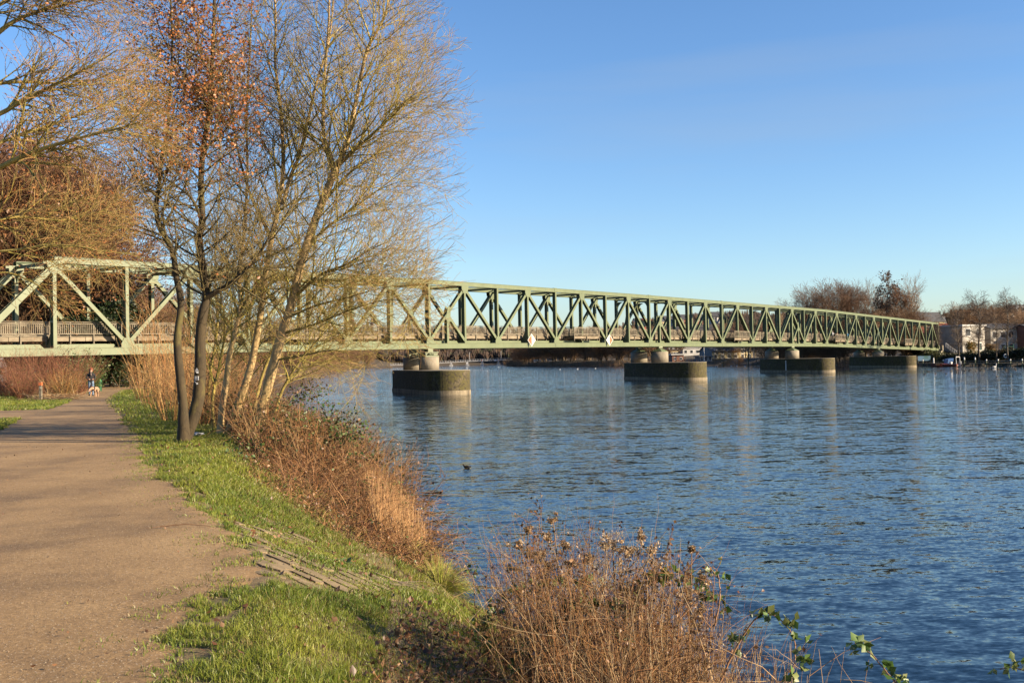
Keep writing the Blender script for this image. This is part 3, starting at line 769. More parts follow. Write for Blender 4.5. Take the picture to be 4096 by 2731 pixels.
# turf left of the path and the verge by the marker post
g = np.random.default_rng(90)
n = 40000; y = 28 + 45 * g.random(n); x = path_x(y, 0) - g.random(n) ** 1.3 * 6
k = ~((np.abs(y - 40.5 - (-x - 18) * .05) < 2.2 + np.maximum(0, (x + 26)) * .22) & (x < path_x(y, 0) + .1))
x, y = x[k], y[k]; tag(blades('grass', x, y, .09, .028, grass_cols(x, y, g), g), kind='stuff')
n = 16000; y = 3.6 + 26 * g.random(n) ** 1.3; x = path_x(y, 1) - .02 - np.abs(g.normal(0, .28, n)); k = patch(x, y, 2.2) + .5 * patch(x, y, 5) > .15; x, y = x[k], y[k]; tag(blades('grass', x, y, .038, .007, grass_cols(x, y, g), g), kind='stuff')

# tumbled stone facing laid in the bank
mb = MB(); R = random.Random(5)
e1 = Vector((1.0, -.75, 0)).normalized(); e2 = Vector((.6, 1.0, 0)).normalized()
for a in range(-14, 22):
    for b in range(-14, 26):
        c = Vector((-2.6, 11.0, 0)) + e1 * (a * .40 + (b % 2) * .2 + R.uniform(-.02, .02)) + e2 * (b * .245 + R.uniform(-.01, .01))
        if not in_poly(np.array([c.x]), np.array([c.y]), STONEQ)[0] or R.random() < .16: continue
        zc = gz(c.x, c.y); l, w = R.uniform(.35, .44), R.uniform(.21, .26); an = math.atan2(e1.y, e1.x) + R.uniform(-.08, .08)
        z2 = gz(c.x + math.cos(an) * .1, c.y + math.sin(an) * .1); z3 = gz(c.x - math.sin(an) * .1, c.y + math.cos(an) * .1)
        pts = []; tt = R.uniform(-.006, .008)
        for q in range(8):
            th = q * math.pi / 4 + .2; rr = R.uniform(.70, 1.04) / max(abs(math.cos(th)), abs(math.sin(th)), .85)
            px, py = math.cos(th) * l * .5 * rr, math.sin(th) * w * .5 * rr
            pts.append((px, py))
        top = []; bot = []
        for px, py in pts:
            X = c.x + px * math.cos(an) - py * math.sin(an); Y = c.y + px * math.sin(an) + py * math.cos(an)
            zz = gmesh(X, Y)
            top.append((X, Y, zz + .010 + tt)); bot.append((X + (X - c.x) * .03, Y + (Y - c.y) * .03, zz - .05))
        mb.add(bot + top, [tuple(range(8, 16))] + [(k, (k + 1) % 8, 8 + (k + 1) % 8, 8 + k) for k in range(8)])
so = mb.build('stone_paving', simple('river_stone', (0.085, 0.062, 0.03), (0.19, 0.142, 0.08), 5, .9, .5, lo=.3, hi=.7), None)
tag(so, kind='structure')

# loose gravel on the path
n = 16000; g = np.random.default_rng(44); y = 4.2 + 22 * g.random(n) ** 1.6; x = path_x(y, 1) - g.random(n) ** 1.2 * 6; z = ground_z(x, y) + .014; r = g.uniform(.002, .0065, n) * (1 + y / 25)
o3 = np.array([[1, 0, 0], [-.5, .87, 0], [-.5, -.87, 0], [0, 0, .8]]); a = g.uniform(0, 6.28, n); V = np.zeros((n, 4, 3))
for q in range(4): V[:, q, 0] = x + r * (o3[q, 0] * np.cos(a) - o3[q, 1] * np.sin(a)); V[:, q, 1] = y + r * (o3[q, 0] * np.sin(a) + o3[q, 1] * np.cos(a)); V[:, q, 2] = z + r * o3[q, 2]
i = np.arange(n) * 4; tag(link_obj('gravel', np_mesh('gravel', V.reshape(-1, 3), [np.concatenate([np.stack([i, i + 1, i + 3], 1), np.stack([i + 1, i + 2, i + 3], 1), np.stack([i + 2, i, i + 3], 1)])], np.repeat(np.array([(.33, .26, .17), (.26, .18, .11), (.14, .09, .05)])[g.integers(0, 3, n)], 4, 0)), M['veg']), 'loose grit and small pebbles on the path', None, None, 'stuff')
# fallen leaves
def scatter_leaves(x, y, size, cols, name, lift=.02, sd=1, zz=None):
    g = np.random.default_rng(sd); z = (ground_z(x, y) if zz is None else zz) + lift + g.uniform(0, .03, len(x))
    return link_obj(name, leaf_mesh(name, np.stack([x, y, z], 1), size, cols, up=3.0, seed=sd, aspect=.75), M['leaf'])
def pick(g, n, pal): return np.array(pal)[g.integers(0, len(pal), n)] * g.uniform(.7, 1.25, (n, 1))
BROWN = [(.17, .075, .035), (.22, .11, .05), (.12, .06, .03), (.26, .15, .08), (.10, .05, .028)]
x, y, g = bank_points(1300, 4, 24, 31); tag(scatter_leaves(x, y, .055, pick(g, len(x), BROWN), 'fallen_leaves', .03, 3), kind='stuff')
n = 2600; x = g.uniform(-1.0, 1.6, n); y = g.uniform(5.2, 10.0, n); k = ground_z(x, y) > .1; x, y = x[k], y[k]
tag(scatter_leaves(x, y, .055, pick(g, len(x), BROWN), 'fallen_leaves', .02, 4), kind='stuff')
n = 260; y = g.uniform(4, 30, n); x = path_x(y, 1) - g.uniform(0, 4, n) ** 1.2; tag(scatter_leaves(x, y, .03, pick(g, n, BROWN), 'fallen_leaves', .02, 5), kind='stuff')

# ------------------------------------------------------------------ stalks, herbs, brambles
STRAW = [(.30, .21, .11), (.24, .15, .075), (.20, .11, .05), (.36, .27, .16)]
RUST = [(.17, .075, .025), (.22, .10, .035), (.11, .048, .018), (.28, .15, .06), (.20, .12, .045), (.07, .035, .015)]
def stalk(T, p, d, L, r, col, R, bend=.12, droop=0.0, seg=7):
    x, y, z = p; dx, dy, dz = vnorm(*d); pts = [p]; rad = [r]
    for k in range(seg):
        dx, dy, dz = vnorm(dx + R.uniform(-bend, bend), dy + R.uniform(-bend, bend), dz + R.uniform(-bend, bend) * .6 - droop)
        x += dx * L / seg; y += dy * L / seg; z += dz * L / seg; pts.append((x, y, z)); rad.append(r * (1 - .75 * (k + 1) / seg))
    T.add(pts, rad, col); return pts, (dx, dy, dz)
def cpick(R, pal, v=.25):
    c = R.choice(pal); k = R.uniform(1 - v, 1 + v); return (c[0] * k, c[1] * k, c[2] * k)

# tangled dry undergrowth: one mass nobody could count
def undergrowth(name, pts_fn, n, h, pal, R, r=.003, bend=.25, droop=.1, tilt=.7, leaves=0, lpal=None, lsize=.04, label=None, side=1, kind='stuff'):
    T = Tubes(); lp = []
    for k in range(n):
        x, y = pts_fn(R); z = gz_fast(x, y); hh = h(x, y) if callable(h) else h
        if hh <= .05: continue
        L = hh * R.uniform(.6, 1.5)
        pts, d = stalk(T, (x, y, z - .03), (R.uniform(-tilt, tilt), R.uniform(-tilt, tilt), 1), L, r * R.uniform(.7, 1.4), cpick(R, pal), R, bend, droop * R.uniform(0, 2), 7)
        for q in range(side):
            i = R.randrange(2, 7); stalk(T, pts[i], (R.uniform(-1, 1), R.uniform(-1, 1), R.uniform(0, 1)), L * .35, r * .55, cpick(R, pal), R, .3, .1, 4)
        for q in range(leaves):
            i = R.randrange(2, 8); lp.append((pts[i][0] + R.uniform(-.03, .03), pts[i][1] + R.uniform(-.03, .03), pts[i][2]))
    o = link_obj(name, T.mesh(name, 3), M['veg']); tag(o, label, None, None, kind)
    if lp:
        g = np.random.default_rng(len(lp)); l = link_obj('leaves', leaf_mesh('leaves', lp, lsize, pick(g, len(lp), lpal or BROWN), seed=5), M['leaf'], o)
    return o
_gx = np.linspace(-60, 12, 721); _gy = np.linspace(-4, 120, 1241); _GG = ground_z(*np.meshgrid(_gx, _gy))
def gz_fast(x, y):
    i = min(719, max(0, (x + 60) * 10)); j = min(1239, max(0, (y + 4) * 10)); a, b = int(i), int(j); f, q = i - a, j - b
    return float((_GG[b, a] * (1 - f) + _GG[b, a + 1] * f) * (1 - q) + (_GG[b + 1, a] * (1 - f) + _GG[b + 1, a + 1] * f) * q)
def shore_x(y): return float(np.interp(y, [p[1] for p in SHORE[1:]], [p[0] for p in SHORE[1:]]))
R = random.Random(21)
GREENB = [(.045, .085, .02), (.06, .11, .025), (.035, .07, .018), (.09, .12, .03)]
# foreground mass at the water's edge
def fg(Rr):
    while True:
        x = Rr.uniform(-.7, 2.3); y = Rr.uniform(5.4, 9.6)
        if x > -.15 + (7.2 - y) * .12 + Rr.uniform(0, .5) and x < shore_x(y) + .15: return x, y
def fgh(x, y):
    px, py = proj((x, y, 1.0)); e = float(np.interp(px, [1500, 1750, 1900, 2050, 2250, 2600, 2850, 2950], [.04, .10, .42, .8, .95, 1.0, .85, .5]))
    return e * 1.1
undergrowth('dry_undergrowth', fg, 2300, fgh, RUST + STRAW, R, .0032, .16, .03, .30, 2, BROWN, .028, 'dense dry brown stalks massed at the water edge in the foreground', 2)
def fg2(Rr):
    x = Rr.uniform(-.9, 1.6); y = Rr.uniform(5.0, 8.6); return (x, y) if ground_z(np.array([x]), np.array([y]))[0] > .05 else (0.0, 7.0)
undergrowth('dry_undergrowth', fg2, 1300, .22, STRAW + RUST, R, .0025, .3, .12, 1.1, 2, BROWN, .03, 'low tangle of dead stems and leaf litter at the foot of the bank', 1)
# pale arching straws on the right of that mass
def fg3(Rr):
    y = Rr.uniform(5.6, 7.8); return Rr.uniform(1.2, 1.0) + Rr.uniform(0, 1.0), y
undergrowth('pale_reed_straws', fg3, 260, .95, [(.42, .30, .17), (.36, .24, .12), (.30, .18, .09)], R, .0048, .10, .05, .22, 0, None, .03, 'pale bleached straws leaning over the water in the foreground', 1)

def umbel_plant(base, top, label, heads, R, kind=0):
    """dead umbellifer: ribbed stem, rays and seed heads"""
    root = thing('dead_umbellifer' if kind == 0 else 'dead_meadow_herb', base, label, 'dead plant', 'dead flowering plants standing in the foreground')
    T = Tubes(); H = Tubes(); sp = []
    b = Vector(base); t = Vector(top); mid = (b + t) / 2 + Vector((R.uniform(-.08, .08), R.uniform(-.05, .05), 0))
    pts, dirs = path_pts([b, mid, t], 10, .006, R); brown = (.16, .10, .06)
    T.add(pts, [.009 * (1 - .06 * k) for k in range(11)], brown)
    def head(p, d, s):
        if kind == 0:
            n = 16
            for k in range(n):
                a = 2 * math.pi * k / n + R.uniform(-.1, .1); o = vnorm(d[0] * .8 + math.cos(a) * .7, d[1] * .8 + math.sin(a) * .7, d[2] * .8 + .25 * math.sin(a * 2))
                q, dd = stalk(H, p, o, s * R.uniform(1.1, 1.5), .0024, (.33, .27, .20), R, .06, 0, 3)
                for m_ in range(5): stalk(H, q[-1], (dd[0] + R.uniform(-.7, .7), dd[1] + R.uniform(-.7, .7), dd[2] + R.uniform(-.5, .7)), s * .26, .0018, (.36, .29, .21), R, .1, 0, 2)
        else:
            for q in range(8):
                o = vnorm(R.gauss(0, 1), R.gauss(0, 1), R.gauss(.3, .8)); rr = s * R.uniform(.3, 1.8); cq = (p[0] + o[0] * rr, p[1] + o[1] * rr, p[2] + o[2] * rr)
                stalk(H, p, o, rr, .0015, (.28, .18, .10), R, .1, 0, 2)
                for k in range(26): sp.append((cq[0] + R.gauss(0, s * .22), cq[1] + R.gauss(0, s * .22), cq[2] + R.gauss(0, s * .2)))
            for k in range(18): stalk(H, p, (R.gauss(0, 1), R.gauss(0, 1), R.gauss(.3, 1)), s * .9, .0013, (.30, .19, .10), R, .3, 0, 3)
    for (f, hx, hy, hz, s) in heads:
        i = int(f * 10); q = pts[i]; e = Vector((q[0] + hx, q[1] + hy, q[2] + hz))
        if f < 1:
            pp, dd = path_pts([q, (Vector(q) + e) / 2 + Vector((hx * .15, 0, -.03)), e], 6, .004, R); T.add(pp, [.0045 - .0003 * k for k in range(7)], brown); head(tuple(e), dd[-1], s)
        else: head(tuple(pts[-1]), dirs[-1], s)
    for k in range(26):                                        # withered leaf shreds on the stem
        q = pts[R.randrange(1, 10)]; sp.append((q[0] + R.uniform(-.02, .02), q[1] + R.uniform(-.02, .02), q[2] + R.uniform(-.03, .03)))
        stalk(T, q, (R.uniform(-1, 1), R.uniform(-1, 1), R.uniform(-.2, .8)), R.uniform(.05, .2), .0018, (.19, .11, .06), R, .3, .1, 4)
    off = tuple(base)
    link_obj('stem', T.mesh('stem', 5, off), M['veg'], root); link_obj('seed_heads', H.mesh('seed_heads', 3, off), M['veg'], root)
    if kind:
        gg = np.random.default_rng(len(sp)); link_obj('dry_florets', leaf_mesh('dry_florets', sp, .018 if kind else .03, pick(gg, len(sp), [(.34, .22, .11), (.26, .15, .07), (.42, .32, .20)]), off, seed=9), M['leaf'], root)['kind'] = 'stuff'
    return root
def gp(px, Y):
    x = (px - 2048) / F * Y; return Vector((x, Y, gz(x, Y) - .03))
def tp(px, py, Y): return atY(px, py, Y)
umbel_plant(gp(2330, 7.2), tp(2530, 2210, 7.5), 'tall dead plant with fluffy tan seed clusters leaning right over the water', [(1, 0, 0, 0, .05), (.85, -.10, 0, .30, .045), (.85, .0, .02, .27, .05), (.9, .12, 0, .22, .045), (.9, .2, .03, .12, .06), (.8, .28, 0, .16, .06), (.8, .26, 0, .06, .05), (.7, .3, .02, .2, .045), (.75, -.16, 0, .35, .035), (.7, .12, 0, .12, .04)], R, 1)
umbel_plant(gp(2480, 7.4), tp(2455, 2200, 7.6), 'dead hogweed with the largest open pale umbel ribs', [(1, 0, 0, 0, .10), (.7, -.12, 0, .30, .10), (.8, .0, .05, .33, .07)], R, 0)
umbel_plant(gp(2500, 7.9), tp(2400, 2300, 8.0), 'smaller dead hogweed with umbel ribs behind the largest one', [(1, 0, 0, 0, .08), (.8, -.12, .02, .12, .07)], R, 0)
umbel_plant(gp(2230, 7.6), tp(2215, 2080, 7.8), 'dead herb with curled red brown leaves, the tallest left of the umbels', [(1, 0, 0, 0, .03), (.9, -.07, 0, .02, .03), (.8, .06, 0, .1, .03), (.8, -.12, 0, .02, .035), (.7, .08, 0, .12, .03), (.6, -.1, 0, .25, .03)], R, 1)
umbel_plant(gp(2150, 7.8), tp(2110, 2120, 8.0), 'dead herb with brown tufts at the left end of the foreground plants', [(1, 0, 0, 0, .03), (.9, -.06, 0, .0, .03), (.8, .05, 0, .08, .03), (.7, -.1, 0, .12, .035)], R, 1)
umbel_plant(gp(2620, 7.0), tp(2770, 2200, 7.1), 'thin dead herb with a spiky tip on the right of the umbels', [(1, 0, 0, 0, .015), (.9, -.03, 0, -.02, .03), (.8, -.02, 0, .02, .035), (.7, .05, 0, .05, .04)], R, 1)
umbel_plant(gp(2640, 6.9), tp(2805, 2310, 7.0), 'dead herb with woolly brown heads at the right edge of the foreground plants', [(1, 0, 0, 0, .05), (.9, -.07, 0, .0, .05), (.85, .02, 0, -.03, .045), (.7, .1, 0, -.05, .04)], R, 1)
# wiry dead herbs filling the mass: individual bushy plants
protoL = []
for s in range(4):
    rr = random.Random(60 + s); base = (0, 0, 0); root = thing('dead_nettle', base, 'wiry red brown dead nettle in the foreground', 'dead plant', 'wiry dead nettles in the foreground'); T = Tubes(); lp = []
    for q in range(4):
        pts, d = stalk(T, (rr.uniform(-.05, .05), rr.uniform(-.05, .05), 0), (rr.uniform(-.25, .25), rr.uniform(-.25, .25), 1), rr.uniform(.9, 1.35), .0042, cpick(rr, RUST), rr, .07, 0, 9)
        for i in range(2, 10):
            for k in range(3):
                p2, d2 = stalk(T, pts[i], (rr.uniform(-1, 1), rr.uniform(-1, 1), rr.uniform(.2, 1.6)), rr.uniform(.06, .22), .0018, cpick(rr, RUST), rr, .25, 0, 4)
                lp += [p2[-1], p2[2], p2[3]]
    link_obj('stem', T.mesh('stem', 3), M['veg'], root); gg = np.random.default_rng(s)
    link_obj('dry_leaves', leaf_mesh('dry_leaves', lp, .022, pick(gg, len(lp), RUST), seed=s), M['leaf'], root); protoL.append(root)
R = random.Random(77); k = 0
for px, py, Y in [(2060, 2330, 7.9), (2110, 2230, 7.7), (2160, 2160, 8.1), (2200, 2120, 7.9), (2260, 2180, 7.6), (2010, 2400, 8.2), (1960, 2450, 8.0), (2300, 2260, 7.9), (2340, 2330, 7.3), (2400, 2330, 7.0), (2480, 2360, 7.2), (2560, 2350, 6.9), (2620, 2320, 7.3), (2690, 2300, 7.0), (2740, 2330, 6.7), (2120, 2290, 7.2), (2180, 2240, 7.3), (2240, 2290, 6.9), (2440, 2400, 6.6), (2530, 2430, 6.5), (2650, 2420, 6.6), (2780, 2420, 6.5), (2310, 2380, 6.6)]:
    t_ = tp(px, py, Y); z0 = gz(t_.x, Y); src_ = protoL[k % 4]; sc = (t_.z - z0) / 1.15
    lab = f'dead wiry nettle with red brown shreds, {["leaning over others", "beside the tall seed heads", "in the thick of the stalks", "near the water edge"][k % 4]} in the foreground'
    if k < 4: src_.location = (t_.x, Y, z0 - .02); src_.scale = (sc, sc, sc); src_['label'] = 'wiry red brown dead nettle among the foreground stalks'
    else: dup(src_, (t_.x, Y, z0 - .02), R.uniform(0, 6), sc, 'wiry red brown dead nettle among the foreground stalks')
    k += 1

# bramble sprays with green leaves
def bramble(ctrl, label, R, nl=16, lsize=.05, group=None, name='bramble_spray', dens=1):
    P = [Vector(c) for c in ctrl]; root = thing(name, tuple(P[0]), label, 'bramble', group)
    T = Tubes(); pts, dirs = path_pts(P, 22, .004, R); T.add(pts, [.0062 * (1 - .03 * k) for k in range(23)], (.24, .13, .07)); lp = []; ld = []
    for k in range(nl):
        i = R.randrange(3, 23); q = pts[i]
        p2, d2 = stalk(T, q, (R.uniform(-1, 1), R.uniform(-1, 1), R.uniform(-.3, .8)), R.uniform(.03, .08), .0016, (.10, .10, .03), R, .2, 0, 3)
        for m_ in range(3): lp.append(p2[-1])
        if k % 2: stalk(T, q, (R.uniform(-1, 1), R.uniform(-1, 1), .3), .012, .0015, (.2, .1, .06), R, 0, 0, 2)
    link_obj('cane', T.mesh('cane', 4, tuple(P[0])), M['veg'], root); gg = np.random.default_rng(nl + len(label))
    pal = [(.055, .11, .02), (.08, .14, .03), (.04, .085, .02), (.16, .19, .06), (.13, .15, .04)]
    link_obj('leaves', leaf_mesh('leaves', lp, lsize, pick(gg, len(lp), pal), tuple(P[0]), seed=nl, aspect=.8), M['leaf'], root)
    return root
R = random.Random(4)
bramble([tp(2880, 2731, 6.3), tp(2960, 2560, 6.3), tp(3060, 2450, 6.2), tp(3160, 2520, 6.1), tp(3180, 2620, 6.0), tp(3150, 2760, 5.9)], 'bramble cane arching over the water right of the dry stalks, hanging with leaves', R, 30, .05)
bramble([tp(3680, 2830, 5.6), tp(3560, 2700, 5.8), tp(3490, 2620, 5.9), tp(3420, 2570, 6.0)], 'short leafy bramble tip poking up from the lower edge over open water', R, 16, .055)
bramble([tp(4250, 2760, 5.4), tp(4140, 2700, 5.5), tp(4060, 2670, 5.6), tp(4000, 2675, 5.7)], 'tiny bramble tip at the bottom right corner over the water', R, 9, .045)
bramble([tp(1900, 2700, 8.2), tp(1950, 2500, 8.2), tp(2050, 2380, 8.3), tp(2250, 2330, 8.2), tp(2420, 2350, 8.1)], 'leafy bramble threading through the left of the foreground stalks', R, 60, .06)
bramble([tp(2450, 2700, 7.6), tp(2500, 2480, 7.5), tp(2600, 2330, 7.4), tp(2760, 2330, 7.3), tp(2880, 2420, 7.3)], 'leafy bramble threading through the right of the foreground stalks', R, 50, .065)
bramble([tp(2000, 2760, 7.4), tp(2150, 2560, 7.4), tp(2350, 2420, 7.3), tp(2500, 2450, 7.2)], 'leafy bramble low in the middle of the foreground stalks', R, 55, .06)
bramble([tp(2860, 2500, 6.9), tp(2880, 2380, 6.9), tp(2870, 2290, 7.0), tp(2850, 2265, 7.0)], 'bramble tip with crumpled leaves at the right of the woolly heads', R, 8, .045)
bramble([tp(1930, 2600, 9.0), tp(1900, 2420, 9.0), tp(1895, 2330, 9.0), tp(1885, 2280, 9.0)], 'thin green nettle shoot by the water right of the bright tussock', R, 14, .04, name='nettle_shoot')

# broad leaved weed on the stones, litter, twigs
root = thing('thistle_rosette', (atZ(1365, 2300, 1.15)), 'pale green lobed weed growing between the bank stones', 'weed'); lp = []; b = Vector(root.location); T = Tubes()
c_ = []
for k in range(16):
    a = k * 2.4; L = .11 + .03 * (k % 3); e = b + Vector((math.cos(a) * L * .7, math.sin(a) * L * .7, .07 + .02 * (k % 4))); T.add([tuple(b), tuple(e)], [.003, .002], (.12, .16, .05))
    for q in range(3): lp.append(tuple(b + (e - b) * (.5 + .25 * q)))
link_obj('stalks', T.mesh('stalks', 3, tuple(b)), M['veg'], root); gg = np.random.default_rng(2)
link_obj('leaves', leaf_mesh('leaves', lp, .09, pick(gg, len(lp), [(.12, .17, .06), (.09, .14, .05)]), tuple(b), up=2, seed=4, aspect=.8), M['leaf'], root)
def litter(px, py, z, label, name, cat, size):
    p = atZ(px, py, z); g = np.random.default_rng(5); mb = MB(); n = 7; v = [(p.x + (i - 3) * size / 6 + g.normal() * .015, p.y + (j - 2) * size / 8 + g.normal() * .02, gz(p.x, p.y) + .04 + abs(g.normal()) * .07) for j in range(5) for i in range(n)]
    mb.add(v, [(j * n + i, j * n + i + 1, (j + 1) * n + i + 1, (j + 1) * n + i) for j in range(4) for i in range(n - 1)]); return tag(mb.build(name, M['plastic'], None, origin=p), label, cat)
M['plastic'] = simple('crumpled_film', (.25, .25, .26), (.5, .5, .5), 20, .25)
litter(778, 1800, 1.45, 'crumpled clear plastic bag lying at the foot of the dark trunks', 'plastic_bag', 'litter', .45)
T = Tubes(); p = atZ(640, 2105, 1.78); q = atZ(840, 2103, 1.78); T.add([tuple(p), tuple((p + q) / 2 + Vector((0, .03, .02))), tuple(q)], [.006, .005, .003], (.2, .11, .06)); stalk(T, tuple(p), (-.5, -.3, .02), .15, .003, (.2, .11, .06), R)
tag(link_obj('fallen_twig', T.mesh('fallen_twig', 4), M['veg']), 'thin fallen twig lying across the gravel path', 'twig')
T = Tubes(); p = atZ(1690, 1972, .02); q = atZ(1765, 1970, .06); T.add([tuple(p), tuple((p + q) / 2), tuple(q)], [.012, .02, .045], (.07, .05, .03)); tag(link_obj('drifting_branch', T.mesh('drifting_branch', 6), M['veg']), 'short dark branch floating by the reeds', 'driftwood')
T = Tubes(); p = atZ(1590, 2470, .85)
for k in range(10): stalk(T, (p.x + R.uniform(-.1, .1), p.y + R.uniform(-.1, .1), gz(p.x, p.y) + .05), (R.uniform(.5, 1), -R.uniform(.1, .5), .1), R.uniform(.2, .5), .0035, (.42, .33, .22), R, .08, .06, 7)
tag(link_obj('dry_stalk_bundle', T.mesh('dry_stalk_bundle', 3), M['veg']), 'bundle of pale dry stalks lying on the leaf litter below the stones', 'dead plant')

# bright tussocks on the water's edge
def tussock(px, py, r, label, R):
    p = atZ(px, py, .12); p.z = .05; T = Tubes(); root = thing('grass_tussock', p, label, 'grass tussock', 'bright sedge tussocks at the water edge')
    for k in range(900):
        a = R.uniform(0, 6.28); o = R.random() ** .7; d = (math.cos(a) * o * 1.1, math.sin(a) * o * 1.1, 1.0)
        col = cpick(R, [(.24, .26, .04), (.30, .30, .06), (.18, .22, .03), (.34, .27, .11)])
        stalk(T, (p.x + math.cos(a) * .08 * o, p.y + math.sin(a) * .08 * o, .03), d, r * R.uniform(.8, 1.4), .0045, col, R, .05, .26 * o + .06, 5)
    link_obj('blades', T.mesh('blades', 3, tuple(p)), M['veg'], root)
tussock(1760, 2350, .42, 'rounded bright yellow green tussock standing apart in the water', R)
tussock(1668, 2245, .34, 'middle sedge tussock on the bank edge between two others', R)
tussock(1610, 2170, .40, 'sedge tussock at the foot of the pale reeds', R)

# ---- bramble thicket and reeds between the stones and the trees
R = random.Random(9)
def hcap(h, x, y):
    px = 2048 + F * x / y; yt = float(np.interp(px, [880, 1050, 1250, 1450, 1650], [1440, 1580, 1670, 1745, 1890])); zm = EYE - (yt - 1452) / F * y
    return min(h, max(.22, zm - gz_fast(x, y)) / 1.15)
def th(Rr):
    while True:
        y = Rr.uniform(15.8, 27); lo = float(path_x(y, 1)) + float(np.interp(y, [15.8, 18, 21, 24, 27], [2.4, 1.75, 2.0, 2.2, 2.2])); hi = shore_x(y) + .25
        x = Rr.uniform(lo, hi)
        if hi > lo: return x, y
def thh(x, y):
    lo = float(path_x(y, 1)) + 1.9; e = min(1, max(.25, (x - lo) / .9)); return hcap((1.0 + .35 * math.sin(x * 2.1 + y)) * e * float(np.interp(y, [15.8, 17.5, 20, 27], [.35, .8, 1.0, 1.0])), x, y)
undergrowth('bramble_thicket', th, 3900, thh, RUST + [(.26, .13, .06), (.34, .20, .10), (.10, .05, .03)], R, .0065, .22, .20, 1.1, 2, GREENB[:2] + BROWN + BROWN, .05, 'tangled red brown bramble thicket on the bank below the trees', 2)
def reed(Rr): y = Rr.uniform(17.6, 22.5); return shore_x(y) + Rr.uniform(-.75, .12), y
undergrowth('reeds', reed, 1300, .68, [(.42, .24, .11), (.36, .20, .09), (.46, .30, .15), (.28, .16, .07)], R, .006, .06, .0, .16, 0, None, .03, 'stand of pale orange dry reeds on the water edge by the thicket', 0)
# evergreen bramble leaves over the thicket: glossy clumps
g = np.random.default_rng(14); lp = []
for (px, py, Y, rx, n) in [(1060, 1640, 26, .8, 260), (1180, 1700, 24, .9, 420), (1300, 1720, 23.5, .8, 420), (1390, 1740, 22.5, .45, 220), (1010, 1780, 22, .5, 160), (960, 1830, 20.5, .4, 120), (1440, 1830, 22, .4, 120), (1500, 1960, 20.5, .5, 200), (1560, 2020, 20.5, .4, 130), (1420, 2090, 18.5, .4, 130), (1220, 1590, 25, .5, 130), (1330, 1660, 24, .6, 200), (1250, 1560, 26, .5, 120)]:
    c = atY(px, py, Y)
    for k in range(n): q = g.normal(size=3) * np.array([rx, rx, rx * .38]) * .6; lp.append((c.x + q[0], c.y + q[1], max(c.z + q[2], .05)))
o = tag(link_obj('bramble_leaves', leaf_mesh('bramble_leaves', lp, .07, pick(g, len(lp), GREENB + [(.13, .15, .05), (.10, .05, .03), (.16, .08, .04)]), seed=6, aspect=.85), M['leaf']), 'dark glossy bramble leaves over the thicket', None, None, 'stuff')
T = Tubes()
for k in range(130):
    q = lp[R.randrange(len(lp))]; z0 = gz_fast(q[0], q[1]); T.add([(q[0] + R.uniform(-.3, .3), q[1] + R.uniform(-.3, .3), z0), (q[0] + R.uniform(-.1, .1), q[1], (z0 + q[2]) / 2 + .1), q], [.006, .005, .003], (.12, .07, .04))
link_obj('stems', T.mesh('stems', 3), M['veg'], o)
# undergrowth around the trees and along the bank to the bridge
def und2(Rr):
    y = 22 + 60 * Rr.random() ** 1.2; lo = float(path_x(y, 1)) + (2.2 if y < 40 else 2.6); hi = shore_x(y) + .3; return Rr.uniform(lo, max(hi, lo + .5)), y
undergrowth('bank_scrub', und2, 5200, lambda x, y: hcap(1.5 if y < 30 else 1.9, x, y), RUST + [(.20, .13, .06), (.28, .18, .08)], R, .009, .2, .05, .5, 2, BROWN + GREENB[:1], .07, 'brown scrub filling the bank under and behind the trees', 2)
def und3(Rr):
    y = Rr.uniform(23.5, 37); lo = float(path_x(y, 1)) + 2.6; return Rr.uniform(lo, lo + 3.6), y
undergrowth('dark_brush', und3, 1500, lambda x, y: hcap(2.0, x, y), [(.06, .035, .015), (.09, .05, .02), (.13, .08, .03), (.16, .12, .04)], R, .010, .22, .03, .5, 2, GREENB + BROWN, .08, 'dark tangled brush round the feet of the trunks', 3)
# tall orange shoots beside the path before the bridge
def shrub_plant(base, h, n, pal, label, R, r=.008, spread=.45, leaves=0, name='shrub', group=None, lpal=None, lsize=.06, side=5, seg=9, bend=.07, droop=0.0):
    root = thing(name, base, label, 'shrub', group); T = Tubes(); lp = []
    for k in range(n):
        a = R.uniform(0, 6.28); o = R.random() ** .6 * spread
        pts, d = stalk(T, (base[0] + math.cos(a) * o * h * .25, base[1] + math.sin(a) * o * h * .25, base[2] - .05), (math.cos(a) * o, math.sin(a) * o, 1), h * R.uniform(.45, 1.1), r * R.uniform(.6, 1.2), cpick(R, pal), R, bend, droop, seg)
        for q in range(side):
            i = R.randrange(2, seg); p2, d2 = stalk(T, pts[i], (d[0] + R.uniform(-.8, .8), d[1] + R.uniform(-.8, .8), .6), h * R.uniform(.12, .3), r * .45, cpick(R, pal), R, .12, 0, 4)
            for m_ in range(leaves): lp.append(tuple(p2[R.randrange(1, 5)][z] + R.uniform(-.05, .05) for z in range(3)))
    link_obj('stems', T.mesh('stems', 3, tuple(base)), M['veg'], root)
    if lp:
        gg = np.random.default_rng(len(lp)); link_obj('leaves', leaf_mesh('leaves', lp, lsize, pick(gg, len(lp), lpal or BROWN), tuple(base), seed=len(lp)), M['leaf'], root)
    return root
ORG = [(.34, .17, .06), (.27, .12, .04), (.20, .13, .04), (.38, .24, .10), (.15, .10, .035), (.10, .05, .02)]
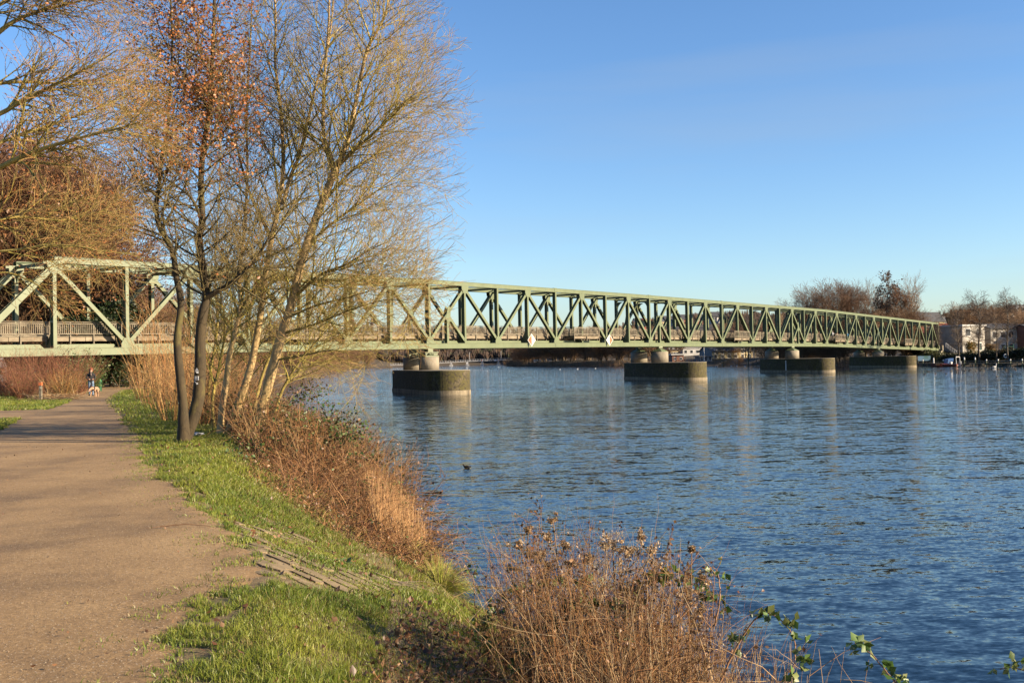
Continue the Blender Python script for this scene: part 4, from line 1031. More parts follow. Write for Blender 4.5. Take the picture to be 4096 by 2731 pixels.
for n_, (px, Y, h, lab) in enumerate([(690, 33, 3.6, 'orange brown shoots right behind the two dark trunks'), (650, 40, 4.4, 'tallest orange willow shoots left of the dark trunks'), (600, 46, 3.9, 'orange shoots beside the path where the verge narrows'), (560, 55, 3.2, 'low orange shoots on the right of the path short of the bridge'), (760, 38, 4.2, 'tangled shoots between the dark trunks and the river'), (850, 42, 3.6, 'brown shoots standing behind the pale trunks'), (800, 30, 2.6, 'brown shoots crowding round the back of the dark trunks'), (930, 31, 2.4, 'brown shoots crowding between the pale trunks'), (690, 52, 4.8, 'tall brown willow shoots just short of the bridge'), (980, 45, 3.0, 'brown shoots on the bank right of the pale trunks')]):
    x = (px - 2048) / F * Y; shrub_plant((x, Y, gz(x, Y)), h, 42, ORG, lab, R, .012, .38, 1 if Y > 50 else 0, 'willow_shoots', 'shoots along the right verge', BROWN, .07, 4)
# left hand bushes under the bridge end
REDB = [(.15, .06, .035), (.19, .075, .04), (.12, .055, .03), (.22, .10, .05)]
for n_, (px, Y, h, lab) in enumerate([(40, 66, 3.1, 'red brown bush at the left edge under the bridge'), (130, 64, 3.4, 'red brown bush second from the left under the bridge'), (215, 63, 3.2, 'red brown bush behind the marker post'), (290, 64, 3.0, 'straw tinged bush beside the walker'), (90, 60, 2.0, 'low red bush in front at the left edge'), (250, 59, 1.8, 'low straw coloured bush right of the marker post')]):
    x = (px - 2048) / F * Y; shrub_plant((x, Y, gz(x, Y)), h, 150, REDB if n_ != 5 else ORG, lab, R, .012, .75, 1, 'red_twig_bush', 'red brown bushes left of the path', [(.10, .11, .03), (.15, .07, .04)], .06, 5)
x = (345 - 2048) / F * 70; shrub_plant((x, 70, gz(x, 70)), 2.8, 80, [(.10, .09, .03)], 'leafy green shrub between the red bushes and the path', R, .012, .6, 7, 'green_shrub', None, GREENB + [(.15, .17, .05)], .11, 6)
T = Tubes(); rt = None
for k in range(500):
    px = R.gauss(215, 55); y = R.gauss(57.5, .9); x = (px - 2048) / F * y; stalk(T, (x, y, gz_fast(x, y) + R.uniform(0, .3)), (R.uniform(-1, 1), R.uniform(-1, 1), .12), R.uniform(.3, .9), .012, cpick(R, STRAW), R, .15, .06, 4)
tag(link_obj('brush_heap', T.mesh('brush_heap', 3), M['veg']), 'low heap of cut straw and brush by the marker post', 'brush heap')
# ------------------------------------------------------------------ big trees on the near bank
def S_(**k):
    d = dict(levels=4, seg=[.5, .32, .2, .12], jit=[.1, .16, .2, .22], trop=[.04, .03, .03, .03], taper=[.3, .3, .35, .5], rmin=.0026,
             n=[34, 11, 6, 0], start=[.25, .12, .1, 0], ang=[55, 42, 38, 0], len=[2.6, 1.1, .5, 0], r=[.03, .011, .005, .003],
             col=[(.16, .115, .045)] * 4, fall=.45)
    d.update(k); d.setdefault('col2', d['col']); return d
def near_tree(name, label, cat, stems, S, base, R, leaves=None, group=None, sub=8):
    """stems: list of (image control points with depth, radius at base, radius at tip, start fraction of branching, colour)"""
    root = thing(name, base, label, cat, group); off = tuple(base)
    trunk = Tubes(); T = [Tubes(), Tubes(), Tubes(), Tubes()]; tips = []
    for ctrl, r0, r1, t0, col, nk in stems:
        P = [atY(px, py, Y) if len(c_) == 3 else Vector(c_[1:]) for c_ in ctrl for (px, py, Y) in [c_[:3]]]
        pts, dirs = path_pts(P, 34, .0, R); rad = [r0 + (r1 - r0) * (k / 34) ** .8 for k in range(35)]
        if P[0].z < 3: rad[0] *= 1.5; rad[1] *= 1.2
        trunk.add(pts, rad, col)
        S2 = dict(S); S2['n'] = [int(nk * .85)] + list(S['n'][1:])
        L = sum((Vector(pts[k + 1]) - Vector(pts[k])).length for k in range(34))
        spawn(T, pts, dirs, rad, L, 0, S2, tips, R, t0)
    link_obj('trunk', trunk.mesh('trunk', sub, off), M['bark'], root)
    a = Tubes(); a.lines = T[1].lines + T[2].lines + T[3].lines; link_obj('twigs', a.mesh('twigs', 3, off), M['veg'], root)
    if leaves:
        fr, size, pal, cond = leaves; g = np.random.default_rng(3)
        lp = []
        for t in tips:
            if cond(t):
                for k in range(R.choice(fr)): lp.append((t[0] + R.gauss(0, .06), t[1] + R.gauss(0, .06), t[2] + R.gauss(0, .06)))
        if lp: link_obj('leaves', leaf_mesh('leaves', lp, size, pick(g, len(lp), pal), off, seed=8), M['leaf'], root)
    return root, tips
def bark_mat():
    m, nt, b = new_mat('mossy_bark')
    a = nt.nodes.new('ShaderNodeAttribute'); a.attribute_name = 'col'
    v = tex_coord(nt, (1, 1, .3), 'World'); f = noise(nt, v, 9, 6, .7)
    c = mix(nt, ramp(nt, f, [(.35, (0, 0, 0)), (.65, (1, 1, 1))]), mix(nt, 1.0, a.outputs['Color'], (.5, .5, .5), 'MULTIPLY'), a.outputs['Color'])
    f2 = noise(nt, tex_coord(nt, (1, 1, .6), 'World'), 2.2, 5, .6)
    c = mix(nt, ramp(nt, f2, [(.52, (0, 0, 0)), (.66, (.7, .7, .7))]), c, mix(nt, .5, c, (.16, .14, .03)))
    nt.links.new(c, b.inputs['Base Color']); b.inputs['Roughness'].default_value = .9; bump(nt, b, f, .8, .02); return m
M['bark'] = bark_mat()
R = random.Random(101)
OL = (.26, .20, .05); OL2 = (.36, .28, .075); RD = (.15, .075, .035)
DK_ = (.042, .028, .010); PALE = (.46, .32, .15)
S1 = S_(n=[34, 9, 5, 0], len=[2.2, 1.05, .5, 0], ang=[46, 40, 36, 0], trop=[.03, .05, .05, .04], rmin=.0032, col=[PALE, (.33, .27, .075), (.32, .26, .075), (.32, .235, .08)], alt=.6, col2=[PALE, (.26, .22, .05), (.26, .22, .05), (.28, .17, .07)])
def im(pts, Y0, Y1=None):
    Y1 = Y0 if Y1 is None else Y1; n = len(pts) - 1
    return [(p[0], p[1], Y0 + (Y1 - Y0) * k / n) for k, p in enumerate(pts)]
def gbase(px, py, Y): x = (px - 2048) / F * Y; return (x, Y, gz(x, Y) - .05)
b0 = gbase(1030, 1725, 26)
ET = [
    (im([(1018, 1760), (1030, 1719), (1059, 1587), (1094, 1461), (1128, 1334), (1165, 1220), (1209, 1038), (1265, 870), (1321, 730), (1349, 660)], 25.5, 25.5), .15, .085, .45, PALE, 26),
    (im([(1349, 660), (1391, 561), (1460, 232), (1500, 140), (1540, 60), (1560, -60)], 25.5, 25), .07, .012, .08, PALE, 34),
    (im([(1335, 690), (1321, 617), (1296, 547), (1293, 421), (1300, 281), (1314, 105), (1320, -120)], 25.5, 26), .07, .02, .1, PALE, 30),
    (im([(1345, 670), (1420, 600), (1531, 500), (1590, 445), (1630, 400), (1670, 370)], 25.5, 24), .055, .006, .1, OL, 34),
    (im([(1175, 1190), (1280, 1100), (1380, 1060), (1480, 1000), (1570, 960)], 25.5, 24.5), .05, .006, .12, OL, 30),
    (im([(1128, 1334), (1250, 1300), (1400, 1240), (1540, 1200), (1640, 1210)], 25.5, 24.5), .04, .006, .15, OL, 24),
    (im([(1150, 1270), (1270, 1220), (1390, 1190), (1490, 1160), (1590, 1140)], 25.5, 24), .035, .005, .15, OL, 26),
    (im([(1100, 1440), (1220, 1420), (1340, 1400), (1460, 1440)], 25.5, 24.5), .03, .005, .1, OL, 20),
    (im([(1190, 1120), (1330, 1150), (1450, 1120), (1540, 1080), (1620, 1060)], 25.5, 26.5), .035, .005, .1, OL, 26),
    (im([(1230, 980), (1320, 900), (1430, 820), (1540, 740), (1610, 690)], 25.5, 25), .045, .006, .12, OL, 32),
    (im([(1300, 800), (1390, 700), (1470, 640), (1560, 580), (1630, 550)], 25.5, 26.5), .04, .006, .12, OL, 30),
    (im([(1391, 561), (1430, 450), (1480, 330), (1540, 230), (1600, 180)], 25.4, 24.5), .035, .006, .1, OL, 24),
]
near_tree('field_maple_tree', 'leaning tree with the thickest pale orange trunk and fine bare twigs fanning over the river', 'tree', ET, S1, b0, R, None, 'tall bare trees on the near bank')
b0 = gbase(921, 1750, 27)
DT = [
    (im([(915, 1790), (921, 1713), (956, 1610), (1002, 1472), (1030, 1329), (1050, 1200), (1068, 1053), (1110, 842), (1131, 702), (1131, 561), (1117, 386), (1100, 246), (1103, 70), (1090, -120)], 27, 26.5), .125, .02, .35, PALE, 58),
    (im([(1131, 820), (1165, 700), (1202, 603), (1265, 337), (1314, 175), (1340, -60)], 26.5, 26.5), .06, .015, .1, PALE, 34),
    (im([(1085, 950), (1010, 800), (960, 640), (930, 480), (920, 300)], 26.7, 27.5), .05, .01, .15, OL, 26),
    (im([(1110, 842), (1200, 800), (1290, 780), (1380, 800)], 26.6, 27.4), .03, .006, .1, OL, 18)]
near_tree('field_maple_tree', 'bare tree with mid thick pale trunk curving right then up, left of the leaning one', 'tree', DT, S1, b0, R, None, 'tall bare trees on the near bank')
b0 = gbase(885, 1760, 26)
CT = [
    (im([(880, 1790), (887, 1644), (904, 1530), (919, 1415), (944, 1311), (962, 1220), (958, 1100), (975, 930), (990, 700), (985, 450), (1000, 200), (1010, -60)], 26, 26.6), .095, .015, .3, PALE, 60),
    (im([(962, 1240), (1000, 1180), (1060, 1120), (1120, 1090)], 26, 25.3), .03, .006, .1, OL, 14)]
near_tree('field_maple_tree', 'bare tree with slim straight pale cream trunk beside the dark trunks', 'tree', CT, S1, b0, R, None, 'tall bare trees on the near bank')
# two rear suckers
for k, (pts, Y, lab) in enumerate([([(950, 1720), (985, 1560), (1010, 1400), (1000, 1250), (1040, 1100), (1060, 900)], 28.5, 'thin olive stem crossing between the two thicker pale trunks'), ([(860, 1740), (850, 1600), (880, 1450), (900, 1300), (880, 1150), (900, 950)], 28, 'thin pale stem just left of the slim straight trunk'), ([(1085, 1700), (1130, 1560), (1210, 1430), (1290, 1330), (1330, 1200)], 27.5, 'low thin tree leaning out over the river right of the thickest trunk'), ([(1000, 1700), (1050, 1500), (1120, 1330), (1180, 1180), (1200, 1000), (1180, 800), (1200, 500)], 29.5, 'thin bare tree leaning right behind the pale trunks'), ([(830, 1700), (840, 1500), (870, 1300), (860, 1050), (880, 700), (870, 300)], 30.5, 'thin bare tree rising between the dark and the pale trunks')]):
    near_tree('field_maple_tree', lab, 'tree', [(im(pts, Y), .055, .01, .25, OL, 44)], S1, gbase(pts[0][0], 0, Y), R, None, 'tall bare trees on the near bank')
# the dark twin trunk tree with rusty leaves held in its top
S2 = S_(n=[34, 9, 5, 0], len=[2.1, 1.0, .45, 0], ang=[60, 45, 40, 0], trop=[.02, .02, .02, .02], col=[DK_, (.085, .068, .028), (.14, .11, .04), (.17, .12, .05)], rmin=.0032)
b0 = gbase(735, 1770, 23.7)
BT = [
    (im([(742, 1800), (742, 1750), (789, 1621), (801, 1472), (801, 1357), (811, 1257), (827, 1186), (811, 1079), (796, 951), (810, 893), (803, 733), (816, 574), (842, 415), (848, 255), (855, 96), (860, -120)], 23.7, 24.4), .165, .03, .36, DK_, 70),
    (im([(822, 1190), (920, 1135), (1000, 1060), (1070, 960), (1110, 840)], 23.9, 23.2), .075, .012, .2, DK_, 20),
    (im([(810, 893), (770, 800), (700, 740), (620, 690), (520, 660)], 24, 23.5), .04, .006, .15, DK_, 20),
    (im([(812, 600), (860, 560), (920, 500), (980, 400)], 24.2, 24.5), .045, .008, .15, DK_, 20),
    (im([(735, 1795), (732, 1621), (720, 1501), (709, 1375), (714, 1308), (724, 1206), (704, 1104), (689, 1002), (638, 910), (625, 829), (638, 733), (650, 606), (670, 529), (676, 400), (690, 200), (680, -60)], 23.4, 23.8), .115, .018, .4, DK_, 60),
    (im([(840, 440), (760, 330), (700, 240), (640, 120), (610, 20)], 24.3, 24.6), .04, .008, .1, DK_, 26)]
RUSTL = [(.33, .115, .035), (.25, .085, .025), (.38, .15, .05), (.17, .065, .025), (.36, .18, .065)]
def dens(t):
    p = proj(t); e = max(0, 1 - ((p[0] - 790) / 330) ** 2) * (1 if p[1] < 480 else max(.03, 1 - (p[1] - 480) / 300)); return R.random() < e
hb, htips = near_tree('hornbeam_tree', 'dark twin trunked tree with rust brown crown leaves and white painted trunk marks', 'tree', BT, S2, b0, R, ((1, 2, 2, 3), .075, RUSTL, dens), 'tall bare trees on the near bank')
# white painted trail marks wrapped round the dark trunk
def trunk_mark(name, pts2, parent=hb):
    mb = MB()
    vs = []
    for px, py in pts2:
        c = atY(px, py, 23.86); t_ = min(1, max(0, (py - 1357) / 264.)); cx = atY(801 - 12 * max(0, t_ - .4), py, 23.86); r = .155
        dx = (c.x - cx.x) / r; dx = max(-.9, min(.9, dx)); vs.append((c.x, cx.y - math.sqrt(1 - dx * dx) * r - .012, c.z))
    mb.add(vs, [tuple(range(len(vs)))]); mb.build(name, M['white'], parent)
trunk_mark('painted_mark', [(788, 1483), (796, 1470), (804, 1484)])
trunk_mark('painted_mark', [(787, 1485), (803, 1486), (803, 1492), (794, 1492), (795, 1488)])
for q in ([(786, 1504), (804, 1504), (804, 1507), (786, 1507)], [(786, 1510), (804, 1510), (804, 1513), (786, 1513)], [(786, 1516), (804, 1516), (804, 1519), (786, 1519)], [(786, 1504), (789, 1504), (789, 1519), (786, 1519)], [(801, 1504), (804, 1504), (804, 1519), (801, 1519)]): trunk_mark('painted_mark', q)
trunk_mark('painted_mark', [(786, 1521), (798, 1532), (800, 1528), (801, 1536), (792, 1536), (795, 1533), (785, 1524)])

# tree off the left edge whose boughs sweep into the picture
S3 = S_(n=[34, 8, 4, 0], len=[1.25, .7, .36, 0], ang=[48, 40, 36, 0], seg=[.4, .25, .16, .1], trop=[.0, .01, .0, .0], col=[OL, (.28, .21, .055), (.28, .18, .06), (.30, .155, .055)], rmin=.003, alt=.6, col2=[OL, (.20, .17, .04), (.20, .165, .05), (.24, .17, .06)], bias=(.3, 0, 0))
bx = -11.0; by = 17.5; tr = [(bx, by, gz(bx, by)), (bx + .1, by, 4), (bx, by + .2, 7), (bx + .3, by, 10), (bx + .2, by, 14)]
def wc(P): return [('w',) + tuple(p) for p in P]
LT = [(wc(tr), .26, .09, .9, OL2, 6)]
for pts, Y0, Y1, r, nk in [([(-560, 900), (-250, 800), (0, 670), (130, 610), (290, 560), (450, 520), (560, 490)], 17.5, 16, .07, 34), ([(-560, 600), (-200, 520), (0, 455), (90, 400), (220, 340), (340, 280), (470, 200)], 17.5, 17, .065, 34),
        ([(-560, 420), (-200, 380), (0, 335), (150, 330), (330, 340), (470, 330)], 17.5, 18.5, .05, 30), ([(-560, 300), (-150, 220), (50, 90), (180, 40), (330, 0), (420, -60)], 17.5, 17, .06, 30),
        ([(-560, 1000), (-200, 930), (50, 870), (250, 880), (430, 840)], 17.5, 18.5, .04, 30), ([(-560, 1050), (-200, 1020), (60, 1000), (200, 980), (340, 990), (430, 1020)], 17.5, 17, .03, 20),
        ([(-560, 200), (-200, 100), (0, 20), (100, -40), (260, -120)], 17.5, 16.5, .05, 26), ([(-560, 760), (-200, 640), (30, 560), (200, 500), (400, 430), (520, 380)], 17.5, 19, .05, 32), ([(-560, 1150), (-250, 1120), (0, 1090), (90, 1110), (170, 1150)], 17.5, 18, .025, 14)]:
    LT.append((im(pts, Y0, Y1), r, .008, .35, OL2, nk))
near_tree('overhanging_tree', 'mossy green boughs of a tree outside the left edge reaching into the picture', 'tree', LT, S3, tr[0], R, ((0, 0, 0, 1), .045, RUSTL, lambda t: R.random() < .5))

# ------------------------------------------------------------------ prototypes for trees farther off
def proto_tree(name, kind, h, seed, label, cat='tree'):
    R = random.Random(seed); root = thing(name, (0, 0, 0), label, cat); T = [Tubes(), Tubes(), Tubes(), Tubes()]; trunk = Tubes(); tips = []
    if kind == 'round':
        S = S_(seg=[1.2, .9, .6, .4], n=[22, 9, 7, 0], len=[h * .42, h * .19, h * .085, 0], ang=[48, 42, 38, 0], trop=[.02, .07, .07, .05], r=[.12, .05, .026, .02], rmin=.014, col=[(.11, .08, .045), (.10, .065, .035), (.13, .07, .04), (.15, .08, .045)], fall=.5); t0 = .22
    elif kind == 'alder':
        S = S_(seg=[1.0, .7, .5, .3], n=[36, 10, 7, 0], len=[h * .23, h * .10, h * .05, 0], ang=[66, 45, 42, 0], trop=[.01, .02, .02, .02], r=[.09, .04, .024, .018], rmin=.014, col=[(.05, .038, .028), (.055, .04, .03), (.065, .045, .032), (.075, .05, .035)], fall=.35); t0 = .28
    elif kind == 'fan':
        S = S_(seg=[1.2, .9, .6, .4], n=[20, 9, 6, 0], len=[h * .45, h * .2, h * .09, 0], ang=[30, 28, 26, 0], trop=[.02, .05, .05, .04], r=[.1, .04, .024, .016], rmin=.013, col=[(.17, .13, .08), (.17, .12, .07), (.18, .12, .075), (.19, .13, .08)], fall=.4); t0 = .15
    elif kind == 'willow':
        S = S_(seg=[.7, .5, .4, .3], n=[26, 9, 7, 0], len=[h * .4, h * .22, h * .14, 0], ang=[55, 45, 35, 0], trop=[.02, -.03, -.12, -.15], r=[.1, .045, .025, .018], rmin=.014, col=[(.14, .09, .03), (.22, .11, .025), (.25, .125, .03), (.28, .14, .035)], fall=.35); t0 = .12
    elif kind == 'scrub':
        S = S_(seg=[.8, .6, .4, .3], n=[26, 9, 6, 0], len=[h * .5, h * .22, h * .1, 0], ang=[60, 45, 40, 0], trop=[.03, .04, .04, .03], r=[.07, .04, .026, .02], rmin=.016, col=[(.12, .08, .045), (.14, .08, .04), (.16, .085, .045), (.17, .10, .05)], fall=.35); t0 = .04
    P = [(0, 0, 0), (R.uniform(-.3, .3), R.uniform(-.3, .3), h * .3), (R.uniform(-.6, .6), R.uniform(-.4, .4), h * .62), (R.uniform(-.8, .8), R.uniform(-.6, .6), h * (.9 if kind != 'round' else .8))]
    pts, dirs = path_pts(P, 16, .04, R); rr = h * .017; rad = [rr * (1 - .85 * k / 16) for k in range(17)]; rad[0] *= 1.4
    trunk.add(pts, rad, S['col'][0]); spawn(T, pts, dirs, rad, h, 0, S, tips, R, t0)
    if kind in ('round', 'scrub'):
        for q in range(3):
            a = q * 2.1 + R.random(); P2 = [pts[3 if kind == 'round' else 0], (math.cos(a) * h * .12, math.sin(a) * h * .12, h * .45), (math.cos(a) * h * .22, math.sin(a) * h * .22, h * .78)]
            p2, d2 = path_pts(P2, 12, .05, R); r2 = [rr * .6 * (1 - .8 * k / 12) for k in range(13)]; trunk.add(p2, r2, S['col'][0]); spawn(T, p2, d2, r2, h, 0, dict(S, n=[14] + S['n'][1:]), tips, R, .2)
    link_obj('trunk', trunk.mesh('trunk', 6), M['veg'], root)
    a = Tubes(); a.lines = T[1].lines + T[2].lines + T[3].lines
    link_obj('crown', a.mesh('crown', 3), M['veg'], root)
    return root, tips
def add_leaves(root, tips, n, size, pal, spread, seed=1, sub=1.0):
    g = np.random.default_rng(seed); R = random.Random(seed); lp = []
    for t in tips:
        if R.random() < sub:
            for k in range(n): lp.append((t[0] + R.gauss(0, spread), t[1] + R.gauss(0, spread), t[2] + R.gauss(0, spread)))
    link_obj('leaves', leaf_mesh('leaves', lp, size, pick(g, len(lp), pal), seed=seed), M['leaf'], root)
USED = set()
def put(proto, x, y, h0, h, label, group, rz=None, z=None, sx=1.0):
    s = h / h0; z = gz(x, y) - .1 if z is None else z; rz = R.uniform(0, 6.28) if rz is None else rz
    if proto.name not in USED:
        USED.add(proto.name); proto.location = (x, y, z); proto.scale = (s * sx, s * sx, s); proto.rotation_euler = (0, 0, rz); proto['label'] = label
        if group: proto['group'] = group
        return proto
    return dup(proto, (x, y, z), rz, (s * sx, s * sx, s), label, group)
pr = {}
for k in range(3): pr['round', k], _ = proto_tree('bare_tree', 'round', 16, 200 + k, 'x')
for k in range(2): pr['alder', k], _ = proto_tree('alder_tree', 'alder', 17, 210 + k, 'x')
pr['fan', 0], _ = proto_tree('bare_tree', 'fan', 17, 220, 'x')
pr['willow', 0], tt = proto_tree('willow_tree', 'willow', 9, 230, 'x')
for k in range(2): pr['scrub', k], _ = proto_tree('scrub_tree', 'scrub', 9, 240 + k, 'x')
pr['clump', 0], tt = proto_tree('poplar_tree', 'alder', 18, 250, 'x'); add_leaves(pr['clump', 0], tt, 1, .5, [(.07, .055, .045), (.09, .07, .05), (.18, .09, .05)], .25, 3, .35)
pr['rust', 0], tt = proto_tree('beech_tree', 'round', 15, 260, 'x'); add_leaves(pr['rust', 0], tt, 1, .24, [(.24, .10, .04), (.19, .085, .035), (.28, .14, .06)], .2, 4, .7)
pr['ever', 0], tt = proto_tree('evergreen_tree', 'scrub', 8, 270, 'x'); add_leaves(pr['ever', 0], tt, 10, .28, [(.02, .035, .012), (.028, .045, .014), (.015, .028, .01)], .28, 5, 1)
pr['red', 0], tt = proto_tree('beech_tree', 'round', 15, 280, 'x'); add_leaves(pr['red', 0], tt, 1, .2, [(.17, .085, .05), (.13, .06, .035)], .2, 6, .6)
H0 = dict(round=16, alder=17, fan=17, willow=9, scrub=9, clump=18, rust=15, ever=8, red=15)
def T_(kind, k, px, Y, h, label, group=None, sx=1.0, rz=None):
    x = (px - 2048) / F * Y; return put(pr[kind, k], x, Y, H0[kind], h, label, group, rz, None, sx)
R = random.Random(55)
# left: woodland behind the bridge end and beside the path
GL = 'woodland behind the left end of the bridge'
left = [('round', 1, -60, 90, 23), ('rust', 0, 70, 92, 23), ('round', 2, 250, 93, 22), ('red', 0, 390, 95, 18), ('rust', 0, 170, 90, 19),('rust', 0, -30, 100, 22), ('round', 0, 40, 98, 24), ('rust', 0, 120, 118, 25), ('round', 2, 200, 108, 25), ('red', 0, 290, 105, 20), ('rust', 0, 190, 96, 17), ('round', 1, 90, 105, 22), ('rust', 0, 330, 112, 15), ('round', 2, 260, 125, 19), ('red', 0, 420, 120, 14), ('red', 0, 40, 120, 19), ('scrub', 0, 470, 104, 9), ('red', 0, 600, 128, 12), ('round', 1, 520, 140, 13), ('round', 0, 700, 150, 13),
        ('red', 0, 150, 145, 19), ('round', 2, 780, 165, 12), ('scrub', 1, 660, 112, 8), ('scrub', 0, 860, 135, 8), ('round', 1, 360, 160, 17), ('red', 0, 250, 100, 12), ('red', 0, 150, 92, 11), ('red', 0, 30, 96, 12), ('scrub', 1, 330, 95, 7.5), ('scrub', 0, 90, 88, 7), ('red', 0, 520, 170, 14), ('red', 0, 740, 190, 13), ('scrub', 1, 950, 170, 8), ('scrub', 0, 1050, 200, 9)]
dsc = {'rust': 'tree keeping rust brown leaves', 'round': 'bare spreading tree', 'red': 'bare tree with a reddish crown', 'scrub': 'low bare scrubby tree'}
def where(px, Y): return ('at the left edge' if px < 60 else 'above the red bushes' if px < 300 else 'above the path opening' if px < 560 else 'behind the dark trunks' if px < 850 else 'on the bank beyond the pale trunks') + (' just behind the bridge' if Y < 105 else ' farther back')
for k, kk, px, Y, h in left: T_(k, kk, px, Y, h, f'{dsc[k]} {where(px, Y)}', GL)
for px, Y, h, lab in [(440, 92, 6.8, 'dark evergreen beside the path under the bridge'), (395, 88, 5.2, 'dark evergreen nearest the walker'), (300, 110, 8, 'dark evergreen behind the railing at the left')]: T_('ever', 0, px, Y, h, lab, 'dark evergreens by the path', 1.1)
# left bank of the far reach: brown wood along the water
def line_trees(P, n, kinds, hr, jit, group, fmt, sx=1.0):
    L = [0]
    for a, b in zip(P[:-1], P[1:]): L.append(L[-1] + math.dist(a, b))
    for i in range(n):
        s = L[-1] * (i + .5) / n; j = max(q for q in range(len(L) - 1) if L[q] <= s); f = (s - L[j]) / (L[j + 1] - L[j])
        x = P[j][0] + (P[j + 1][0] - P[j][0]) * f + R.uniform(-jit, jit); y = P[j][1] + (P[j + 1][1] - P[j][1]) * f + R.uniform(-jit, jit)
        k = R.choice(kinds); put(pr[k], x, y, H0[k[0]], R.uniform(*hr), fmt, group, sx=sx)
KB = [('scrub', 0), ('scrub', 1), ('round', 0), ('round', 2), ('round', 1)]
line_trees([(-44, 190), (-58, 280), (-76, 430), (-97, 600), (-94, 690)], 46, KB[:3], (7, 11), 3, 'wood on the far left bank', 'bare brown tree in the riverside wood seen under the bridge left of the nearest pier', 1.2)
line_trees([(-58, 215), (-80, 330), (-110, 500), (-112, 700), (-104, 800), (-60, 860), (0, 850)], 46, KB, (10, 13), 5, 'wood on the far left bank', 'bare brown tree in the riverside wood seen under the bridge left of the nearest pier', 1.3)
line_trees([(5, 700), (9, 560), (10, 525), (20, 505), (44, 440), (58, 402)], 40, KB[:2] + KB[:2] + [('round', 1)], (8, 12.5), 3, 'wood on the middle bank', 'bare brown tree on the wooded point between the two nearest piers', 1.25)
line_trees([(14, 560), (24, 525), (52, 450), (66, 420)], 34, KB, (11, 15), 5, 'wood on the middle bank', 'bare brown tree on the wooded point between the two nearest piers', 1.2)
# behind the club house and the far piers
line_trees([(75, 392), (86, 372), (96, 352), (104, 330), (112, 312)], 20, KB[2:], (9, 13), 4, 'trees behind the far bank', 'bare brown tree behind the river club seen through the bridge', 1.1)
line_trees([(84, 330), (93, 303), (98, 285), (102, 270)], 22, KB[:2], (6, 9), 1.5, 'scrub on the far bank', 'low bare scrub tree on the far bank under the bridge', 1.3)
# the tall group above the right part of the bridge
big = [('fan', 0, 2990, 330, 17, 'pale fan shaped bare tree, leftmost above the bridge top', 1.1), ('clump', 0, 3170, 330, 15.5, 'dark tufted tree low above the bridge left of the big round crown', 1.0), ('fan', 0, 3130, 350, 16.5, 'pinkish bare crown just above the bridge top', .8),
       ('round', 1, 3300, 322, 23.5, 'largest round brown bare tree above the bridge', 1.25), ('round', 0, 3235, 330, 20, 'brown bare tree at the left shoulder of the largest crown', 1.1), ('round', 2, 3370, 330, 23.5, 'brown bare tree at the right shoulder of the largest crown', 1.1),
       ('round', 1, 3425, 325, 23, 'upright bare tree right of the large round crowns', .8), ('fan', 0, 3480, 330, 21, 'slim bare tree between the round crowns and the tufted poplar', .8), ('clump', 0, 3552, 305, 23.5, 'tall poplar with dark leaf tufts at its top', .9), ('rust', 0, 3610, 300, 20, 'rusty brown tree right of the tufted poplar', .65),
       ('fan', 0, 3655, 300, 19.5, 'bare fan shaped tree at the right end of the group above the bridge', .9), ('round', 2, 3520, 318, 18, 'brown bare tree filling behind the tufted poplar', 1.0), ('scrub', 1, 3460, 300, 12, 'low brown tree behind the far end of the truss', 1.3), ('scrub', 0, 3330, 305, 13, 'low brown tree under the largest round crown', 1.3), ('rust', 0, 3060, 320, 12, 'low rusty tree behind the truss left of centre', .9), ('scrub', 0, 3210, 310, 12, 'low brown tree left of the third pier', 1.3), ('scrub', 1, 3570, 292, 12, 'low brown tree behind the last balcony', 1.2), ('scrub', 0, 3640, 296, 11, 'low brown tree behind the far end posts', 1.2)]
for k, kk, px, Y, h, lab, sx in big: T_(k, kk, px, Y, h, lab, 'tall trees behind the far bridge end', sx)
for px, Y, h, lab, sx in [(3832, 238, 15.2, 'left alder on the right bank before the pale house', .8), (3916, 232, 16.6, 'tallest alder in the middle of the right bank', .95), (4030, 223, 16.8, 'right alder by the lifebuoy post', .8), (3985, 226, 12.5, 'small leaning alder between the taller ones', .8), (3755, 262, 8.5, 'thin bare tree at the far bridge corner', .6)]:
    T_('alder', 0 if px != 4030 else 1, px, Y, h, lab, 'alders on the right bank', sx)
for px, Y, h in [(3850, 330, 11), (3950, 340, 12), (4060, 330, 12), (4120, 300, 12), (3790, 350, 9), (4000, 400, 13), (3900, 420, 11), (4090, 420, 15)]: T_('scrub', px % 2, px, Y, h, 'brown bare tree behind the houses on the right bank', 'trees behind the right bank houses', 1.5)
T_('willow', 0, 2893, 342, 8.2, 'orange weeping willow in front of the yellow club house', None, 1.15); T_('willow', 0, 2950, 345, 6.5, 'smaller orange willow right of the weeping one', None, .9)
CLEAR = [(3600, 3790, 650), (3845, 3900, 590), (3910, 3950, 580), (3960, 3995, 600), (4000, 4050, 560), (4040, 4130, 770), (2545, 2610, 790), (2635, 2750, 760), (2775, 2885, 700)]
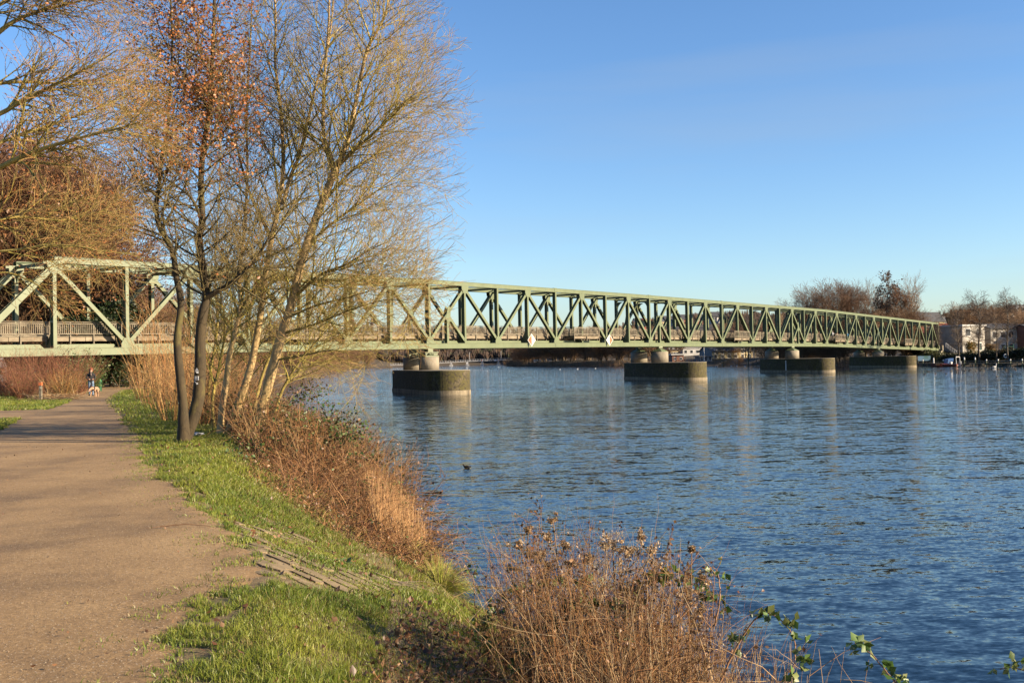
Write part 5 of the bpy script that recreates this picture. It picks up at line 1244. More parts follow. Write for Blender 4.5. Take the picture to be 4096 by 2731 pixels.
# far wooded hills: one mass
T = Tubes(); Rh = random.Random(8)
for k in range(6600):
    az = Rh.uniform(-30, 34) if k < 5200 else Rh.uniform(-9, 3); r = Rh.uniform(560, 1050) if k < 5200 else Rh.uniform(745, 900); x = math.sin(math.radians(az)) * r; y = math.cos(math.radians(az)) * r
    if -100 < x < 30 and y < 740: continue
    T.lines.append((x, y, az))
pts = np.array(T.lines); zz = ground_z(pts[:, 0], pts[:, 1]); sd = shore_dist(pts[:, 0], pts[:, 1]); T = Tubes()
for (x, y, az), z, s in zip(pts, zz, sd):
    if s < 6: continue
    pxx = 2048 + F * x / y
    if any(a <= pxx <= b and y < Yh for a, b, Yh in CLEAR): continue
    h = Rh.uniform(5, 9); w = h * .38; col = cpick(Rh, [(.075, .05, .04), (.09, .06, .045), (.06, .045, .04), (.10, .065, .04), (.05, .055, .03)])
    for q in range(13):
        a = Rh.uniform(0, 6.28); e = Rh.uniform(.1, 1); T.add([(x, y, z), (x + math.cos(a) * w * e * .6, y + math.sin(a) * w * e * .6, z + h * .5), (x + math.cos(a) * w * e, y + math.sin(a) * w * e, z + h * (1 - .45 * e * e))], [.30, .34, .10], col)
tag(link_obj('wooded_hills', T.mesh('wooded_hills', 3), M['veg']), 'far brown winter wood covering the hills behind the river', None, None, 'stuff')

# scrub along the far water lines
T = Tubes(); Rs = random.Random(31)
for P, n, h in (([(-21, 80), (-29, 110), (-35, 150), (-43, 200), (-56, 300), (-70, 428), (-92, 606), (-90, 690)], 4200, 2.6), ([(2, 690), (6, 560), (4, 520), (12, 500), (39, 430), (56, 388), (66, 365)], 2400, 3.0), ([(82, 335), (92, 300), (97, 262)], 900, 1.8)):
    L = [0]
    for a, b in zip(P[:-1], P[1:]): L.append(L[-1] + math.dist(a, b))
    cen = Vector((-200, 300, 0)) if P[0][0] < 0 else Vector((300, 700, 0))
    for i in range(n):
        s = L[-1] * Rs.random() ** (1.3 if P[0][0] < 0 else 1); j = max(q for q in range(len(L) - 1) if L[q] <= s); f = (s - L[j]) / (L[j + 1] - L[j]); a, b = P[j], P[j + 1]
        nx, ny = (b[1] - a[1]), -(b[0] - a[0]); l = math.hypot(nx, ny); o = -Rs.uniform(-.3, 9) if P[0][0] < 0 else Rs.uniform(-.3, 8)
        x = a[0] + (b[0] - a[0]) * f + nx / l * o; y = a[1] + (b[1] - a[1]) * f + ny / l * o
        w = .02 + .00012 * y; stalk(T, (x, y, .1), (Rs.uniform(-.6, .6), Rs.uniform(-.6, .6), 1), h * Rs.uniform(.5, 1.3), w, cpick(Rs, [(.12, .07, .035), (.16, .09, .045), (.09, .06, .03), (.14, .10, .05)]), Rs, .2, .03, 3)
tag(link_obj('far_bank_scrub', T.mesh('far_bank_scrub', 3), M['veg']), 'brown scrub fringing the far banks of the river', None, None, 'stuff')
# ------------------------------------------------------------------ people
def nearest_col(co, segs):
    P = np.array(co); best = np.full(len(P), 1e9); col = np.zeros((len(P), 3))
    for a, b, r, c in segs:
        a, b = np.array(a), np.array(b); e = b - a; t = np.clip(((P - a) @ e) / (e @ e + 1e-9), 0, 1)
        d = np.linalg.norm(P - a - t[:, None] * e, axis=1) - r; m = d < best; best[m] = d[m]; col[m] = c
    return col
def skinned(name, nodes, edges, cols, parent=None, sub=2):
    """nodes: {k:(x,y,z,r)}; edges [(a,b)]; cols {k: colour of the segment ending in k}"""
    ks = list(nodes); ix = {k: i for i, k in enumerate(ks)}
    me = bpy.data.meshes.new(name); me.from_pydata([nodes[k][:3] for k in ks], [(ix[a], ix[b]) for a, b in edges], [])
    o = bpy.data.objects.new(name, me); C.objects.link(o); o.modifiers.new('Skin', 'SKIN')
    sv_ = me.skin_vertices[0].data
    for k in ks: sv_[ix[k]].radius = (nodes[k][3],) * 2
    sv_[0].use_root = True
    m = o.modifiers.new('Sub', 'SUBSURF'); m.levels = sub; m.render_levels = sub
    bpy.context.view_layer.update(); dg = bpy.context.evaluated_depsgraph_get()
    m2 = bpy.data.meshes.new_from_object(o.evaluated_get(dg)); m2.name = name; bpy.data.objects.remove(o)
    co = np.empty(len(m2.vertices) * 3, np.float32); m2.vertices.foreach_get('co', co); co = co.reshape(-1, 3)
    c = nearest_col(co, [(nodes[a][:3], nodes[b][:3], min(nodes[a][3], nodes[b][3]), cols[b]) for a, b in edges])
    at = m2.color_attributes.new('col', 'FLOAT_COLOR', 'POINT'); cc = np.ones((len(co), 4), np.float32); cc[:, :3] = c; at.data.foreach_set('color', cc.ravel())
    for p in m2.polygons: p.use_smooth = True
    return link_obj(name, m2, M['cloth'], parent)
M['cloth'] = veg_mat('cloth_and_skin', .8)
SKIN = (.42, .24, .17)
def person(base, h, rz, label, pose, top, legs, shoe=(.03, .025, .02), hair=(.08, .05, .03), hairlong=False, extras=(), group=None, arms=None):
    root = thing('person', base, label, 'person', group, rz); k = h / 1.75
    sit = pose == 'sit'; hz = .50 if sit else .93
    N = {'pel': (0, 0, hz, .135)}
    lean = .12 if pose == 'lean' else .0
    def put_(n, x, y, z, r): N[n] = (x, y, z, r)
    dz = hz - .93
    put_('waist', 0, -.01 - lean * .3, 1.08 + dz, .125); put_('chest', 0, -.01 - lean, 1.30 + dz, .155); put_('necklow', 0, -lean * 1.1, 1.45 + dz, .085)
    put_('neck', 0, -.015 - lean * 1.2, 1.50 + dz, .058); put_('jaw', 0, -.035 - lean * 1.3, 1.575 + dz, .078); put_('head', 0, -.02 - lean * 1.3, 1.655 + dz, .098); put_('crown', 0, -.01 - lean * 1.3, 1.71 + dz, .07)
    E = [('pel', 'waist'), ('waist', 'chest'), ('chest', 'necklow'), ('necklow', 'neck'), ('neck', 'jaw'), ('jaw', 'head'), ('head', 'crown')]
    Cc = {'waist': top, 'chest': top, 'necklow': top, 'neck': SKIN, 'jaw': SKIN, 'head': SKIN, 'crown': hair}
    arms = arms or ('down', 'down')
    for s, nm, am in ((-1, 'L', arms[0]), (1, 'R', arms[1])):
        put_('sh' + nm, s * .175, -lean, 1.39 + dz, .07)
        if am == 'front': el = (s * .25, -.05, 1.13 + dz); wr = (s * .12, -.27, 1.08 + dz)
        elif am == 'rail': el = (s * .26, -.22, 1.2 + dz); wr = (s * .2, -.42, 1.14 + dz)
        elif am == 'lap': el = (s * .24, -.06, 1.12 + dz); wr = (s * .12, -.27, 1.0 + dz)
        else: el = (s * .23, .03, 1.12 + dz); wr = (s * .24, -.04, .88 + dz)
        put_('el' + nm, *el, .052); put_('wr' + nm, *wr, .034)
        d = Vector(wr) - Vector(el); d.normalize(); pm = Vector(wr) + d * .06; put_('pm' + nm, *pm, .034)
        E += [('chest', 'sh' + nm), ('sh' + nm, 'el' + nm), ('el' + nm, 'wr' + nm), ('wr' + nm, 'pm' + nm)]
        Cc.update({'sh' + nm: top, 'el' + nm: top, 'wr' + nm: top, 'pm' + nm: SKIN})
        sd = d.cross(Vector((0, 1, 0) if abs(d.y) < .7 else (0, 0, 1))).normalized(); cu = d.cross(sd)
        for q in range(4):
            o = pm + sd * (q - 1.5) * .019 + d * .025; tip = o + d * (.045, .055, .052, .04)[q] + cu * .02 * (1 if am == 'front' else .6)
            put_(f'f{q}{nm}', *o, .010); put_(f't{q}{nm}', *tip, .008); E += [('pm' + nm, f'f{q}{nm}'), (f'f{q}{nm}', f't{q}{nm}')]; Cc[f'f{q}{nm}'] = Cc[f't{q}{nm}'] = SKIN
        th_ = pm - sd * .035 * s - d * .005; put_('th' + nm, *(th_ + d * .03), .010); E.append(('pm' + nm, 'th' + nm)); Cc['th' + nm] = SKIN
        put_('hip' + nm, s * .09, 0, hz - .04, .105)
        st = s if pose == 'walk' else 0
        if sit: kn = (s * .1, -.43, .50); an = (s * .11, -.38, .09)
        else: kn = (s * .095, -.05 - .10 * st, .50); an = (s * .10, .02 - .16 * st, .09 + (.05 if st < 0 else 0))
        put_('kn' + nm, *kn, .072); put_('an' + nm, *an, .048); put_('to' + nm, an[0] + s * .02, an[1] - .17, .045 + (.02 if st < 0 else 0), .042)
        E += [('pel', 'hip' + nm), ('hip' + nm, 'kn' + nm), ('kn' + nm, 'an' + nm), ('an' + nm, 'to' + nm)]
        Cc.update({'hip' + nm: legs, 'kn' + nm: legs, 'an' + nm: legs, 'to' + nm: shoe})
    N = {a: (v[0] * k, v[1] * k, v[2] * k, v[3] * k) for a, v in N.items()}
    skinned('body', N, E, Cc, root, 2)
    hx = N['head']; mb = MB(); mb.ball((0, hx[1] + .018 * k, hx[2] + .025 * k), .112 * k, 12, 8, (.95, 1.0, .95))
    if hairlong: mb.ball((0, hx[1] + .05 * k, hx[2] - .06 * k), .11 * k, 10, 7, (1, .6, 1.1))
    mb.c = [hair] * len(mb.v); mb.build('hair', M['cloth'], root, True, True, origin=(0, 0, 0)).location = (0, 0, 0)
    mb = MB(); mb.cur = (.36, .20, .14); fy = hx[1] - .092 * k
    mb.ball((0, fy - .005 * k, hx[2] - .015 * k), .016 * k, 6, 5, (.8, 1, 1.4)); mb.cur = (.02, .015, .01)
    for s in (-1, 1): mb.ball((s * .033 * k, fy + .008 * k, hx[2] + .005 * k), .011 * k, 6, 4)
    mb.cur = (.30, .09, .07); mb.box((0, fy + .012 * k, hx[2] - .052 * k), (.045 * k, .01, .010 * k))
    mb.cur = SKIN
    for s in (-1, 1): mb.ball((s * .098 * k, hx[1] + .005, hx[2] - .01 * k), .022 * k, 6, 5, (.5, .8, 1.3))
    mb.build('face', M['cloth'], root, False, True, origin=(0, 0, 0)).location = (0, 0, 0)
    for e in extras:
        mb = MB()
        if e == 'glasses':
            mb.cur = (.02, .015, .015)
            for s in (-1, 1): mb.box((s * .036 * k, fy - .012 * k, hx[2] + .006 * k), (.05 * k, .006, .034 * k))
            mb.box((0, fy - .012, hx[2] + .012 * k), (.09 * k, .006, .008))
        if e == 'scarf': mb.cur = (.13, .10, .09); mb.cyl((0, N['neck'][1] - .01, N['necklow'][2] - .01), (0, N['neck'][1] - .01, N['neck'][2] + .03), .1 * k, .085 * k, 12); mb.box((.0, N['chest'][1] - .165 * k, N['chest'][2] + .06 * k), (.09, .03, .16))
        if e == 'collar': mb.cur = tuple(q * .7 for q in top); mb.cyl((0, 0, N['necklow'][2] - .02), (0, -.02, N['neck'][2] + .02), .125 * k, .10 * k, 12)
        mb.build(e, M['cloth'], root, True, True, origin=(0, 0, 0)).location = (0, 0, 0)
    return root
wp = gbase(362, 0, 62); wp = (wp[0], 62, gz(wp[0], 62) + .02)
ang = math.atan2(-wp[0], 62)
person(wp, 1.68, ang, 'auburn haired person in black jacket and jeans walking a dog on the path', 'walk', (.014, .014, .018), (.11, .16, .24), hair=(.17, .045, .025), hairlong=True, extras=('glasses', 'scarf', 'collar'), arms=('front', 'front'))
# the dog: head low, walking towards us
dp = gbase(374, 0, 60.3); dp = (dp[0], 60.3, gz(dp[0], 60.3) + .02)
dog = thing('dog', dp, 'short haired pale brown dog with lowered head walking ahead of the person on the path', 'dog', rz=.02); dog.scale = (.85,) * 3
TAN = (.30, .185, .12); MZ = (.20, .12, .09)
DN = {'pel': (.0, .42, .60, .13), 'mid': (.0, .15, .58, .125), 'chest': (0, -.15, .57, .165), 'neck': (-.02, -.36, .62, .10), 'nk2': (-.05, -.50, .58, .085), 'head': (-.07, -.62, .52, .095), 'muz': (-.08, -.76, .43, .055), 'nose': (-.08, -.83, .39, .035),
      'rump': (0, .56, .60, .09), 't1': (.02, .72, .56, .035), 't2': (.04, .90, .42, .02), 't3': (.05, 1.0, .30, .012)}
DE = [('pel', 'mid'), ('mid', 'chest'), ('chest', 'neck'), ('neck', 'nk2'), ('nk2', 'head'), ('head', 'muz'), ('muz', 'nose'), ('pel', 'rump'), ('rump', 't1'), ('t1', 't2'), ('t2', 't3')]
for s, nm, st in ((-1, 'L', .13), (1, 'R', -.10)):
    DN.update({'s' + nm: (s * .11, -.20, .48, .075), 'e' + nm: (s * .12, -.10 - st * .2, .36, .05), 'w' + nm: (s * .11, -.18 - st, .19 + (.05 if st > 0 else 0), .034), 'p' + nm: (s * .11, -.20 - st * 1.5, .05, .032), 'q' + nm: (s * .11, -.27 - st * 1.5, .03, .034),
               'h' + nm: (s * .10, .46, .50, .10), 'k' + nm: (s * .12, .36 + st * .6, .36, .062), 'c' + nm: (s * .11, .56 + st * .8, .21, .035), 'f' + nm: (s * .11, .50 + st, .05, .032), 'g' + nm: (s * .11, .42 + st, .03, .034)})
    DE += [('chest', 's' + nm), ('s' + nm, 'e' + nm), ('e' + nm, 'w' + nm), ('w' + nm, 'p' + nm), ('p' + nm, 'q' + nm), ('pel', 'h' + nm), ('h' + nm, 'k' + nm), ('k' + nm, 'c' + nm), ('c' + nm, 'f' + nm), ('f' + nm, 'g' + nm)]
skinned('body', DN, DE, {b: (MZ if b in ('muz', 'nose') else TAN) for a, b in DE}, dog, 2)
mb = MB(); mb.cur = (.2, .12, .08)
for s in (-1, 1): mb.ball((-.07 + s * .095, -.57, .50), .06, 8, 6, (.3, .8, 1.2))
mb.build('ear', M['cloth'], dog, True, True, origin=(0, 0, 0)).location = (0, 0, 0)
mb = MB(); mb.cur = (.01, .01, .01); mb.cyl((0, -.30, .61), (0, -.26, .58), .175, .175, 14); mb.ball((-.08, -.86, .40), .025, 6, 4); mb.build('harness', M['cloth'], dog, True, True, origin=(0, 0, 0)).location = (0, 0, 0)
T = Tubes(); a = Vector(wp) + Vector((-.02, -.28, 1.02)); b = Vector(dp) + Vector((0, .1, .72)); T.add([tuple(a), tuple((a + b) / 2 - Vector((0, 0, .12))), tuple(b)], [.012] * 3, (.015, .015, .015))
tag(link_obj('dog_leash', T.mesh('dog_leash', 4), M['veg']), 'dark leash between the walking person and the dog', 'leash')
# people on the bridge
def on_bridge(px, t, h, label, top, legs, hair=(.1, .07, .04), pose='stand', arms=None, face=None, cat_group='people on the bridge'):
    i = brentq_i(px, t); p = BP(i, t, dz_b(i) + DK); rz = math.atan2(U.y, U.x) if face is None else face
    return person(tuple(p), h, rz, label, pose, top, legs, hair=hair, arms=arms, group=cat_group)
def brentq_i(px, t):
    lo, hi = -4.0, 17.0
    for _ in range(40):
        m = (lo + hi) / 2; q = proj(BP(m, t, 6.0))[0]
        if q < px: lo = m
        else: hi = m
    return lo
fcam = math.atan2(U.y, U.x)
for px, t, h, lab, top, legs, hair in [(1415, 1.1, 1.62, 'person in a pinkish coat at the bridge railing, leftmost of the four behind the twigs', (.24, .13, .11), (.03, .03, .035), (.2, .07, .03)), (1441, 1.1, 1.55, 'person with red hair in a grey brown coat at the bridge railing', (.13, .12, .11), (.03, .03, .04), (.22, .06, .03)),
        (1472, 1.3, 1.70, 'person in black leaning together with another at the bridge railing', (.012, .012, .016), (.02, .02, .03), (.25, .22, .2)), (1489, 1.2, 1.76, 'rightmost of the four people at the bridge railing, in a dark navy coat', (.014, .018, .035), (.02, .02, .03), (.3, .28, .26)),
        (2580, 3.2, 1.75, 'person in a dark red jacket on the bridge above the second pier', (.22, .012, .018), (.02, .02, .03), (.02, .015, .01)), (2622, 3.0, 1.6, 'person in a cream jacket on the bridge just right of the second pier apex', (.42, .38, .28), (.05, .05, .06), (.12, .09, .05)),
        (3276, 2.2, 1.72, 'person in a brown coat on the bridge right of the third pier', (.16, .09, .06), (.03, .03, .04), (.04, .03, .02)), (3331, -.4, 1.72, 'person in white and black at the left corner of the third balcony', (.5, .5, .52), (.02, .02, .03), (.4, .38, .36)), (3349, -.3, 1.5, 'person in a pale top in the middle of the third balcony', (.42, .30, .26), (.2, .2, .22), (.15, .08, .05)),
        (3390, -.2, 1.72, 'person in a bright blue jacket at the right corner of the third balcony', (.02, .14, .30), (.02, .03, .05), (.03, .1, .2)), (3481, 1.6, 1.68, 'person with a red hat on the bridge above the farthest pier', (.4, .38, .38), (.05, .05, .06), (.35, .03, .03)), (3462, 2.0, 1.7, 'person in dark clothes on the bridge just left of the farthest pier', (.02, .02, .025), (.02, .02, .025), (.03, .02, .02))]:
    on_bridge(px, t, h, lab, top, legs, hair, 'stand', ('rail', 'rail') if t < 1.4 else None, fcam)
# seated person and bench beyond the bridge
def bench(px, Y, label, rz=0.2):
    x = (px - 2048) / F * Y; b = (x, Y, gz(x, Y)); root = thing('park_bench', b, label, 'bench', rz=rz)
    for nm, c, s in (('seat', (0, 0, .45), (1.7, .42, .06)), ('backrest', (0, .24, .75), (1.7, .05, .34))):
        mb = MB()
        for q in range(3): mb.box((c[0], c[1] + ((q - 1) * .14 if nm == 'seat' else 0), c[2] + ((q - 1) * .12 if nm != 'seat' else 0)), (s[0], .12 if nm == 'seat' else .04, .05 if nm == 'seat' else .10))
        mb.build(nm, M['wood'], root, origin=(0, 0, 0)).location = (0, 0, 0)
    for s in (-.7, .7):
        mb = MB(); mb.bar((s, -.25, 0), (s, -.1, .45), .06, .06, (1, 0, 0)); mb.bar((s, .25, 0), (s, .12, .45), .06, .06, (1, 0, 0)); mb.bar((s, .1, .42), (s, .28, .95), .05, .05, (1, 0, 0)); mb.build('leg', M['steel_dark'], root, origin=(0, 0, 0)).location = (0, 0, 0)
    return b
bb = bench(466, 122, 'dark park bench beside the path beyond the bridge')
person((bb[0] + .6, 121.9, bb[2] - .02), 1.75, .4, 'person in a dark jacket and blue jeans seated on the far bench', 'sit', (.03, .03, .03), (.05, .09, .19), hair=(.3, .26, .22), arms=('lap', 'lap'))
# marker post
p = gbase(160, 0, 56); z = gz(p[0], 56); root = thing('marker_post', (p[0], 56, z), 'weathered wooden trail post with an orange reflective top and the number 1', 'post')
mb = MB(); mb.box((p[0], 56, z + .42), (.13, .13, .84)); mb.build('post', M['wood'], root); mb = MB(); mb.box((p[0], 56, z + .92), (.15, .15, .17)); mb.build('orange_cap', M['orange'], root)
mb = MB(); mb.box((p[0], 56, z + 1.02), (.14, .14, .03)); mb.build('top', M['kerb'], root); lettering('number', '1', .16, M['white'], root, (-.03, -.072, .66), (math.pi / 2, 0, 0))
p = gbase(392, 0, 72); z = gz(p[0], 72); root = thing('litter_bin', (p[0], 72, z), 'dark green litter bin behind the walker under the bridge', 'bin'); mb = MB(); mb.cyl((p[0], 72, z + .1), (p[0], 72, z + .8), .2, .24, 12); mb.build('bin_body', simple('dark_green_enamel', (.01, .05, .02), (.015, .07, .03), 2, .4), root)
mb = MB(); mb.cyl((p[0] + .1, 72 - .1, z + .8), (p[0] + .1, 72 - .1, z + .95), .15, .08, 12); mb.build('lid', simple('bright_green_plastic', (.03, .22, .08), (.04, .28, .1), 2, .4), root)
T = Tubes(); a = gbase(575, 0, 55); T.add([(a[0], 55, gz(a[0], 55) + .1), (a[0] + .5, 54.6, gz(a[0], 55) + .25), (a[0] + 1.1, 54, gz(a[0], 55) + .1)], [.02, .02, .012], (.42, .37, .28)); tag(link_obj('fallen_branch', T.mesh('fallen_branch', 5), M['veg']), 'pale bare branch lying at the foot of the orange shoots', 'branch')

# ------------------------------------------------------------------ buildings
def facade_house(name, x, y, z, w, d, hw, label, cat, wall, roofm, rz=0.0, roof='gable', rh=2.2, rows=1, cols=3, win=(1.0, 1.2), group=None, ridge='x', chimney=False, base_gap=.9, frame=True):
    root = thing(name, (x, y, z), label, cat, group, rz)
    def b(mb, nm, mat, par=root): o = mb.build(nm, mat, par, origin=(0, 0, 0)); o.location = (0, 0, 0); return o
    mb = MB(); mb.box((0, 0, hw / 2 - 1), (w, d, hw + 2))
    if roof == 'gable':
        if ridge == 'x': mb.plate([(-w / 2, -d / 2, hw), (-w / 2, 0, hw + rh), (-w / 2, d / 2, hw)], (w, 0, 0))
        else: mb.plate([(-w / 2, -d / 2, hw), (w / 2, -d / 2, hw), (0, -d / 2, hw + rh)], (0, d, 0))
    b(mb, 'wall', wall)
    mb = MB(); o = .45
    if roof == 'gable':
        if ridge == 'x':
            for s in (-1, 1): mb.plate([(-w / 2 - o, s * (d / 2 + o), hw - o * rh / (d / 2)), (w / 2 + o, s * (d / 2 + o), hw - o * rh / (d / 2)), (w / 2 + o, 0, hw + rh), (-w / 2 - o, 0, hw + rh)], (0, 0, .22))
        else:
            for s in (-1, 1): mb.plate([(s * (w / 2 + o), -d / 2 - o, hw - o * rh / (w / 2)), (s * (w / 2 + o), d / 2 + o, hw - o * rh / (w / 2)), (0, d / 2 + o, hw + rh), (0, -d / 2 - o, hw + rh)], (0, 0, .22))
    else: mb.box((0, 0, hw + .2), (w + .8, d + .8, .4))
    rf = b(mb, 'roof', roofm)
    if chimney: mb = MB(); mb.box((w * .2, .3, hw + rh + .2), (.7, .6, 1.6)); b(mb, 'chimney', M['brick'], rf)
    sh = hw / rows
    for r in range(rows):
        for c in range(cols):
            wx = -w / 2 + w * (c + .5) / cols; wz = r * sh + base_gap + win[1] / 2
            mb = MB(); mb.box((wx, -d / 2 - .02, wz), (win[0] + .2, .06, win[1] + .2)); f = b(mb, 'window', M['white'] if frame else M['steel_dark'])
            mb = MB(); mb.box((wx, -d / 2 - .05, wz), (win[0], .05, win[1])); b(mb, 'pane', M['glass'], f)
    return root
M['brick'] = simple('red_brick', (.10, .045, .03), (.16, .075, .05), 2, .9); M['slate'] = simple('dark_roof_tiles', (.02, .022, .028), (.045, .048, .055), 1.5, .8)
M['redroof'] = simple('red_roof_tiles', (.14, .035, .02), (.22, .06, .03), 2, .85); M['render'] = simple('pale_render', (.21, .20, .18), (.31, .29, .26), .6, .9, .2)
M['cream'] = simple('cream_render', (.26, .215, .115), (.34, .28, .16), .5, .9); M['greyw'] = simple('grey_cladding_and_gable_shade', (.08, .09, .10), (.12, .13, .14), 1, .8); M['whitew'] = simple('white_render', (.32, .32, .31), (.42, .41, .40), .5, .85)
def wpos(px, Y): return (px - 2048) / F * Y
def yz(px, py, Y): return atY(px, py, Y).z
# pale two storey house and long terrace on the right bank
x = wpos(3845, 292); facade_house('pale_house', x, 292, 2.3, 9.2, 8, yz(3845, 1306, 292) - 2.3, 'two storey pale rendered house with flat roof behind the left alder', 'house', M['render'], M['whitew'], .5, 'flat', rows=2, cols=2, win=(1.9, 1.9), base_gap=1.3)
mb = MB(); rt = thing('outdoor_stair', (wpos(3800, 283), 283, 2.3), 'white outside stair with railing at the foot of the pale house', 'stair')
for q in range(10): mb.box((wpos(3800, 283) - 1.4 + q * .3, 283, 4.6 - q * .24), (.3, 1.2, .08))
mb.build('treads', M['greyw'], rt); mb = MB()
for q in range(6): mb.box((wpos(3800, 283) - 1.4 + q * .55, 282.4, 5.1 - q * .43), (.06, .06, 1.0))
mb.bar((wpos(3800, 283) - 1.4, 282.4, 5.65), (wpos(3800, 283) + 1.6, 282.4, 3.3), .06, .06, (0, 1, 0)); mb.build('handrail', M['white'], rt)
x = wpos(4010, 300); facade_house('terraced_building', x, 300, 2.3, 17.5, 9, yz(4010, 1315, 300) - 2.3, 'long two storey terrace with white panels and dark roof on the right bank', 'building', M['render'], M['slate'], .35, 'gable', 1.3, rows=2, cols=6, win=(1.5, 1.7), base_gap=1.0)
x = wpos(4135, 296); facade_house('terraced_building', x, 296, 2.3, 9, 9, yz(4135, 1318, 296) - 2.3, 'right end of the long terrace cut by the picture edge', 'building', M['brick'], M['slate'], .35, 'gable', 1.3, rows=2, cols=3, win=(1.5, 1.7))
x = wpos(3700, 600); facade_house('gabled_house', x, 600, 14, 19, 11, yz(3700, 1286, 600) - 14, 'large house with long dark roof and pale gable above the far bridge end', 'house', M['cream'], M['slate'], .35, 'gable', 5.2, rows=1, cols=6, win=(1.3, 1.2), base_gap=3.2, group='houses on the hill')
x = wpos(3768, 640); facade_house('flat_house', x, 640, 15, 9, 9, yz(3768, 1264, 640) - 15, 'small pale flat roofed house right of the long dark roof on the hill', 'house', M['whitew'], M['slate'], 0, 'flat', rows=2, cols=2, group='houses on the hill')
for px, py, Y, w, rm, wl, lab in [(3870, 1262, 560, 10, 'slate', 'whitew', 'white gabled house between the two left alders on the hill'), (3930, 1268, 560, 9, 'slate', 'cream', 'cream gabled house behind the tallest alder'), (3975, 1262, 580, 8, 'slate', 'whitew', 'small white gabled house behind the leaning alder'), (4022, 1272, 540, 9, 'slate', 'whitew', 'white gabled house with slate roof behind the right alder'), (3655, 1330, 430, 7, 'redroof', 'brick', 'low house with red roof behind the last truss panel'), (3770, 1325, 420, 8, 'redroof', 'brick', 'low red roofed house left of the pale house')]:
    z0 = gz(wpos(px, Y), Y); facade_house('gabled_house', wpos(px, Y), Y, z0, w, 9, max(2.5, yz(px, py, Y) - z0), lab, 'house', M[wl], M[rm], rnd.uniform(.3, .8), 'gable', 3, rows=1, cols=3, base_gap=max(.8, yz(px, py, Y) - z0 - 2.2), ridge='y' if wl == 'whitew' else 'x', group='houses on the hill')
facade_house('apartment_block', wpos(4100, 760), 760, 20, 18, 12, yz(4100, 1222, 760) - 20, 'pale flat apartment block at the top right of the hill', 'building', M['whitew'], M['greyw'], 0, 'flat', rows=4, cols=5, group='houses on the hill')
for n_, (px, py, w, rm, wl) in enumerate([(2560, 1290, 9, 'slate', 'whitew'), (2590, 1300, 8, 'redroof', 'cream'), (2655, 1284, 9, 'slate', 'greyw'), (2690, 1290, 8, 'redroof', 'cream'), (2680, 1304, 9, 'slate', 'whitew'), (2715, 1302, 8, 'slate', 'whitew'), (2738, 1306, 8, 'slate', 'brick'), (2790, 1306, 10, 'slate', 'brick'), (2848, 1300, 11, 'slate', 'greyw'), (2870, 1312, 9, 'slate', 'whitew'), (2640, 1305, 8, 'slate', 'cream')]):
    Y = 780 - (py - 1284) * 3; z0 = gz(wpos(px, Y), Y); hw = max(4.5, yz(px, py, Y) - z0)
    facade_house('gabled_house', wpos(px, Y), Y, z0, w, 8, hw, f'{["white", "small red roofed cream", "grey", "red roofed cream", "low white", "white slate roofed", "brick", "wide brick", "wide grey", "low white slate roofed", "cream"][n_]} house on the wooded hill, {"first second third fourth fifth sixth seventh eighth ninth tenth eleventh".split()[n_]} seen through the bridge', 'house', M[wl], M[rm], rnd.uniform(.2, .9), 'gable', 3, rows=1, cols=3, base_gap=max(.8, hw - 2), group='houses on the hill')
# river club on the far bank
Y = 378; z0 = 1.5; x = wpos(2905, Y); hw = yz(2905, 1404, Y) - z0
CH = facade_house('club_house', x + .4, Y + 3, z0, 17.5, 8, hw, 'cream yellow river club house with shade-grey gable behind the orange willow', 'building', M['cream'], M['slate'], .42, 'gable', 2.2, rows=2, cols=6, win=(1.2, 1.2), base_gap=1.0)
facade_house('club_terrace', wpos(2812, Y - 6), Y - 6, z0, 4.4, 6, yz(2812, 1427, Y - 6) - z0, 'low flat terrace building at the shade-grey gable end of the club house', 'building', M['greyw'], M['greyw'], .12, 'flat', rows=1, cols=3, win=(.7, 1.4), base_gap=.3)
mb = MB(); mb.plate([(-8.82, -4, 0), (-8.82, 4, 0), (-8.82, 4, hw), (-8.82, 0, hw + 2.2), (-8.82, -4, hw)], (.05, 0, 0)); o = mb.build('gable_shade', M['greyw'], CH, origin=(0, 0, 0)); o.location = (0, 0, 0)  # shade on the left end wall, painted as a thin grey plate
facade_house('boat_house', wpos(2702, 372), 372, 1.3, 4.2, 6, yz(2702, 1420, 372) - 1.3, 'low dark red boat house with white roof edge left of the club house', 'building', M['brick'], M['whitew'], .1, 'flat', rows=1, cols=2, win=(.7, .8))
for n_, (px, py, Y, w, wl, lab) in enumerate([(2698, 1388, 470, 7, 'whitew', 'white building low under the bridge right of the second pier'), (2758, 1402, 440, 7.5, 'whitew', 'long white low shed between the boat house and the club house'), (2752, 1384, 520, 9, 'brick', 'brick building behind the white low shed'), (2690, 1402, 430, 3.5, 'cream', 'small cream shed left of the white low shed'), (2440, 1402, 520, 12, 'whitew', 'white industrial shed seen between the boards under the bridge'), (2500, 1398, 560, 12, 'greyw', 'grey industrial shed left of the second pier')]):
    z0 = gz(wpos(px, Y), Y); facade_house('low_building', wpos(px, Y), Y, z0, w, 6, max(3.0, yz(px, py, Y) - z0), lab, 'building', M[wl], M['whitew'] if n_ in (1, 4) else M['slate'], .1, 'flat', rows=1, cols=3, group='low buildings under the bridge')
Y = 366; p = (wpos(2815, Y), Y, 1.4); root = thing('flagpole', p, 'tall white flagpole in front of the shade-grey club gable', 'flagpole'); mb = MB(); mb.cyl(p, (p[0], p[1], yz(2815, 1384, Y)), .10, .07, 8); mb.build('pole', M['white'], root); mb = MB(); mb.ball((p[0], p[1], yz(2815, 1384, Y) + .1), .14); mb.build('finial', M['white'], root)
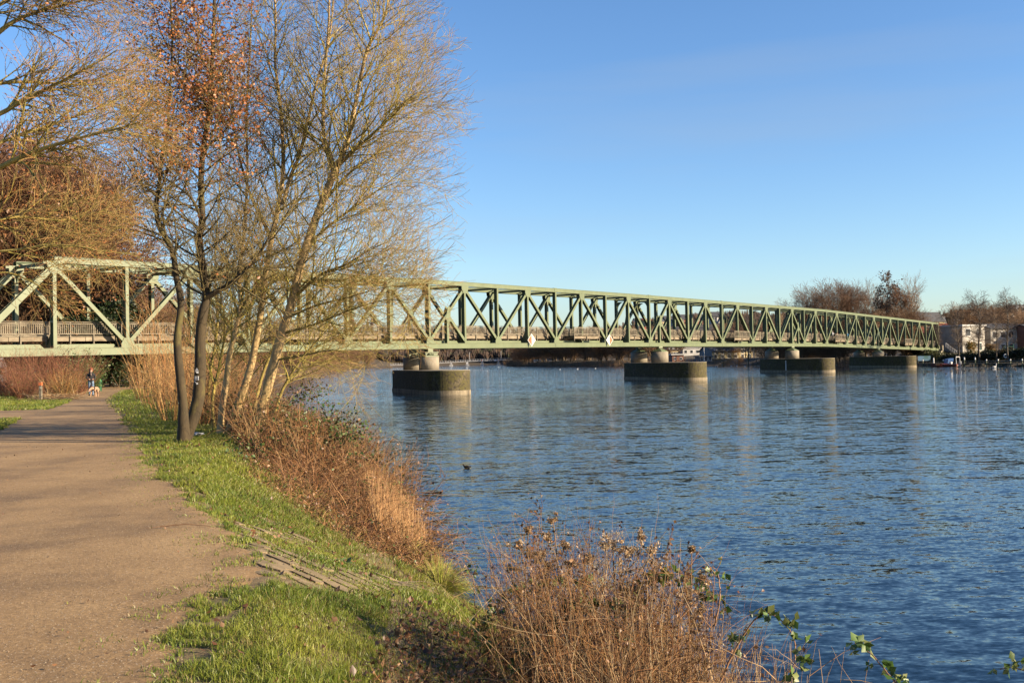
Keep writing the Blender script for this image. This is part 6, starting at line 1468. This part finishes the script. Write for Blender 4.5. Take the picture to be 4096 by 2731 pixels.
# white buildings beyond the left bridge end
facade_house('white_building', wpos(110, 165), 165, 1.75, 9, 6, 4.4, 'white building low behind the red bushes left of the path', 'building', M['whitew'], M['whitew'], .1, 'flat', rows=1, cols=3, win=(1.2, 1.2))
facade_house('club_building', wpos(520, 185), 185, 1.75, 7.5, 6, 2.6, 'white walled building with brown upper floor at the far end of the path', 'building', M['whitew'], M['brick'], .0, 'gable', 1.6, rows=1, cols=2, win=(1.4, 1.1))
# tractor parked at the end of the path
p = (wpos(527, 150), 150.0, 1.75); root = thing('tractor', p, 'dark tractor with big rear wheels parked at the far end of the path', 'tractor', rz=.5)
def lb(mb, nm, mat, par=root): o = mb.build(nm, mat, par, origin=(0, 0, 0)); o.location = (0, 0, 0); return o
mb = MB(); mb.box((0, -.9, 1.05), (.8, 1.9, .7)); mb.box((0, .2, .9), (1.0, 1.4, .5)); lb(mb, 'body', M['steel_dark'])
mb = MB(); mb.box((0, .45, 2.5), (1.35, 1.3, .1)); [mb.box((sx * .6, .45 + sy * .55, 1.8), (.07, .07, 1.35)) for sx in (-1, 1) for sy in (-1, 1)]; lb(mb, 'cab', M['steel_dark'])
for sx in (-1, 1):
    for yy, r, w in ((.6, .8, .45), (-1.4, .45, .3)):
        mb = MB(); mb.cyl((sx * .65, yy, r), (sx * (.65 + w), yy, r), r, r, 20); o = lb(mb, 'wheel', M['black']); mb = MB(); mb.cyl((sx * (.66 + w), yy, r), (sx * (.68 + w), yy, r), r * .5, r * .5, 14); lb(mb, 'rim', M['white'], o)

# ------------------------------------------------------------------ far footbridge
Y = 700; fb = thing('far_footbridge', (wpos(1900, Y), Y, 0), 'slim pale footbridge with railings far upstream below the green bridge', 'bridge')
def fz(px): return float(np.interp(px, [1560, 1757, 1900, 2000, 2080], [.9, 1.75, 2.7, 3.0, 2.9]))
mb = MB(); mr = MB(); pxs = list(range(1560, 2090, 10))
for a, b in zip(pxs[:-1], pxs[1:]):
    A = Vector((wpos(a, Y), Y, fz(a))); B = Vector((wpos(b, Y), Y, fz(b))); mb.frame(A, B - A, Vector((0, 2.4, 0)), Vector((0, 0, .45)))
    for q in (0, 2.3):
        o = Vector((0, q, 1.45)); mr.frame(A + o, B - A, Vector((0, .08, 0)), Vector((0, 0, .08))); mr.frame(A + Vector((0, q, .9)), B - A, Vector((0, .06, 0)), Vector((0, 0, .05))); mr.frame(A + Vector((0, q, .45)), Vector((.1, 0, 0)), Vector((0, .1, 0)), Vector((0, 0, 1.0)))
mb.build('deck', M['whitew'], fb); mr.build('railing', M['metal'], fb)
for px in (1803, 1868, 1927, 1992, 2054):
    x = wpos(px, Y); z = fz(px); mb = MB(); mb.box((x, Y - .2, z / 2 + .1), (.6, .5, z)); mb.box((x, Y + 2.6, z / 2 + .1), (.6, .5, z)); mb.box((x, Y + 1.2, .15), (2.0, 5.5, .5)); mb.bar((x - 1.1, Y + 1, .3), (x - .3, Y + 1, z), .3, .3, (0, 1, 0)); mb.bar((x + 1.1, Y + 1, .3), (x + .3, Y + 1, z), .3, .3, (0, 1, 0)); mb.build('pier', M['whitew'], fb)
for px, lo in ((1927, 1), (1992, 0)):
    x = wpos(px, Y); z = fz(px) + .3; mb = MB(); mb.plate([(x, Y - .7, z - .9), (x + .75, Y - .7, z), (x, Y - .7, z + .9), (x - .75, Y - .7, z)], (0, .05, 0)); bd = mb.build('navigation_board', M['white'], fb); mb = MB(); s = -1 if lo else 1
    mb.plate([(x, Y - .76, z - .75), (x + s * .6, Y - .76, z), (x, Y - .76, z + .75)][::s], (0, .04, 0)); o = mb.build('orange_half', M['orange'], None, origin=fb.location); o.location = (0, 0, 0); o.parent = bd
for px, py in ((1868, 1452), (1982, 1441)):
    c = atY(px, py, Y - .8); mb = MB(); mb.box(c, (1.2 if px < 1900 else 1.6, .08, .9)); mb.build('sign_panel', M['white'], fb)
for px, py, lab in ((1877, 1409, 'left lamp post on the far footbridge'), (2003, 1405, 'right lamp post on the far footbridge')):
    x = wpos(px, Y); z = fz(px); root = thing('lamp_post', (x, Y + .1, z), lab, 'lamp post', 'lamp posts on the far footbridge'); mb = MB(); mb.cyl((x, Y + .1, z), (x, Y + .1, yz(px, py, Y)), .13, .09, 8); mb.build('pole', M['metal'], root); mb = MB(); mb.box((x + .3, Y + .1, yz(px, py, Y)), (.9, .3, .15)); mb.build('lamp_head', M['metal'], root)

# ------------------------------------------------------------------ right bank: hedge, jetty, boats, birds
def hedge(x0, y0, x1, y1, h, d, pal, label, n, name='hedge', size=.30, z0=None):
    g = np.random.default_rng(int(abs(x0) + n)); L = math.hypot(x1 - x0, y1 - y0); t = g.random(n); s = g.random(n); z = g.random(n) ** .7
    hh = h * (1 + .12 * np.sin(t * L * 1.1) + .08 * np.sin(t * L * 2.7)); ex = (x1 - x0) / L; ey = (y1 - y0) / L
    X = x0 + (x1 - x0) * t - ey * (s - .5) * d; Y_ = y0 + (y1 - y0) * t + ex * (s - .5) * d; zb = ground_z(X, Y_) if z0 is None else z0
    root = thing(name, (x0, y0, gz(x0, y0)), label, name.replace('_', ' ')); link_obj('foliage', leaf_mesh('foliage', np.stack([X, Y_, zb + hh * z], 1), size, pick(g, n, pal), (x0, y0, gz(x0, y0)), seed=3, aspect=.8), M['leaf'], root)
    T = Tubes()
    for q in range(int(L * 2)): k = rnd.random(); T.add([(x0 + (x1 - x0) * k, y0 + (y1 - y0) * k, gz(x0 + (x1 - x0) * k, y0 + (y1 - y0) * k) - .1), (x0 + (x1 - x0) * k + .1, y0 + (y1 - y0) * k, gz(x0, y0) + h * .8)], [.05, .02], (.06, .045, .03))
    link_obj('stems', T.mesh('stems', 4, (x0, y0, gz(x0, y0))), M['veg'], root)
DG = [(.022, .032, .012), (.03, .04, .014), (.04, .04, .016), (.018, .026, .01)]
hedge(wpos(3770, 246), 246, wpos(4130, 221), 221, 1.9, 2.2, DG, 'long dark clipped hedge along the right bank behind the jetty', 16000)
hedge(wpos(3700, 257), 257, wpos(3790, 245), 245, 1.5, 2.6, [(.05, .06, .015), (.08, .08, .02)], 'mossy green bush at the foot of the far bridge end', 3500, 'green_bush')
hedge(wpos(3868, 268), 268, wpos(3898, 266), 266, 3.0, 2.6, [(.30, .15, .02), (.16, .12, .02), (.10, .10, .02)], 'yellow orange shrub left of the tallest alder', 1600, 'yellow_shrub', .26)
hedge(wpos(3945, 256), 256, wpos(3985, 254), 254, 2.4, 2.4, [(.24, .13, .02), (.20, .12, .025)], 'golden brown shrub right of the tallest alder', 1800, 'golden_shrub', .26)
hedge(wpos(3610, 282), 282, wpos(3716, 272), 272, 1.6, 2.0, DG, 'dark shrubs under the far end of the bridge', 3000, 'dark_shrub')
# bank wall and jetty
root = thing('wooden_jetty', (wpos(3900, 225), 225, 0), 'long low wooden jetty along the right bank', 'jetty')
J = [(wpos(3655, 250), 250), (wpos(3740, 240), 240), (wpos(3870, 229), 229), (wpos(4000, 220), 220), (wpos(4140, 212), 212)]
mb = MB()
for (a, b), (c, d) in zip(J[:-1], J[1:]): A = Vector((a, b, .62)); B = Vector((c, d, .62)); n = (B - A).cross(Vector((0, 0, 1))).normalized(); mb.frame(A, B - A, -n * 2.4, Vector((0, 0, .14)))
mb.build('deck', M['wood'], root)
for px in range(3670, 4110, 36):
    Y = float(np.interp(px, [3655, 3740, 3870, 4000, 4140], [250, 240, 229, 220, 212])) - .1; mb = MB(); mb.cyl((wpos(px, Y), Y, -1.2), (wpos(px, Y), Y, .6), .13, .13, 8); mb.build('pile', M['oldwood'], root)
for n_, px in enumerate([3689, 3732, 3771, 3855, 3898, 3943, 3990, 4039, 4086]):
    Y = float(np.interp(px, [3655, 3740, 3870, 4000, 4140], [250, 240, 229, 220, 212])) - .35; x = wpos(px, Y); big_ = px in (3732, 3855, 3898); root = thing('mooring_post', (x, Y, 0), f'{["first", "thick all white second", "third", "fourth", "fifth", "sixth", "seventh", "eighth", "ninth"][n_]} white capped mooring post from the bridge along the jetty', 'mooring post', 'mooring posts along the jetty')
    mb = MB(); mb.cyl((x, Y, -1.2), (x, Y, 1.5 if big_ else 1.25), .16 if px == 3732 else .11, None, 10); mb.build('post', M['white'] if px == 3732 else M['steel_dark'], root); mb = MB(); mb.cyl((x, Y, 1.5 if big_ else 1.25), (x, Y, 2.0 if big_ else 1.55), .15, .11, 10); mb.build('cap', M['white'], root)
# rails along the jetty edge
T = Tubes(); P = [(a, b - .3, 1.15) for a, b in J]; T.add([tuple(p) for p in P], [.045] * 5, (.22, .21, .19)); tag(link_obj('jetty_handrail', T.mesh('jetty_handrail', 5), M['veg']), 'thin pale rail running along the jetty edge', 'handrail')
Y = 224; x = wpos(4020, Y); root = thing('lifebuoy', (x, Y, .7), 'white ring lifebuoy on its stand on the right bank', 'lifebuoy'); zc = yz(4020, 1423, Y); n = 20; mb = MB(); vs = []; fs = []
for i in range(n):
    a = 2 * math.pi * i / n
    for j in range(8): q = 2 * math.pi * j / 8; r = .34 + .095 * math.cos(q); vs.append((x + math.cos(a) * r, Y + .095 * math.sin(q), zc + math.sin(a) * r))
fs = [(i * 8 + j, ((i + 1) % n) * 8 + j, ((i + 1) % n) * 8 + (j + 1) % 8, i * 8 + (j + 1) % 8) for i in range(n) for j in range(8)]; mb.add(vs, fs); mb.build('ring', M['white'], root, True); mb = MB(); mb.cyl((x, Y + .15, .6), (x, Y + .15, zc + .2), .05, None, 8); mb.build('stand', M['steel_dark'], root)
Y = 249; c = atY(3697, 1433, Y); root = thing('banner', (c.x, Y, .7), 'wide blue and green banner on the bank under the far bridge end', 'banner'); mb = MB(); mb.box((c.x, Y, c.z), (3.0, .06, 1.15)); mb.build('banner_face', simple('banner_print', (.03, .10, .10), (.07, .15, .24), .5, .6, lo=.42, hi=.58), root)
for s in (-1.4, 1.4): mb = MB(); mb.box((c.x + s, Y + .06, c.z / 2 + .4), (.08, .06, c.z + .2)); mb.build('pole', M['steel_dark'], root)
Y = 262; c = atY(4035, 1392, Y); root = thing('goal_frame', (c.x, Y, 2.3), 'thin green goal frame on the lawn behind the hedge', 'goal'); mb = MB(); T_m = simple('green_tube', (.03, .12, .08), (.04, .15, .1), 1, .5)
mb.bar((c.x - 1.2, Y, 2.2), (c.x - 1.2, Y, 4.4), .08, .08, (0, 1, 0)); mb.bar((c.x + 1.2, Y, 2.2), (c.x + 1.2, Y, 4.9), .08, .08, (0, 1, 0)); mb.bar((c.x - 1.2, Y, 4.3), (c.x + 1.2, Y, 4.3), .08, .08, (0, 1, 0)); mb.build('tube_frame', T_m, root)
Y = 258; c = atY(3925, 1410, Y); root = thing('slide_ladder', (c.x, Y, 2.3), 'leaning green and white ladder beside the tallest alder', 'ladder'); mb = MB()
for s in (-.2, .2): mb.bar((c.x + s + .5, Y, 2.2), (c.x + s - .4, Y, yz(3920, 1378, Y)), .08, .08, (0, 1, 0))
for q in range(9): k = q / 9; mb.box((c.x + .5 - .9 * k, Y, 2.3 + (yz(3920, 1378, Y) - 2.3) * k), (.4, .06, .06))
mb.build('rungs', T_m, root)
for px, py, Y, lab in ((3406, 1405, 296, 'round white sign on a post on the far bank left of the farthest pier'), (2143, 1445, 525, 'small white shipping sign on the wooded point')):
    c = atY(px, py, Y); root = thing('bank_sign', (c.x, Y, gz(c.x, Y)), lab, 'sign'); mb = MB()
    if px > 3000: mb.cyl((c.x, Y - .05, c.z), (c.x, Y, c.z), .55, None, 16)
    else: mb.box((c.x, Y, c.z + .5), (2.2, .08, .8)); mb.box((c.x, Y, c.z - .55), (1.6, .08, .9))
    mb.build('panel', M['white'], root); mb = MB(); mb.cyl((c.x, Y + .08, gz(c.x, Y) - .2), (c.x, Y + .08, c.z), .07, None, 6); mb.build('pole', M['metal'], root)
def hull(L, B, D, n=12, sheer=.15, bow=.5):
    vs = []; fs = []
    for i in range(n + 1):
        t = i / n; w = B / 2 * (1 - max(0, (t - .45) / .55) ** 2.2) * (1 if t > .05 else .92); z1 = D + sheer * t * t; x = -L / 2 + L * t
        for (a, b) in ((-1, z1), (-.86, D * .35), (-.35, 0), (.35, 0), (.86, D * .35), (1, z1)): vs.append((x + (bow * b / D * .3 if t == 1 else 0), a * w, b))
    for i in range(n):
        for j in range(5): fs.append((i * 6 + j, (i + 1) * 6 + j, (i + 1) * 6 + j + 1, i * 6 + j + 1))
    fs.append((0, 1, 2, 3, 4, 5)); return vs, fs
M['redhull'] = simple('dark_red_hull', (.05, .008, .008), (.08, .012, .012), 2, .4); M['tarp'] = simple('blue_tarp', (.03, .09, .25), (.06, .15, .36), 3, .5, .3)
Y = 236; p = (wpos(3765, Y), Y, -.12); root = thing('moored_boat', p, 'low dark red open boat with a blue tarpaulin moored at the jetty', 'boat', rz=math.pi + .15)
vs, fs = hull(5.0, 1.9, .75); mb = MB(); mb.add(vs, fs); lb(mb, 'hull', M['redhull'], root); mb = MB(); mb.box((-.1, 0, .6), (4.2, 1.5, .05)); mb.box((.6, 0, .7), (.3, 1.6, .08)); lb(mb, 'thwarts', M['wood'], root)
mb = MB(); mb.plate([(-2.2, -.8, .75), (-.9, -.8, .75), (-1.1, -.7, 1.75), (-2.3, -.6, 1.95)], (0, 1.6, 0)); lb(mb, 'tarpaulin', M['tarp'], root)
Y = 232; p = (wpos(3802, Y), Y, -.1); root = thing('inflatable_boat', p, 'small rescue boat with tall white arch and outboard motor at the jetty', 'boat', rz=2.2)
mb = MB()
for s in (-1, 1): mb.cyl((-1.9, s * .8, .45), (1.3, s * .8, .45), .27, None, 12); mb.cyl((1.3, s * .8, .45), (2.1, 0, .6), .27, .2, 12)
lb(mb, 'tube', simple('orange_red_tube', (.16, .03, .015), (.2, .04, .02), 1, .5), root); mb = MB(); mb.box((-.2, 0, .35), (3.4, 1.3, .2)); mb.box((.1, 0, .75), (.5, .6, .8)); lb(mb, 'hull', M['whitew'], root)
mb = MB(); mb.cyl((-1.7, -.8, .5), (-1.6, -.72, 2.2), .06); mb.cyl((-1.7, .8, .5), (-1.6, .72, 2.2), .06); mb.cyl((-1.6, -.72, 2.2), (-1.6, .72, 2.2), .06); mb.cyl((-1.6, .3, 2.2), (-1.6, .3, 2.5), .03); mb.cyl((-1.6, -.3, 2.2), (-1.6, -.3, 2.5), .03); lb(mb, 'arch', M['white'], root)
mb = MB(); mb.box((-2.2, 0, .95), (.45, .4, .55)); mb.box((-2.25, 0, .3), (.16, .14, 1.0)); lb(mb, 'outboard_motor', M['metal'], root)
def bird(px, py, label, kind, L, rz, group=None, z=0.0):
    p = atZ(px, py, z); key = kind
    if key in BIRDS:
        return dup(BIRDS[key], (p.x, p.y, z), rz, L / .36, label, group)
    root = thing({'coot': 'coot', 'duck': 'duck', 'swan': 'swan', 'gull': 'gull'}[kind], (p.x, p.y, z), label, 'bird', group, rz); root.scale = (L / .36,) * 3
    bc = {'coot': (.012, .012, .014), 'duck': (.06, .045, .035), 'swan': (.5, .5, .5), 'gull': (.45, .45, .46)}[kind]; hc = {'coot': (.01, .01, .012), 'duck': (.02, .05, .03), 'swan': (.5, .5, .5), 'gull': (.5, .5, .5)}[kind]; bl = (.5, .48, .45) if kind == 'coot' else (.35, .25, .05)
    nk = .16 if kind == 'swan' else 0
    N = {'b': (0, 0, .045, .075), 'r': (-.12, 0, .06, .05), 't': (-.19, 0, .085, .018), 'c': (.09, 0, .055, .065), 'n': (.135, 0, .11 + nk * .4, .032), 'h': (.15, 0, .165 + nk, .036), 'k': (.19, 0, .155 + nk, .014), 'm': (.215, 0, .148 + nk, .008)}
    E = [('b', 'r'), ('r', 't'), ('b', 'c'), ('c', 'n'), ('n', 'h'), ('h', 'k'), ('k', 'm')]
    skinned('body', N, E, {'r': bc, 't': bc, 'c': bc, 'n': hc, 'h': hc, 'k': bl, 'm': bl}, root, 2)
    mb = MB(); mb.cur = tuple(q * 1.3 for q in bc)
    for s in (-1, 1): mb.ball((-.04, s * .05, .075), .08, 8, 6, (1.1, .25, .4))
    o = mb.build('wings', M['cloth'], root, True, True, origin=(0, 0, 0)); o.location = (0, 0, 0)
    BIRDS[key] = root; return root
BIRDS = {}
bird(1868, 1872, 'black coot with white bill swimming in open water below the nearest pier', 'coot', .27, math.pi * .95)
bird(1609, 1871, 'black coot partly behind the twigs near the reeds, facing left', 'coot', .27, .2)
rb = random.Random(12)
DX = [(3698, 1497), (3712, 1487), (3805, 1485), (3817, 1473), (3823, 1477), (3826, 1482), (3828, 1489), (3858, 1484), (3877, 1485), (3880, 1479), (3905, 1486), (3921, 1483), (3925, 1471), (3928, 1476), (3934, 1485), (3949, 1472), (3970, 1470), (3994, 1476), (4007, 1474), (4024, 1478), (4025, 1483), (4060, 1475), (4062, 1480), (3988, 1507), (3784, 1495), (3742, 1496), (4052, 1468), (3958, 1469)]
for n_, (px, py) in enumerate(DX): bird(px, py, 'small dark duck floating off the right bank jetty', 'duck', .42, rb.choice([0, math.pi]) + rb.uniform(-.5, .5), 'ducks off the right bank')
bird(3978, 1470, 'white swan among the dark ducks off the right bank', 'swan', .9, .1)
for n_, (px, py) in enumerate([(1949, 1484), (2038, 1483), (2822, 1471), (2862, 1467), (2870, 1466), (2925, 1465), (2948, 1464), (2980, 1466), (2310, 1476), (2382, 1474), (1994, 1469), (2240, 1478)]): bird(px, py, 'tiny white gull resting on the distant water', 'gull', .55, rb.uniform(0, 6), 'gulls on the distant water')
n = 9000; g = np.random.default_rng(77); t = g.random(n); X = 88 + 24 * t; Yv = np.interp(X, [88, 97, 104, 107, 112], [275, 262, 232, 217, 205]) + g.uniform(0, 9, n) ; o = link_obj('bank_ivy', leaf_mesh('bank_ivy', np.stack([X, Yv, ground_z(X, Yv) + g.uniform(0, .35, n)], 1), .3, pick(g, n, DG + [(.05, .035, .02)]), seed=3), M['leaf']); tag(o, 'dark ground cover on the right bank behind the jetty', None, None, 'stuff')
